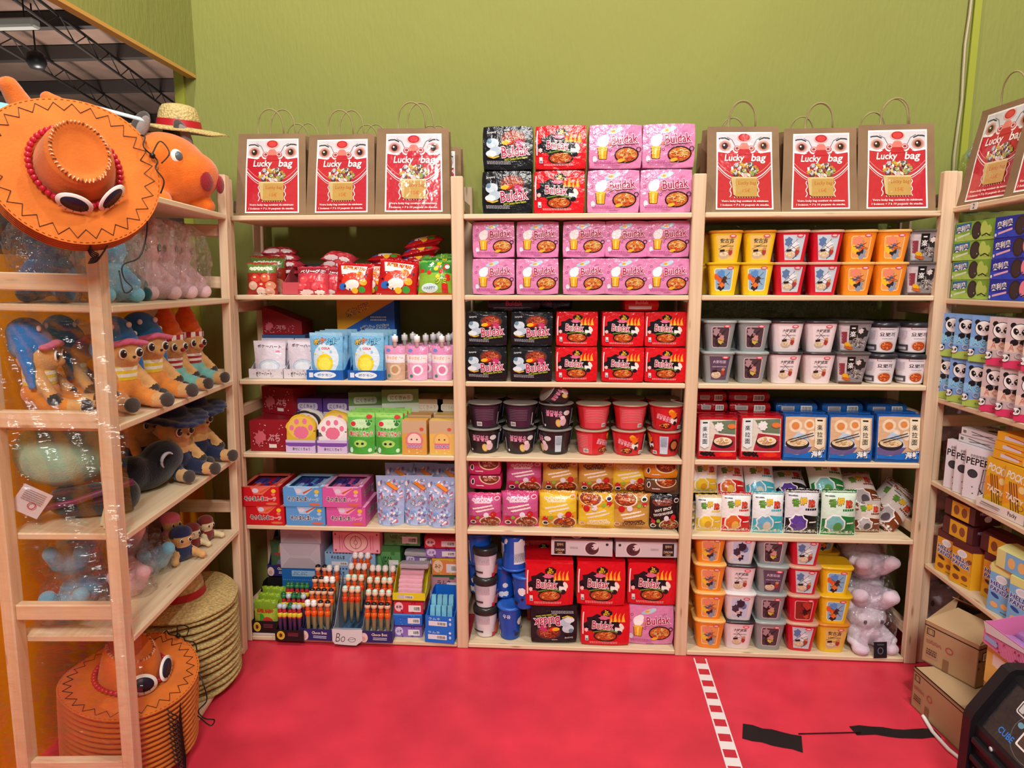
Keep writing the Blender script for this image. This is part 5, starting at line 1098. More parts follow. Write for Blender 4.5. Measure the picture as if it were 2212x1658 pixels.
# ---- bottom shelf: small boxes and candy tubes
def mk_small():
    def lab(c, c2, tcol, txt, w, h, oval=None, bar=True):
        A = w/h; a = Art(A); a.rect(0, 0, A, 1, c); a.rect(0, .86, A, .14, c2)
        if oval: a.ell(.45, .5, .38, .36, oval); a.text(txt, .45, .5, .26, tcol, w=.5, bold=.03, res=1)
        else: a.text(txt, A*.4, .6, .28, tcol, w=A*.5, bold=.02, res=1)
        if bar: a.rect(A*.5, .14, A*.42, .5, 'E8E4EA'); a.barcode(A*.66, .2, A*.24, .38)
        a.dots(0, .05, A, .9, 8, .06, c2, 3); return a
    for key, c, c2, tc, txt, ov, w, d, h in (('small_red', 'C82A3A', '8A1420', '3A1418', 'めわ', 'F0C0C8', .13, .14, .05), ('small_blue', '1E6AD0', '4A9AE8', '1E4A9A', 'ソーダ', None, .13, .14, .05), ('small_purple', '8A6AB8', '4A2A7A', '5A4A98', 'ぶど', 'D8C8EC', .13, .14, .05), ('small_orange', 'E08A4A', 'D8C030', '8A3A1A', 'みか', 'F0D0B0', .13, .14, .06), ('small_green', '5A9A5A', '3A7A3A', '1E4A1E', 'VIECO', None, .1, .13, .08), ('small_mix', 'C88A9A', '3A6A4A', '3A3A3A', 'ラムネ', None, .1, .13, .09)):
        kind(key, 'candy_box', 'candy box', [(None, box_form(w, d, h, c, {'front': lab(c, c2, tc, txt, w, h, ov), 'right': lab(c, c2, tc, txt, d, h, ov, False)}), 'card', None)])
    a = Art(2.16); a.rect(0, 0, 2.16, 1, 'E08AA0'); a.rect(.03, .04, 2.1, .92, 'ECA4B4'); a.ell(1.05, .5, .55, .46, 'F0C4C0'); a.ring(1.05, .5, .55, .46, .03, 'A83A58'); a.ring(1.05, .5, .26, .3, .025, 'A83A58'); a.ring(1.05, .5, .08, .1, .02, 'A83A58'); a.line([(1.05, .62), (1.05, .84)], .02, 'A83A58'); a.line([(1.05, .16), (1.05, .38)], .02, 'A83A58')
    for x in (.12, 2.04):
        for y in (.12, .88): a.ell(x, y, .04, .05, '8A2A48')
    for x in (.3, 1.72): a.rect(x, .15, .03, .7, 'C8607A'); a.rect(x+.12, .15, .02, .7, 'C8607A')
    kind('box_pink', 'candy_box', 'candy box', [(None, box_form(.194, .13, .09, 'E08AA0', {'front': a}), 'card', None)])
    a = Art(3.1); a.rect(0, 0, 3.1, 1, '8AB4DC')
    for i in range(15): a.rect(.1+.2*i, .9, .1, .1, '2A4A7A')
    a.text('そのまんま', .8, .66, .24, '1E1A20', w=.85, bold=.02, res=1); a.rect(.4, .16, 1.0, .24, 'E4DCE4'); a.barcode(.9, .18, .48, .2); a.ell(1.95, .5, .42, .4, 'B8C8EC'); a.ell(1.95, .5, .32, .3, '8AA0D8'); a.line([(2.1, .12), (2.85, .75)], .2, 'C8502A'); a.line([(2.25, .3), (2.7, .68)], .07, 'F0C060')
    kind('box_gumblue', 'gum_box', 'gum box', [(None, box_form(.21, .13, .068, '8AB4DC', {'front': a}), 'card', None)])
    a = Art(1.6); a.rect(0, 0, 1.6, 1, 'C4BCC8'); a.poly([(0, 0), (1.6, 0), (1.2, .42), (.35, .42)], 'B4ACB8'); a.poly([(0, 1), (1.6, 1), (1.2, .52), (.35, .52)], 'BCB4C0')
    for p in ([(0, 0), (.35, .45)], [(1.6, 0), (1.2, .45)], [(0, 1), (.35, .5)], [(1.6, 1), (1.2, .5)]): a.line(p, .012, 'D8D2DC')
    kind('carton_white', 'carton', 'carton', [(None, box_form(.168, .14, .106, 'C4BCC8', {'front': a}), 'card', None)])
    a = Art(1.2); a.rect(0, 0, 1.2, 1, '1E6AB8'); a.rect(.3, .74, .7, .18, 'A8C8E8'); a.text('ぷにぷに', .55, .83, .12, '1E5AA0', w=.45, res=1)
    for i in range(20): a.rect(.03+.058*i, .62, .03, .02, '7AB0E0')
    a.text('めちゃ', .2, .3, .3, '7AB0E0', w=.28, res=1); kind('carton_blue', 'carton', 'carton', [(None, box_form(.168, .14, .14, '1E6AB8', {'front': a}), 'card', None)])
    # black and blue display trays
    def tr(c, kindn):
        a = Art(3.0); a.rect(0, 0, 3, 1, c)
        if kindn == 'disc': a.ell(.62, .5, .42, .4, 'E8C84A'); a.ell(.62, .5, .35, .33, 'D8A82A'); a.splash(.6, .5, .2, '5A2A1E', 4, 6, .5); a.micro(1.4, .7, 1.1, 3, .06, '9A3A4A')
        else: a.ell(.35, .4, .36, .42, 'E8C8C0'); a.ell(.3, .3, .2, .2, 'D8A0A0'); a.text('Choco Box', 1.8, .68, .26, 'E8D8C0', w=1.5, bold=.03, res=1); a.micro(1.2, .36, 1.3, 2, .07, 'D8D8E8')
        return a
    kind('tray_black', 'display_box', 'display box', [(None, tray_form(.135, .17, .05, .16, '1E1618', tr('1E1618', 'disc')), 'card', None)])
    kind('tray_navy', 'display_box', 'display box', [(None, tray_form(.13, .17, .048, .16, '2A2A6A', tr('2A2A6A', 'word'), 'B4BCC4'), 'card', None)])
    pm = tray_form(.115, .2, .06, .22, 'A8A8B0', None, '4A6A8A')
    pa = Art(1.9); pa.poly([(0, 1), (0, .25), (.15, .05), (1.5, 0), (1.9, .3), (1.9, 1)], 'D8D4D6'); pa.text('Bo', .55, .48, .55, '2A2A2E', w=.6, shear=.2, bold=-.012); pa.ring(1.25, .36, .22, .14, .025, '2A2A2E'); pa.line([(.95, .34), (1.5, .42)], .02, '2A2A2E')
    pp = MB(); pp.art(lambda u, v, e: Vector(((u-.5)*.12, -.004-e-.004*math.sin(3*u), v*.07-.012)), pa, .15)
    kind('tray_paper', 'display_box', 'display box', [('box', pm, 'card', None), ('paper_sign', pp, 'paper', 0)])
    a = Art(.9); a.rect(0, 0, .9, 1, 'A8C03A'); a.rect(0, .72, .9, .28, '7A9A2A'); a.text('SUPER MARIO', .45, .66, .12, 'C8402A', w=.66, bold=.05, out='3A2A1A', res=1); a.ell(.25, .45, .18, .13, '3A9A2E'); a.ell(.55, .32, .22, .16, 'C03A34'); a.ell(.55, .22, .16, .1, 'D8A890'); a.ell(.8, .25, .09, .1, 'B8B8C0'); a.rect(.08, .08, .16, .5, 'A89A3A')
    kind('pack_lime', 'candy_pouch', 'candy pouch', [(None, bag_form(.12, .13, .03, 'A8C03A', a, 51), 'film', None)])
    a = Art(.9); a.rect(0, 0, .9, 1, '4A6A4A'); a.splash(.6, .75, .3, 'B8882A', 3, 8, .4); a.ell(.5, .3, .25, .18, '6A7A9A'); a.ell(.3, .2, .12, .1, '9A2A34'); a.ell(.62, .4, .14, .12, '8A9AC8'); scrib(a, .15, .6, .55, .1, 'A83A4A', 3, .025)
    kind('pack_moss', 'candy_pouch', 'candy pouch', [(None, bag_form(.12, .13, .03, '4A6A4A', a, 52), 'film', None)])
    # candy tubes
    for key, body, low, collar, bulb, top in (('tube_yellow', 'B82A34', '4A2A4A', 'D8C030', 'B8C0CC', '3A3A3E'), ('tube_green', 'B82A34', '4A2A4A', 'D8C030', '2A7A4A', '1E5A34'), ('tube_orange', 'D8501E', '8A7A5A', 'E0641E', 'E8B898', '1E1A1E'), ('tube_white', 'D8501E', '8A7A5A', 'E85A24', 'F0ECE8', 'F4F4F0'), ('tube_mint', 'D8501E', '8A7A5A', 'D8401E', 'E8C4A8', 'C4E4D0')):
        b = MB(); b.lathe([(0, 0), (.004, 0), (.006, .03), (.0085, .075), (.009, .08)], [low, low, low, body], 12)
        b.lathe([(.0095, .08), (.0105, .083), (.0105, .092), (.008, .095)], collar, 12); b.lathe([(.007, .094), (.0085, .1), (.006, .108)], body, 12)
        tp = MB(); tp.ball((0, 0, .117), (.0105, .0105, .011), bulb, 12, 8)
        if 'yellow' not in key: tp.ball((0, .001, .1245), (.0098, .0098, .0075), top, 12, 6)
        kind(key, 'candy_tube', 'candy tube', [('tube', b, 'plastic', None), ('top_ball', tp, 'plastic', 0)])
mk_small()
z = SHZ[5]+.001; G = 'candy boxes on the bottom shelf'
put('tray_black', (-.796, .004, z+.012), 'black display box with a yellow disc beside the corner post', 0, 'black display boxes', (.78, .95, 1)); 
kind('riser', 'carton', 'carton', [(None, box_form(.13, .16, .011, 'D8CFC4', {}), 'card', None)])
put('riser', (-.796, .004, z), 'flat pale card under the black display box beside the corner post', 0, None, (.78, 1, 1))
for k in range(3): put('pack_lime', (-.796+.003*k, .008+.032*k, z+.0145+.004*k), 'lime green candy pouch, %s in the black box' % ('front one', 'second one', 'last one')[k], jit(.05), 'lime candy pouches', (.82, .9, 1.0+.06*k), -.06)
kind('carton_dark', 'carton', 'carton', [(None, box_form(.13, .1, .175, '2E3A2A', {}), 'card', None)])
put('carton_dark', (-.787, .185, z), 'dark green carton hidden behind the lime green pouches')
put('tray_navy', (-.785, .165, z+.178), 'navy display box of dark green pouches, raised beside the corner post', 0, 'navy display boxes', (.93, .7, 1))
for k in range(2): put('pack_moss', (-.785, .175+.035*k, z+.185), 'dark green candy pouch, %s in the raised navy box' % ('front one', 'rear one')[k], 0, 'moss candy pouches', (.95, .9, 1.08), -.05)
put('carton_blue', (-.687, .135, z+.09), 'bright blue carton under two white cartons', 0); kind('carton_slate', 'carton', 'carton', [(None, box_form(.168, .14, .089, '3A4A6A', {}), 'card', None)])
put('carton_slate', (-.687, .135, z), 'slate blue carton hidden lowest behind the candy tubes')
put('carton_white', (-.687, .13, z+.231), 'white carton with folded flaps on the blue carton', 0); put('carton_white', (-.684, .135, z+.338), 'white carton topmost under the fifth shelf board', 0, None, (1, 1, .9))
put('box_gumblue', (-.485, .14, z+.165), 'light blue gum box, lower of two, behind the tube displays', 0, 'light blue gum boxes'); put('box_gumblue', (-.482, .14, z+.234), 'light blue gum box directly under the pink box', 0, 'light blue gum boxes')
kind('carton_grey', 'carton', 'carton', [(None, box_form(.21, .13, .164, '4A6A8A', {}), 'card', None)])
put('carton_grey', (-.486, .142, z), 'grey blue carton hidden under the light blue gum boxes')
put('box_pink', (-.45, .13, z+.304), 'pink candy box with concentric rings under the shelf board', 0)
# candy tube displays
put('tray_black', (-.684, -.028, z), 'black display box with a yellow disc holding candy tubes', 0, 'black display boxes', (.84, .85, .9))
rows = (('tube_yellow', 'tube_yellow', 'tube_green', 'tube_yellow', 'tube_yellow'), ('tube_green', 'tube_yellow', 'tube_green', 'tube_green', 'tube_yellow'), ('tube_green', 'tube_green', 'tube_green', 'tube_green', 'tube_green'))
G2 = 'candy tubes in the displays'
for r, row in enumerate(rows):
    for i, kd in enumerate(row): put(kd, (-.726+.0195*i+.003*r, -.01+.032*r, z+.004+.028*r), '%s capped candy tube, %s, %s row of the black box' % (kd[5:].replace('yellow', 'silver'), nth(i, 5), ('front', 'second', 'back')[r]), jit(.6), G2, 1.08, -.08)
put('tray_navy', (-.578, -.018, z), 'navy and white display box next to the black one', -.02, 'navy display boxes', (.95, .9, 1))
for r in range(4):
    for i in range(4):
        kd = ('tube_white', 'tube_orange', 'tube_mint')[(0 if r == 0 and i < 2 else 1 if r < 2 else (1 if i < 2 else 0))]
        put(kd, (-.616+.0255*i+.004*r, .0+.03*r, z+.004+.036*r), '%s topped candy tube, %s, %s row of the navy box' % (kd[5:].replace('orange', 'black'), nth(i, 4), ('front', 'second', 'third', 'back')[r]), jit(.6), G2, 1.15, -.08)
put('tray_paper', (-.452, -.02, z), 'grey display box with a torn white paper sign on its front', .02, None, (1, .95, .95))
for r in range(4):
    for i in range(3):
        kd = ('tube_mint', 'tube_mint', 'tube_white', 'tube_white')[r]
        put(kd, (-.478+.026*i+.006*r, .035+.028*r, z+.05+.036*r), '%s topped candy tube, %s, %s row of the grey box' % (kd[5:], nth(i, 3), ('front', 'second', 'third', 'back')[r]), jit(.6), G2, 1.15, -.08)
put('tray_navy', (-.338, -.018, z), 'navy and white display box next to the grey one', .02, 'navy display boxes', (.98, .9, 1))
for r in range(4):
    for i in range(4):
        kd = ('tube_orange', 'tube_mint', 'tube_mint', 'tube_white')[r]
        put(kd, (-.379+.0275*i, .0+.03*r, z+.004+.038*r), '%s topped candy tube, %s, %s row of the last tube display' % (kd[5:].replace('orange', 'black'), nth(i, 4), ('front', 'second', 'third', 'back')[r]), jit(.6), G2, 1.15, -.06)
# stacks of small boxes
for x, y, zz, kd, s, l in ((-.222, .03, 0, 'small_purple', (.85, 1, 1), 'purple candy box at the foot of the stack beside the tube display'), (-.222, .03, .051, 'small_blue', (.88, 1, .95), 'blue candy box between a purple and a red one'), (-.218, .03, .1, 'small_red', (.9, 1, 1.1), 'red candy box under the yellow tray'),
        (-.33, .16, 0, 'small_green', (.95, 1, 2.0), 'green candy box low behind the last tube display'), (-.325, .16, .162, 'small_green', (.95, 1, 2.0), 'green candy box with pale lettering beside the pink box'), (-.27, .17, .325, 'small_green', (1.5, .9, .75), 'green and tan flat box under the shelf board'), (-.205, .175, .0, 'small_mix', (1.2, .8, 2.6), 'mixed colour candy box hidden behind the yellow tray'), (-.2, .175, .24, 'small_purple', (.9, .9, .95), 'purple candy box above the yellow tray at the back'),
        (-.085, .16, 0, 'small_mix', (1.15, 1, 1.2), 'mixed colour candy box lowest beside the middle post'), (-.085, .16, .11, 'small_mix', (1.15, 1, 1.1), 'mixed colour candy box second beside the middle post'), (-.085, .15, .21, 'small_orange', (.9, 1, 1.25), 'orange candy box third beside the middle post'), (-.1, .14, .288, 'small_purple', (1.02, 1, .9), 'purple candy box under the topmost red one'), (-.1, .13, .334, 'small_red', (1.05, 1, .95), 'red candy box topmost beside the middle post')):
    put(kd, (x, y, z+zz), l+', bottom shelf', jit(.03), G, s)
a = Art(1.9); a.rect(0, 0, 1.9, 1, 'E0D020'); a.rect(.3, .2, .7, .5, 'C8C0D0'); a.barcode(.7, .25, .5, .4)
kind('tray_yellow', 'display_box', 'display box', [(None, tray_form(.13, .13, .03, .1, 'E0D020', a), 'card', None)])
put('tray_yellow', (-.215, .028, z+.157), 'yellow display tray of pink candy strips on the red box', 0)
kind('strip', 'candy_strip', 'candy strip', [(None, pack_form(.1, .018, .03, 'E0A8B8', None, 3, .3, n=6), 'film', None)])
for k in range(6): put('strip', (-.214+jit(.004), .035+.01*k, z+.162+.0185*k*.8), 'pink candy strip in the yellow tray, %s from the front' % ORD[k], jit(.05), 'pink candy strips')
kind('strip_silver', 'candy_strip', 'candy strip', [(None, pack_form(.12, .02, .04, 'B8B0BC', None, 4, .3, n=6), 'film', None)])
for k in range(2): put('strip_silver', (-.205, .12+.045*k, z+.258+.021*k) if k else (-.205, .085, z+.262), 'silver candy strip lying above the yellow tray, %s' % ('front one', 'rear one')[k], jit(.1), 'silver candy strips')
a = Art(2.2); a.rect(0, 0, 2.2, 1, '1A70D8'); a.text('ラムネ', .7, .78, .18, 'B8D8F4', w=.9, bold=.02, res=1); a.rect(.25, .25, 1.4, .36, 'E4E4EE'); a.barcode(.85, .28, .75, .3); a.ell(1.9, .8, .09, .09, 'D8ECF8'); a.ell(1.9, .45, .09, .12, 'B8D8F0')
kind('tray_sky', 'display_box', 'display box', [(None, tray_form(.115, .16, .055, .11, '1A70D8', a), 'card', None)])
kind('box_sky', 'candy_box', 'candy box', [(None, box_form(.118, .15, .055, '1A70D8', {'front': a}), 'card', None)])
put('box_sky', (-.09, -.005, z), 'bright blue candy box with barcode at the foot beside the middle post', -.08)
put('tray_sky', (-.088, -.004, z+.056), 'bright blue tray of foil sweets on the blue candy box', -.08)
kind('foil', 'foil_sweet', 'sweet', [(None, pack_form(.02, .07, .02, '7AC0D8', None, 5, .4, n=6), 'film', None)])
for k in range(8): put('foil', (-.125+.023*(k % 4), .035+.03*(k//4), z+.06+.03*(k//4)), 'teal foil sweet in the bright blue tray, %s from left, %s row' % (ORD[k % 4], ('front', 'back')[k//4]), jit(.1), 'teal foil sweets', 1, -.2)
# ================================================================ right shelving: biscuit boxes
def putR(kd, y, z, label, rz=0, group=None, scale=None, dx=0, rx=0, ry=0):
    return put(kd, (RX-.02*z+.006+dx, y, z+.0012), label, -PI/2+rz, group, scale, rx, ry)
for y, s, l in ((-.125, 1.03, 'kraft paper bag with red poster on the side shelving by the corner'), (-.365, 1.05, 'kraft paper bag with red poster cut by the picture edge, side shelving')):
    putR('lucky', y, RZ[0], l, .12, 'kraft lucky bags on the side shelving', s, .025)
def mk_biscuit():
    for key, c, c2, fill in (('wafer_green', '7AB03A', 'A8D060', 'B8D468'), ('wafer_blue', '1A2EA8', '2A4AD0', 'F08AA0')):
        A = .2/.0625; a = Art(A); a.rect(0, 0, A, 1, c); a.poly([(0, 0), (0, .4), (1.3, .3), (A, .1), (A, 0)], c2); a.poly([(.1, .42), (1.3, .62), (1.3, .95), (.1, .9)], '2A6AA8' if 'green' in key else c)
        a.text('奥利奥', .68, .66, .34, 'F2F4F8', w=1.05, rot=.12, bold=.03, out='2A4A8A', ow=.03, res=1); a.line([(.3, .2), (1.2, .38)], .1, 'D8E8D0' if 'green' in key else 'E8B8D0')
        a.ell(1.75, .5, .38, .46, '2A2224'); a.ell(1.75, .5, .3, .37, '3A3032'); a.ell(2.3, .56, .26, .38, fill); a.splash(2.62, .45, .3, fill, 4, 8, .5); a.ell(.12, .14, .07, .08, 'E8F0F0'); a.line([(2.2, .2), (2.5, .3), (2.8, .18)], .06, '2A2224')
        a.dots(.1, .05, 2.9, .3, 8, .04, c2, 3)
        kind(key, 'biscuit_box', 'biscuit box', [(None, box_form(.2, .055, .0625, c, {'front': a}), 'card', None)])
    def pface(a, x, y, r):
        for s in (-1, 1): a.ell(x+s*r*.75, y+r*.68, r*.3, r*.3, '161418')
        a.ell(x, y, r, r*.9, '161418'); a.ell(x, y, r*.93, r*.83, 'F2F2F2')
        for s in (-1, 1): a.ell(x+s*r*.42, y+.05*r, r*.26, r*.38, '161418', rot=-s*.5); a.ell(x+s*r*.34, y+.12*r, r*.07, r*.08, 'F4F4F4')
        a.ell(x, y-.28*r, r*.3, r*.2, 'DCDCE4'); a.ell(x, y-.22*r, r*.09, r*.06, '161418')
    for key, bg, bg2, foot, foot2, tc in (('panda_blue', '7AA4DC', '8AC4EC', 'A8C85A', 'E0D05A', '9ADCF0'), ('panda_pink', 'C8B4B8', 'E4CCBC', 'D83A6A', 'E87A9A', 'C87A6A')):
        A = .135/.148; a = Art(A); a.rect(0, 0, A, 1, bg); a.rect(0, .32, A, .2, bg2); a.poly([(0, 0), (A, 0), (A, .2), (.5, .2), (0, .13)], foot); a.poly([(.1, .15), (.6, .22), (A, .2), (.5, .17)], foot2)
        pface(a, .27, .73, .19); a.ell(.18, .52, .08, .06, '161418'); a.ell(.36, .52, .08, .06, '161418'); pface(a, .7, .7, .11); a.ring(.75, .9, .09, .06, .02, 'D8ECF8')
        a.text('A COOKIES', A/2+.03, .425, .13, tc, w=A*.88, bold=.02, out='F4F0EC' if 'pink' in key else '4A8AC8', ow=.03, res=1); pface(a, .62, .27, .12); pface(a, .04, .2, .09); a.ring(.3, .27, .06, .05, .02, 'DCE4F0'); a.text('big surprise', .55, .09, .045, '2A3A1A', w=.5, res=1)
        kind(key, 'cookie_box', 'cookie box', [(None, box_form(.135, .03, .148, bg, {'front': a, 'right': Art(.2)}), 'card', None)])
    A = .105/.17; a = Art(A); a.rect(0, 0, A, 1, 'DCD8DE'); a.text('PEPERO', A/2, .74, .14, '161618', w=A*.94, bold=.02); a.ell(.16, .5, .1, .085, '26262A'); a.ell(.16, .5, .085, .07, '3A3A40'); a.ring(.45, .28, .14, .13, .015, '9A98A0'); a.ring(.45, .28, .14, .13, .03, '26262A', 12, 3.4, 5.2)
    a.line([(.3, .05), (.36, .62)], .02, '6A6870'); a.line([(.35, .05), (.4, .6)], .012, '9A98A0'); a.dots(.05, .1, .5, .6, 8, .012, '26262A', 3); a.micro(.1, .86, .4, 2, .014, '8A8890')
    b = Art(5.0); b.rect(0, 0, 5, 1, 'D8D4DC'); b.barcode(.15, .2, .5, .6); b.line([(1.2, .7), (3.8, .3)], .06, '3A3A40'); b.line([(1.3, .3), (3.6, .6)], .06, '3A3A40')
    kind('stick_white', 'biscuit_box', 'biscuit box', [(None, box_form(.105, .022, .17, 'DCD8DE', {'front': a}), 'card', None)])
    t = Art(1.6); t.rect(0, 0, 1.6, 1, 'C8C6CA'); t.text('PEPERO', .6, .72, .26, '161618', w=1.0, bold=.02); t.ell(.8, .35, .18, .13, '26262A')
    kind('stick_white_flat', 'biscuit_box', 'biscuit box', [(None, box_form(.175, .11, .025, 'DCD8DE', {'front': b, 'top': t}), 'card', None)])
    A = .088/.16; a = Art(A); a.rect(0, 0, A, 1, 'E8B414'); a.poly([(0, .2), (A, .5), (A, .8), (0, .6)], 'E89A1E'); a.text('POCKY', A*.52, .8, .16, 'F4F0E0', w=A*.86, rot=-.1, shear=.2, bold=.04, out='C8901A', ow=.03)
    for x0, x1 in ((.16, .3), (.22, .36), (.28, .42), (.12, .24)): a.line([(x0, .68), (x1, .08)], .022, '6A3A1E')
    a.text('TASTY', A*.5, .38, .12, 'F4ECD8', w=A*.8, rot=-.15, bold=.04); a.ell(.42, .6, .08, .07, 'F0DC90'); a.ring(.42, .26, .08, .05, .012, 'A8781A')
    kind('stick_yellow', 'biscuit_box', 'biscuit box', [(None, box_form(.088, .03, .16, 'E8B414', {'front': a}), 'card', None)])
    b = Art(5.0); b.rect(0, 0, 5, 1, 'E8A818'); b.rect(.9, .25, 2.2, .4, 'D8D4DC'); b.line([(1.4, .7), (3.4, .5)], .12, 'C8541E'); b.rect(3.6, .1, 1, .7, 'D0D4E0')
    kind('stick_yellow_flat', 'biscuit_box', 'biscuit box', [(None, box_form(.16, .09, .028, 'E8A818', {'front': b}), 'card', None)])
    a = Art(6.0); a.rect(0, 0, 6, 1, 'E8E4DC'); a.text('Pocky', 4.6, .5, .6, '2A2622', w=1.1, bold=.02); a.micro(.6, .6, 2.6, 2, .1, '7A766E')
    kind('tray_cream', 'display_box', 'display box', [(None, tray_form(.19, .06, .03, .05, 'E8E4DC', a), 'card', None)])
    # six-sided biscuit boxes
    def hexbox(key, c, c2, front, w=.088, d=.075, h=.15, cut=.02):
        mb = MB(); pts = [(-w/2+cut*.2, 0), (w/2-cut*.2, 0), (w/2+cut*.6, d/2), (w/2-cut*.2, d), (-w/2+cut*.2, d), (-w/2-cut*.6, d/2)]
        mb.prism(pts, 0, h, c, 'z'); mb.prism([(x*1.02, (y-d/2)*1.02+d/2) for x, y in pts], h*.86, h+.001, c2, 'z')
        mb.art(lambda u, v, e: Vector(((u-.5)*(w-cut*.4), -e-.001, v*h)), front)
        kind(key, 'biscuit_box', 'biscuit box', [(None, mb, 'card', None)])
    for key, c, c2, acc, tc in (('hexa_brown', 'E0A81E', '5A2428', '8A4A2A', '2A3A8A'), ('hexa_blue', '7AB4E4', 'E0DC8A', 'E8B870', '2A3A8A')):
        A = .08/.15; a = Art(A); a.rect(0, 0, A, .3, c); a.rect(0, .3, A, .56, c if 'blue' in key else 'D89A28'); a.rect(0, .84, A, .16, c2)
        a.ell(A*.5, .74, .13, .085, 'EEF0F4'); a.ell(A*.5, .74, .1, .06, 'D8DCE4'); a.text('HELLO', A*.5, .6, .1, tc, w=A*.86, rot=-.08, bold=.03, out='F0F0F4', ow=.06); a.text('PANDA', A*.5, .48, .1, tc, w=A*.86, rot=-.08, bold=.03, out='F0F0F4', ow=.06)
        a.ell(A*.3, .36, .1, .04, '4A2A22' if 'brown' in key else '2A4A9A', rot=-.3); a.ell(A*.3, .16, .09, .06, acc); a.ell(A*.72, .2, .08, .06, acc); a.ell(A*.9, .62, .07, .05, acc); a.text('meiji', A*.75, .06, .04, '2A2A2A', w=.16)
        hexbox(key, c, c2, a)
        b = Art(1.9); b.rect(0, 0, 1.9, 1, '5A2428' if 'brown' in key else 'DCD88E'); b.poly([(.45, 0), (1.55, 0), (1.55, 1), (.45, 1)], c); b.ell(.75, .5, .18, .3, acc); b.ell(1.25, .5, .18, .3, acc)
        mb = MB(); w, d, h = .14, .09, .055; mb.prism([(0, 0), (d, 0), (d, h), (d*.7, h+.012), (d*.3, h+.012), (0, h)], -w/2, w/2, '5A2428' if 'brown' in key else 'DCD88E', 'x')
        mb.art(lambda u, v, e: Vector(((u-.5)*w, -e-.0004, v*h)), b); s = Art(1.4); s.rect(0, 0, 1.4, 1, '4E2026' if 'brown' in key else 'C8C480'); s.ell(.7, .42, .2, .2, 'E0E4EC'); s.text('HELLO PANDA', .7, .76, .18, 'C8C8E8', w=.9, bold=.02)
        mb.art(lambda u, v, e: Vector((w/2+e+.0004, u*d, v*h)), s)
        kind(key+'_flat', 'biscuit_box', 'biscuit box', [(None, mb, 'card', None)])
mk_biscuit()
for c, y in (('green', -.098), ('blue', -.303)):
    for k in range(4): putR('wafer_'+c, y+jit(.003), RZ[1]+.063*k, '%s sandwich biscuit box with a split dark biscuit, %s of its stack' % (c, ('lowest', 'second from bottom', 'third from bottom', 'topmost')[k]), .05+jit(.03), 'sandwich biscuit boxes', None, .012)
for r in (0, 1):
    for i, y in enumerate((-.045, -.122, -.21, -.298, -.378, -.458)):
        c = 'blue' if i < 3 else 'pink'
        putR('panda_'+c, y-.012*r, RZ[2]+.149*r, '%s panda cookie box, %s of three, %s row' % (c, ('nearest the corner post', 'middle one', 'furthest from the corner')[i % 3], ('lower', 'upper')[r]), .42, 'panda cookie boxes', None, .015)
for i, y in enumerate((-.118, -.172, -.226)): putR('stick_white', y, RZ[3], 'white biscuit stick box with black lettering, %s' % ('nearest the corner post', 'between two others', 'beside the yellow boxes')[i], .42, 'white stick boxes', None, .015)
for k in range(2): putR('stick_white_flat', -.19-.012*k, RZ[3]+.1715+.0262*k, 'white biscuit stick box lying flat, %s of two' % ('lower', 'upper')[k], .2, 'white stick boxes', None, .03)
putR('tray_cream', -.36, RZ[3], 'cream display tray holding yellow biscuit stick boxes', .1, None, None, -.004)
for i, y in enumerate((-.318, -.405)): putR('stick_yellow', y, RZ[3]+.003, 'yellow biscuit stick box, %s in the cream tray' % ('beside the white boxes', 'away from the white boxes')[i], .1, 'yellow stick boxes', None, .006)
for k in range(3): putR('stick_yellow_flat', -.375-.006*k, RZ[3]+.166+.029*k, 'yellow biscuit stick box lying flat, %s of three' % ('lowest', 'middle', 'topmost')[k], .12, 'yellow stick boxes', None, .015)
kind('box_darkgreen', 'biscuit_box', 'biscuit box', [(None, box_form(.09, .05, .14, '1E3A28', {}), 'card', None)])
putR('box_darkgreen', -.53, RZ[3], 'dark green box beside the yellow biscuit sticks', .1)
for i, y in enumerate((-.085, -.175)): putR('hexa_brown', y, RZ[4], 'yellow and brown six-sided biscuit box, %s of the front pair' % ('corner one', 'second')[i], .25, 'six-sided biscuit boxes', None, .012)
putR('hexa_brown', -.285, RZ[4], 'yellow and brown six-sided biscuit box between the pair and the blue ones', .3, 'six-sided biscuit boxes', None, .05)
for i, y in enumerate((-.375, -.465)): putR('hexa_blue', y, RZ[4], 'light blue six-sided biscuit box, %s' % ('beside the brown ones', 'furthest from the corner')[i], .25, 'six-sided biscuit boxes', None, .012)
for k in range(2): putR('hexa_brown_flat', -.135-.004*k, RZ[4]+.1525+.0685*k, 'brown six-sided biscuit box lying flat, %s of two on the front pair' % ('lower', 'upper')[k], .12, 'six-sided biscuit boxes', None, .015)
putR('hexa_brown_flat', -.29, RZ[4]+.1525, 'brown six-sided biscuit box lying flat above the single one', .15, 'six-sided biscuit boxes', None, .05)
putR('hexa_blue_flat', -.425, RZ[4]+.1525, 'pale yellow and blue six-sided biscuit box lying flat', .15, 'six-sided biscuit boxes', None, .015)
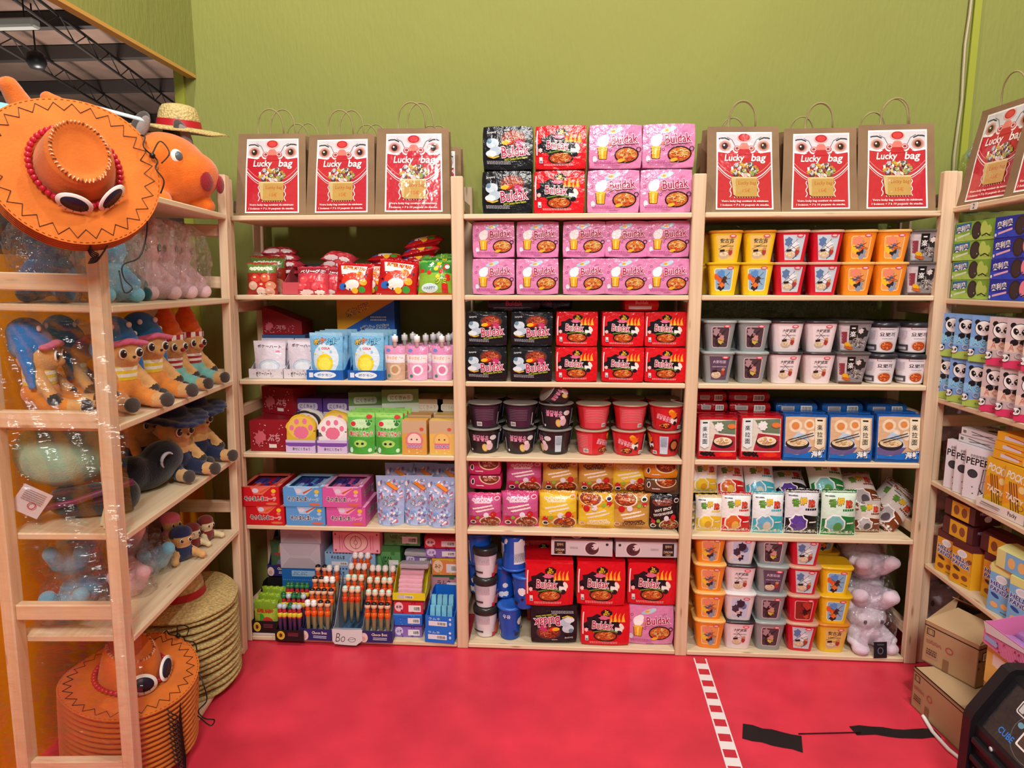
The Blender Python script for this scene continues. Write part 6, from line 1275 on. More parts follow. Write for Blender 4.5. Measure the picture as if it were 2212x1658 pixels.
# ---- cartons, roll, pink tray and trolley speaker at the foot of the side shelving
def mk_carton():
    def base(w, d, h, open_):
        mb = MB(); t = .004; c = 'B0906C'
        mb.box(-w/2, w/2, 0, t, 0, h, c); mb.box(-w/2, w/2, d-t, d, 0, h, c); mb.box(-w/2, -w/2+t, 0, d, 0, h, c); mb.box(w/2-t, w/2, 0, d, 0, h, c); mb.box(-w/2, w/2, 0, d, 0, t, c)
        if open_:
            for p in ([(-w/2, 0, h), (w/2, 0, h), (w/2-.02, .085, h+.045), (-w/2+.05, .085, h+.05)], [(-w/2, d, h), (w/2, d, h), (w/2, d-.09, h+.06), (-w/2, d-.09, h+.06)], [(-w/2, 0, h), (-w/2, d, h), (-w/2-.01, d-.04, h+.05), (-w/2+.05, .06, h+.035)], [(w/2, 0, h), (w/2, d, h), (w/2-.1, d*.75, h+.03), (w/2-.1, d*.25, h+.03)]):
                q = [Vector(v) for v in p]; n = (q[1]-q[0]).cross(q[2]-q[0]).normalized()*.003; mb.add(q+[v+n for v in q], [(0, 1, 2, 3), (4, 5, 6, 7), (0, 1, 5, 4), (1, 2, 6, 5), (2, 3, 7, 6), (3, 0, 4, 7)], 'B89A74')
        else: mb.box(-w/2, w/2, 0, d, h-t, h, 'B89A74')
        a = Art(w/h); A = w/h; a.rect(0, .9, A, .025, '2A1E16')
        a.ring(.16, .78, .12, .1, .016, '2A1E16', 4, PI/4, PI*2.25); a.text('▯▯', .16, .78, .1, '6A4A36', w=.16); a.rect(.08, .16, .28, .2, 'A8866A'); a.micro(.1, .33, .24, 3, .03, '5A3A2A'); a.ring(.62, .55, .08, .07, .02, 'B8504A', 10); a.rect(.5, .02, .13, .28, '8A6446'); scrib(a, .08, .55, .35, .1, 'B87A6A', 4, .015)
        b = Art(d/h); B = d/h; b.rect(0, .9, B, .025, '2A1E16'); b.rect(.12, .6, .7, .22, '2A1E16'); b.barcode(.14, .62, .66, .18); b.text('9L', .5, .4, .2, 'A8483A', w=.22); b.text('CTT', .3, .42, .09, '8A4A3A', w=.18); b.rect(.0, .62, .06, .05, '2A1E16'); b.rect(0, .45, .06, .04, 'A84A3A')
        mb.art(lambda u, v, e: Vector(((u-.5)*w, -e-.0004, v*h)), a); mb.art(lambda u, v, e: Vector((w/2+e+.0004, u*d, v*h)), b); return mb
    kind('cardboard_open', 'cardboard_carton', 'carton', [(None, base(.18, .22, .145, True), 'paper', None)])
    kind('cardboard', 'cardboard_carton', 'carton', [(None, base(.25, .28, .14, False), 'paper', None)])
mk_carton()
put('cardboard', (1.585, -.375, .001), 'closed brown cardboard carton on the floor under another carton', -PI/2+.12, 'cardboard cartons')
put('cardboard_open', (1.655, -.29, .142), 'open topped brown cardboard carton stacked on another carton', -PI/2+.46, 'cardboard cartons')
kind('cardboard_plain', 'cardboard_carton', 'carton', [(None, box_form(.38, .09, .3, 'A88A66', {}), 'paper', None)])
put('cardboard_plain', (1.895, -.22, .001), 'plain brown carton at the back under the side shelving', -PI/2, 'cardboard cartons')
mb = MB(); mb.lathe([(0, 0), (.04, 0), (.041, .004), (.041, .4), (.04, .404), (0, .404)], 'DAD4DC', 24)
o = mb.build('paper_roll', 'paper', None, (1.90, -.03, .343), (PI/2, 0, 0)); tag(o, 'white paper roll lying under the lowest side shelf', 'roll')
mb = MB(); mb.tube([(1.575, -.32, .0065), (1.562, -.40, .0065), (1.566, -.48, .0065), (1.59, -.56, .0065)], .006, 'E4E0DC', 8)
tag(mb.build('cable', 'plastic'), 'white cable on the red floor beside the lower carton', 'cable')
a = Art(1.5); a.rect(0, 0, 1.5, 1, 'E0C060'); a.rect(.2, .55, .4, .3, 'E8E0D8'); a.rect(.3, .15, .5, .25, '6A7AC8'); a.ell(1.1, .5, .2, .2, 'F0DCA0')
kind('box_straw', 'candy_box', 'candy box', [(None, box_form(.2, .16, .12, 'E0C060', {'front': a}), 'card', None)])
kind('cardboard_tall', 'cardboard_carton', 'carton', [(None, box_form(.2, .16, .27, 'A88A66', {}), 'paper', None)])
put('cardboard_tall', (1.61, -.63, .001), 'tall brown carton on the floor behind the trolley speaker', -PI/2, 'cardboard cartons')
put('box_straw', (1.61, -.63, .2725), 'straw yellow candy box under the pink tray', -PI/2)
a = Art(3.4); a.rect(0, 0, 3.4, 1, 'E07AB0')
for i in range(40): a.rect(.02+.085*i, .0, .03, .9, 'EC9CC6')
a.poly([(.2, .55), (3.2, .95), (3.4, 1), (0, 1)], 'D8D4DC'); a.rect(.15, .2, .8, .25, '9AB0E4'); a.dots(.3, .1, 2.6, .6, 9, .05, '8A2A4A', 3); scrib(a, 2.0, .3, .9, .1, '8A2A4A', 4, .03)
kind('tray_pink', 'display_box', 'display box', [(None, tray_form(.22, .16, .065, .085, 'E07AB0', a, 'E8E4E8'), 'card', None)])
put('tray_pink', (1.60, -.64, .3935), 'pink striped display tray of purple sachets by the trolley speaker', -PI/2+.05)
kind('sachet', 'candy_sachet', 'sachet', [(None, pack_form(.19, .03, .05, 'A87AB8', None, 7, .3, n=8), 'film', None)])
for k in range(3): put('sachet', (1.62+.045*k, -.64, .397+.012*k), 'purple candy sachet in the pink tray, %s' % ('front one', 'middle one', 'rear one')[k], -PI/2+jit(.1), 'purple sachets')
def mk_speaker():
    w, d, h = .40, .30, .43
    t = thing('trolley_speaker', 'black plastic trolley speaker with stickers standing on the red floor', 'speaker', (1.455, -.90, 0), -PI/2); t.scale = (1, .84, 1)
    mb = MB(); mb.prism([(.012, .0), (.012, .27), (.11, .405), (.12, .415), (.3, .415), (.3, 0)], -w/2+.03, w/2-.03, 'FFFFFF', 'x')
    mb.build('cabinet', 'black_plastic', t)
    for s in (-1, 1):
        mb = MB(); x0, x1 = (s*(w/2-.034), s*w/2); x0, x1 = min(x0, x1), max(x0, x1)
        mb.prism([(0, .02), (-.004, .04), (-.004, .28), (.004, .3), (.095, .422), (.112, h), (.29, h), (.305, .415), (.305, .02), (.29, 0), (.01, 0)], x0, x1, 'FFFFFF', 'x')
        mb.build('bumper', 'black_plastic', t)
    mb = MB(); mb.bevbox(-.1, .1, .15, .17, .405, .44, .006, 'FFFFFF'); mb.bevbox(-.1, -.08, .15, .25, .405, .44, .006, 'FFFFFF'); mb.bevbox(.08, .1, .15, .25, .405, .44, .006, 'FFFFFF'); mb.bevbox(-.1, .1, .235, .255, .405, .44, .006, 'FFFFFF'); mb.build('handle', 'black_plastic', t)
    sl = Vector((0, .098, .135)); n = Vector((0, -.135, .098)).normalized()
    def S(u, v, e): return Vector(((u-.5)*.3, .016, .2745))+sl*(.03+.9*v)+n*(e+.0015)
    mb = MB(); mb.add([S(0, 0, .0), S(1, 0, 0), S(1, 1, 0), S(0, 1, 0)], [(0, 1, 2, 3)], '23262C'); 
    a = Art(1.9)
    a.ring(.85, .45, .42, .42, .012, '5A646C'); a.rrect(.28, .62, .48, .26, .05, 'E8E8E8'); a.rrect(.3, .64, .44, .22, .04, '3A3E44'); a.rrect(.32, .66, .1, .18, .02, 'C8CCD0'); a.rrect(.62, .2, .5, .44, .03, 'F0F0F0'); a.rrect(.65, .23, .44, .38, .02, '4A3E38'); a.text('CUBE', .42, .2, .12, '2A7AD8', w=.32, bold=.02); a.ell(1.45, .38, .13, .13, 'F0F0F0'); a.rect(1.38, .33, .14, .1, '1A1A1E'); a.ell(.52, .5, .06, .05, '6AA8C0'); a.line([(1.2, .6), (1.32, .75), (1.26, .82)], .03, 'A8B0B0')
    mb.art(S, a); mb.build('control_panel', 'poster_film', t)
    mb = MB(); mb.bevbox(-w/2+.045, w/2-.045, .004, .02, .03, .16, .004, '3A2430'); mb.build('grille', 'plastic', t)
    for zz in (.175, .225): 
        mb = MB(); mb.bevbox(-w/2+.04, w/2-.04, -.004, .02, zz, zz+.018, .004, 'FFFFFF'); mb.build('trim_bar', 'black_plastic', t)
    mb = MB(); mb.lathe([(0, 0), (.016, 0), (.015, .014), (.01, .018), (0, .018)], '2A4AD8', 20, M=Matrix.Translation((-.02, .014, .21)) @ Matrix.Rotation(PI/2, 4, 'X')); mb.build('knob', 'plastic', t)
    for x in (-.1, .1):
        mb = MB(); mb.lathe([(0, 0), (.006, 0), (.006, .004), (0, .005)], 'C8C8CC', 10, M=Matrix.Translation((x, .013, .25)) @ Matrix.Rotation(PI/2, 4, 'X')); mb.build('screw', 'plastic', t)
mk_speaker()

a = Art(1.5); a.rect(0, 0, 1.5, 1, 'E6E2DE'); a.text('2', .75, .5, .7, '2A2A50', bold=.02, shear=.15)
kind('shelf_tag', 'price_card', 'card', [(None, box_form(.034, .0012, .022, 'E6E2DE', {'front': a}), 'paper', None)])
put('shelf_tag', (RX-.02*1.66-.0016, -.115, 1.651), 'small white card with a handwritten 2 on the top side shelf edge', -PI/2)
mb = MB()
def crumple(u, v):
    x, z = .93+.72*u, 1.08+.56*v
    return Vector((x, YW-.03+.010*noise.noise(Vector((x*9, z*16, 4)))+.006*noise.noise(Vector((x*24, z*40, 8))), z))
mb.grid(crumple, 80, 50, 'FFFFFF')
tag(mb.build('plastic_sheet', 'clear_bag'), 'crumpled clear plastic sheet against the green wall behind the right bay', 'plastic sheet')
# ================================================================ soft toys, hats and film
def curve_pts(P, n=6):
    P = [Vector(p) for p in P]; out = []
    for i in range(len(P)-1):
        a, b, c, d = P[max(i-1, 0)], P[i], P[i+1], P[min(i+2, len(P)-1)]
        for k in range(n):
            t = k/n; out.append(.5*((2*b)+(c-a)*t+(2*a-5*b+4*c-d)*t*t+(3*b-a-3*c+d)*t**3))
    return out+[P[-1]]
def blob(parts, voxel=.006, smooth=2):
    """soft closed skin over a set of (centre, radii, colour[, rotation]) lumps; each patch keeps the colour of its lump"""
    mb = MB(); L = []
    for p in parts:
        c, r, col = p[:3]; r = r if isinstance(r, tuple) else (r, r, r); M = Matrix(p[3]).to_3x3() if len(p) > 3 and p[3] else Matrix.Identity(3)
        mb.ball(c, r, col, 20, 12, M); L.append((Vector(c), r, rgb(col), M.inverted()))
    me = mb.mesh('lump'); ob = bpy.data.objects.new('lump', me); COL.objects.link(ob)
    md = ob.modifiers.new('r', 'REMESH'); md.mode = 'VOXEL'; md.voxel_size = voxel
    ms = ob.modifiers.new('s', 'SMOOTH'); ms.iterations = smooth; ms.factor = .5
    out = bpy.data.meshes.new_from_object(ob.evaluated_get(bpy.context.evaluated_depsgraph_get()))
    bpy.data.objects.remove(ob); bpy.data.meshes.remove(me)
    for a in list(out.color_attributes): out.color_attributes.remove(a)
    at = out.color_attributes.new('Col', 'FLOAT_COLOR', 'CORNER'); buf = []
    for p in out.polygons:
        c = p.center; best = None
        for q, r, col, Mi in L:
            d = Mi @ (c-q); k = ((d.x/r[0])**2+(d.y/r[1])**2+(d.z/r[2])**2)**.5
            k = (k-1)*min(r)
            if best is None or k < best[0]: best = (k, col)
        buf += best[1]*len(p.vertices)
    at.data.foreach_set('color', [float(x) for x in buf]); out.polygons.foreach_set('use_smooth', [True]*len(out.polygons)); out.update()
    return out
class Raw:
    def __init__(s, me): s.me = me
    def mesh(s, name): s.me.name = name; return s.me
def limb(p0, p1, r0, r1, c, n=4): return [(tuple(Vector(p0).lerp(Vector(p1), i/n)), r0+(r1-r0)*i/n, c) for i in range(n+1)]
def clear_bag(cx, cy, cz, rx, ry, rz, seed=1, n=40, tail=None):
    mb = MB(); sv = Vector((seed, seed*2.3, seed*.7))
    def fn(u, v):
        t, f = 2*PI*u, PI*v; p = Vector((math.cos(t)*math.sin(f), math.sin(t)*math.sin(f), -math.cos(f)))
        q = Vector((math.copysign(abs(p.x)**.75, p.x), math.copysign(abs(p.y)**.75, p.y), math.copysign(abs(p.z)**.8, p.z)))
        k = 1+.10*noise.noise(p*3.1+sv)+.07*noise.noise(p*8+sv)+.04*noise.noise(p*19+sv)
        q = Vector((q.x*rx*k+cx, q.y*ry*k+cy, q.z*rz*k+cz)); q.z = max(q.z, .0008)
        if tail and v > .93: q = q.lerp(Vector(tail), (v-.93)/.07*.8)
        return q
    mb.grid(fn, n, n//2, 'FFFFFF', False); return mb
def eyes(y, z, dx, r, ring='F4F0EC', pup='241414'):
    out = []
    for s in (-1, 1):
        e = MB(); out.append(e); e.ball((s*dx, y, z), (r, r*.35, r*1.15), ring, 14, 8); e.ball((s*dx, y-r*.12, z), (r*.82, r*.35, r*.95), pup, 14, 8); e.ball((s*dx+r*.2, y-r*.42, z+r*.35), r*.18, 'FFFFFF', 8, 6)
    return out
def mk_plush():
    T, H = 'D8A468', '3E342E'
    def seated(key, hat, hatc, brimc, shirt, pants, nose, spots=None):
        body = [((0, .06, .155), (.052, .05, .052), T), ((0, .062, .09), (.04, .034, .05), shirt[0])]
        body += [((0, .062, .06), (.05, .044, .038), pants)]
        for s in (-1, 1):
            body += limb((s*.036, .055, .105), (s*.06, .02, .06), .019, .016, T, 3)+[((s*.062, .014, .052), .0165, H)]
            body += limb((s*.03, .045, .036), (s*.045, -.008, .026), .025, .023, pants, 3)+limb((s*.047, -.018, .026), (s*.05, -.04, .026), .021, .02, T, 2)+[((s*.051, -.056, .028), (.021, .013, .022), H)]
        body += [((0, .012, .142), (.018, .012, .013), T)]
        k = [('body', Raw(blob(body, .0055)), 'plush', None)]
        st = MB(); q = lambda u, v, z0, z1: Vector((.043*math.cos(2*PI*u), .062+.037*math.sin(2*PI*u), z0+(z1-z0)*v))
        n = len(shirt)
        for i in range(5): st.grid(lambda u, v, i=i: q(u, v, .082+.009*i, .091+.009*i), 24, 1, shirt[i % n])
        k.append(('shirt', st, 'plush', 0))
        k += [('eye', e, 'plastic', 0) for e in eyes(.013, .157, .023, .0125)]
        ns = MB(); ns.ball((0, .0, .148), (.009, .008, .007) if nose[1] else (.0045, .004, .0035), nose[0], 12, 8); k.append(('nose', ns, 'plush', 0)); HI = len(k)
        if hat == 'hood':
            hp = [((0, .075, .185), (.058, .05, .048), hatc), ((0, .085, .215), (.05, .042, .04), hatc)]
            for s in (-1, 1): hp += limb((s*.05, .075, .175), (s*.058, .06, .085), .02, .011, hatc, 5)
            br = [((x, .018+.35*abs(x)*abs(x)*18, .19-abs(x)*.2), (.02, .014, .008), brimc) for x in (-.045, -.03, -.015, 0, .015, .03, .045)]
            k.append(('hood', Raw(blob(hp, .0055)), 'plush', 0)); k.append(('brim', Raw(blob(br, .004)), 'plush', HI))
            for x, y, z in ((-.03, .045, .228), (.02, .045, .232), (.045, .06, .205), (0, .042, .21)):
                sp = MB(); sp.ball((x, y, z), (.008, .005, .008), 'E8ECF0', 10, 6); k.append(('dot_patch', sp, 'plush', HI))
        elif hat == 'tall':
            hp = [((0, .07, .2), (.054, .048, .03), hatc), ((.0, .075, .225), (.048, .04, .03), hatc), ((.004, .08, .252), (.036, .03, .028), hatc), ((.008, .085, .275), (.022, .02, .02), hatc)]
            k.append(('hat', Raw(blob(hp, .0055)), 'plush', 0)); bd = MB()
            for i in range(22):
                a0, a1 = 2*PI*i/22, 2*PI*(i+1)/22; bd.grid(lambda u, v, a0=a0, a1=a1: Vector((.058*math.cos(a0+(a1-a0)*u), .07+.052*math.sin(a0+(a1-a0)*u), .178+.02*v)), 2, 1, ('A82430', 'F0E8E0')[i % 2])
            k.append(('hat_band', bd, 'plush', HI))
        else:
            hp = [((0, .07, .215), (.05, .045, .03), hatc)]+[((.085*math.cos(a), .06+.07*math.sin(a), .192+.012*math.cos(2*a)), (.028, .028, .009), hatc) for a in [i*PI/8 for i in range(16)]]+[((0, .065, .195), (.08, .065, .012), hatc)]
            k.append(('hat', Raw(blob(hp, .0055)), 'plush', 0))
        kind(key, 'plush_toy', 'plush toy', k)
    seated('toy_blue', 'hood', '2E7CC8', 'E0709C', ('E8C830', 'F0ECE0'), 'E08A3A', ('3A2420', 0))
    seated('toy_orange', 'tall', 'E0601A', '', ('A82430', 'F0E0D8'), '7ABCB4', ('A01E24', 1))
    seated('toy_navy', 'wide', '1E2444', '', (T,), '222A4A', ('3A2420', 0))
    # floppy toys packed in clear bags
    def bagged(key, c1, c2, eye, seed, long=False, fat=1.0):
        b = [((0, .075, .165), (.062, .05, .058), c1), ((0, .075, .075), (.055, .05, .06), c2)]
        for s in (-1, 1): b += limb((s*.04, .06, .1), (s*.06, .02, .06), .02, .018, c1, 3)+limb((s*.03, .05, .03), (s*.045, -.005, .025), .026, .026, c2, 3)+limb((s*.04, .08, .205), (s*.055, .085, .26 if long else .225), .022, .016, c1, 3)
        b = [((p[0]*fat, .055+(p[1]-.055)*min(fat, 1.1), q), (tuple(x*fat for x in r) if isinstance(r, tuple) else r*fat), c) for p, r, c in b for q in [p[2]]]
        k = [('body', Raw(blob(b, .007)), 'plush', None)]
        if eye:
            for s in (-1, 1):
                e = MB(); e.ball((s*.026*fat, .055-(.029)*fat-.003*(fat > 1), .17), (.007, .005, .013), eye, 10, 6); k.append(('eye', e, 'plastic', 0))
        k.append(('clear_bag', clear_bag(0, .055, .125, .095, .09, .14, seed, tail=(.02, .05, .28)), 'clear_bag', 0))
        kind(key, 'plush_toy', 'plush toy', k)
    bagged('bagged_pink', 'DCA8AC', 'E0B4BC', '3A2A2E', 1, True); bagged('bagged_blue', '5AA8CC', '7AB8D4', None, 2); bagged('bagged_denim', '3A6A94', '48607E', None, 3); bagged('bagged_teal', '2E6A6E', '1E4A50', None, 4); bagged('bagged_pale', 'E4D8E2', 'DCC4D2', '5A4A54', 5, True, 1.28); bagged('bagged_dark', '3A3E44', '2A2E30', None, 6)
    # round toys
    b = [((0, .1, .1), (.115, .1, .095), 'DE6A1E'), ((.03, .03, .09), (.07, .05, .06), 'DE6A1E')]
    for s in (-1, 1): b += limb((s*.06, .06, .02), (s*.065, .03, .012), .025, .022, 'DE6A1E', 2)
    ears = []
    for s, x in ((-1, -.075), (1, .05)): ear = MB(); ears.append(ear); ear.ball((x, .09, .195), (.022, .012, .045), '4A423E', 12, 8, Matrix.Rotation(-s*.5, 3, 'Y')); ear.ball((x, .081, .193), (.014, .008, .034), '8A7C78', 12, 8, Matrix.Rotation(-s*.5, 3, 'Y'))
    ey = MB(); ey.ball((-.035, .012, .125), (.017, .008, .017), 'F0ECE8', 14, 8); ey.ball((-.033, .008, .125), (.012, .008, .012), '5A6066', 14, 8)
    mo = MB(); mo.ball((.03, -.016, .07), (.02, .008, .026), '8A1A22', 12, 8); mp = MB(); mp.ball((.085, -.0, .07), (.018, .01, .024), '8A1A22', 12, 8, Matrix.Rotation(.5, 3, 'Z'))
    kind('toy_round', 'plush_toy', 'plush toy', [('body', Raw(blob(b, .008)), 'plush', None), ('ear', ears[0], 'plush', 0), ('ear', ears[1], 'plush', 0), ('eye', ey, 'plastic', 0), ('cheek_patch', mo, 'plush', 0), ('cheek_patch', mp, 'plush', 0)])
    b = [((0, .12, .12), (.13, .1, .11), 'E8702A')]+limb((-.1, .1, .18), (-.15, .08, .27), .04, .026, 'E8702A', 5)+limb((.02, .1, .22), (-.06, .09, .255), .03, .02, 'E8702A', 5)
    kind('toy_long', 'plush_toy', 'plush toy', [('body', Raw(blob(b, .008)), 'plush', None)])
    kind('toy_sky', 'plush_toy', 'plush toy', [('body', Raw(blob([((0, .08, .07), (.09, .08, .07), '7AC4E4'), ((.02, .08, .13), (.06, .06, .05), '8ACCE8')], .008)), 'plush', None)])
    kind('toy_mint', 'plush_toy', 'plush toy', [('body', Raw(blob([((0, .09, .085), (.105, .07, .085), '8AB498'), ((0, .06, .08), (.08, .05, .066), '9CC4A8')], .008)), 'plush', None)])
    for key, c1, c2 in (('mini_pink', 'E07A9C', 'D8A468'), ('mini_navy', '2A2E54', 'D8A468'), ('mini_brown', '7A2A24', 'E0CCA0')):
        b = [((0, .03, .02), (.024, .02, .022), c1), ((0, .028, .05), (.022, .02, .02), c2), ((0, .032, .062), (.024, .022, .016), c1)]+limb((-.02, .02, .02), (-.03, .0, .012), .009, .009, c2, 2)+limb((.02, .02, .02), (.03, .0, .012), .009, .009, c2, 2)
        kind(key, 'plush_keyring', 'keyring toy', [('body', Raw(blob(b, .004)), 'plush', None), *[('eye', e, 'plastic', 0) for e in eyes(.009, .051, .009, .0045)]])
mk_plush()
# ---- hats: local z is the crown's axis
def mk_hats():
    OR, DK = 'D8722A', '3A1C14'
    R0 = .172
    def brim(u, v, dz=0):
        a = 2*PI*u; return Vector(((.0775+(R0-.0775)*v)*math.cos(a), (.0815+(R0-.0815)*v)*math.sin(a), dz+.012*v*v*math.cos(2*a)+.004*math.sin(3*a)*v))
    def crown(u, v):
        a = 2*PI*u; sx = 1+.12*abs(math.cos(a))
        prof = ((.082, 0), (.078, .03), (.072, .06), (.066, .082), (.062, .092), (.056, .09), (.044, .083), (.022, .078), (0, .0775))
        k = v*(len(prof)-1); i = min(int(k), len(prof)-2); f = k-i; r = prof[i][0]*(1-f)+prof[i+1][0]*f; z = prof[i][1]*(1-f)+prof[i+1][1]*f
        return Vector((r*math.cos(a)*(.88 if v > .4 else .95), r*math.sin(a), z+.012*math.sin(a)*min(1, max(0, z-.03)/.045)*min(1, r/.056)))
    def base():
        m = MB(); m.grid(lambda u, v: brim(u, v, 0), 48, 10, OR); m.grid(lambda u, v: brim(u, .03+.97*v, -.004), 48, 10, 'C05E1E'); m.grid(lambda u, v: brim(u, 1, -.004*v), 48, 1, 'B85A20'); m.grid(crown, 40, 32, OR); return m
    st = MB(); P = []
    for i in range(57):
        u = i/56; P.append(brim(u, .86 if i % 2 else .64)+Vector((0, 0, .0012)))
    st.tube(P, .0011, DK, 5)
    for i in range(90): p, q = brim(i/90, .955), brim((i+.5)/90, .955); st.tube([p+Vector((0, 0, .001)), q+Vector((0, 0, .001))], .0007, 'A85A24', 4)
    la = MB()
    for i in range(46):
        u = i/46; la.tube([crown(u-.004, .46)+Vector((0, 0, .001)), crown(u, .52)+Vector((0, 0, .0035)), crown(u+.004, .6)+Vector((0, 0, .002))], .0016, 'E0B088' if i % 4 else '8A4A30', 5)
    bd = MB()
    for i in range(44):
        a = 2*PI*i/44; bd.ball((.086*math.cos(a), .09*math.sin(a), .012), .0072, 'B81E34', 10, 6)
    def badge(s):
        e = MB(); M = Matrix.Translation((s*.037, -.084, .03)) @ Matrix.Rotation(s*.42, 4, 'Z') @ Matrix.Rotation(PI/2-.35, 4, 'X')
        f = lambda rx, ry, z, c: e.lathe([(0, z), (1, z), (1, z-.003)], c, 28, M=M @ Matrix.Rotation(s*.35, 4, 'Z') @ Matrix.Diagonal((rx, ry, 1, 1)))
        f(.037, .027, .004, 'F0EAE4'); f(.028, .019, .0055, '1E1C34')
        for k in range(5): t = -PI*(.2+.15*k); e.tube([M @ Vector((.027*math.cos(t), .019*math.sin(t), .006)), M @ Vector((.034*math.cos(t), .025*math.sin(t), .006))], .0006, '1E1C34', 4)
        return e
    co = MB(); co.tube(curve_pts([(.15, .06, -.002), (.165, .05, .02), (.15, .02, .028), (.17, -.01, .02), (.158, -.03, .022), (.165, -.06, .02), (.15, -.085, .008)]), .0018, '14100E', 6); co.tube(curve_pts([(.16, .0, .02), (.19, .03, .03), (.2, 0, .03), (.175, -.02, .024)]), .0016, '14100E', 6); co.ball((.162, .0, .024), .007, '14100E', 10, 6)
    co.tube(curve_pts([(.1, -.14, -.004), (.09, -.17, -.03), (.06, -.21, -.04), (.02, -.22, -.04), (.012, -.25, -.045), (.02, -.275, -.045), (.0, -.28, -.045), (.008, -.23, -.042)]), .0018, '14100E', 6)
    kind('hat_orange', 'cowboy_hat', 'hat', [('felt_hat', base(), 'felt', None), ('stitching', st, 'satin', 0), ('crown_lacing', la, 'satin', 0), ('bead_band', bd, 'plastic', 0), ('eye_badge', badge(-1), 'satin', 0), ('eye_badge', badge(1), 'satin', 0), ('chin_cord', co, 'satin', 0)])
    cc = MB(); t = -1.69; e = lambda r, da, z: (r*math.cos(t+da), r*math.sin(t+da), z)
    cc.tube(curve_pts([e(.168, -.08, -.002), e(.182, -.05, -.012), e(.186, .02, -.03), e(.19, -.06, -.045), e(.184, .05, -.055), e(.176, .12, -.002)]), .0016, '14100E', 5)
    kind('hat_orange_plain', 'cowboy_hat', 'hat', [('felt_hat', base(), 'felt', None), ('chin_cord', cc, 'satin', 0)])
    # straw
    SW = 'D4B878'
    def sb(u, v, dz=0):
        a = 2*PI*u; r = .0815+.1035*v; return Vector((r*math.cos(a), r*math.sin(a), dz+.0016*math.sin(v*60)-.012*v*v+.0045*math.sin(2*a+1)*v+.002*math.sin(7*a)*v))
    sc = [(.082, 0), (.078, .024), (.0735, .048), (.067, .068), (.058, .08), (.042, .086), (.022, .089), (0, .09)]
    def smesh(dark=False):
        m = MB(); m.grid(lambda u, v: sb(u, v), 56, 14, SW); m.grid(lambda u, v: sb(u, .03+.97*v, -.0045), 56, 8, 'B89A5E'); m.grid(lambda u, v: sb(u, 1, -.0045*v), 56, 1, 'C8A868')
        m.grid(lambda u, v: Vector((sc[int(round(v*7))][0]*math.cos(2*PI*u)*1.0, sc[int(round(v*7))][0]*math.sin(2*PI*u), sc[int(round(v*7))][1])), 40, 7, SW); return m
    rb = MB(); rb.grid(lambda u, v: Vector(((.0832-.0042*v)*math.cos(2*PI*u), (.0832-.0042*v)*math.sin(2*PI*u), .003+.025*v)), 40, 1, 'B01822')
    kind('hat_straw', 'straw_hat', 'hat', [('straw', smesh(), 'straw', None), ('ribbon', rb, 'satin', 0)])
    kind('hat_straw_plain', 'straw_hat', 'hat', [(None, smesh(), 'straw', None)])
mk_hats()
def putL(kd, x, y, z, label, rz=0, group=None, scale=None, rx=0, ry=0):
    """stand a thing on the left shelving: x back from the front edge (negative), y along it, z up"""
    o = put(kd, (0, 0, 0), label, 0, group)
    M = LM @ Matrix.Translation((x, y, z)) @ Matrix.Rotation(PI/2+rz, 4, 'Z') @ Matrix.Rotation(rx, 4, 'X') @ Matrix.Rotation(ry, 4, 'Y')
    if scale: M = M @ Matrix.Diagonal(((scale,)*3 if not isinstance(scale, tuple) else scale)+(1,))
    o.matrix_world = M; return o
def place_axis(kd, c, n, spin, label, group=None, scale=1.0):
    """set a hat with its crown axis along n"""
    o = put(kd, (0, 0, 0), label, 0, group); q = Vector(n).normalized()
    x = Vector((0, 0, 1)).cross(q); x = x.normalized() if x.length > 1e-3 else Vector((1, 0, 0)); y = q.cross(x)
    M = Matrix((x, y, q)).transposed().to_4x4(); M.translation = c
    o.matrix_world = M @ Matrix.Rotation(spin, 4, 'Z') @ Matrix.Scale(scale, 4); return o
# hats hung on the near post
n0 = Vector((1.28, -1.3, .52)).normalized(); c0 = Vector((-.682, -.985, 1.656))+n0*.015
place_axis('hat_orange', c0, n0, .25, 'orange cowboy hat with eye badges hung on the near post, outermost', 'orange cowboy hats', .95)
for k in range(4): place_axis('hat_orange_plain', c0-n0*(.0105*(k+1)), n0, .25, 'orange cowboy hat on the near post, %s' % ('second, just behind the outermost', 'third from the outside', 'fourth from the outside', 'innermost against the post')[k], 'orange cowboy hats', .95)
# bottom shelf stacks
p = LM @ Vector((-.13, .215, LZ[5]+.040))
for k in range(13):
    nn = Vector((.10+.004*k, -.05-.004*k, 1)).normalized()
    if k < 12: place_axis('hat_orange_plain', p, nn, .3, 'orange cowboy hat in the bottom shelf stack, %s from the bottom' % ORD[k], 'orange cowboy hats in the bottom stack', 1.05)
    else: place_axis('hat_orange', p, nn, .3, 'orange cowboy hat with eye badges and beads, topmost of the bottom stack', 'orange cowboy hats in the bottom stack', 1.05)
    p = p+nn*.0182
p = LM @ Vector((-.135, .588, LZ[5]+.030))
for k in range(15):
    nn = Vector((.03+.004*math.sin(k*.9), -.04-.004*math.cos(k*.7), 1)).normalized()
    if k < 14: place_axis('hat_straw_plain', p, nn, k*1.1, 'straw hat in the tall stack, %s from the bottom' % ORD[k], 'straw hats in the stack')
    else: place_axis('hat_straw', p, nn, .4, 'straw hat with red ribbon, topmost of the tall stack', 'straw hats in the stack')
    p = p+nn*(.0208+.0012*math.sin(k*2.2))
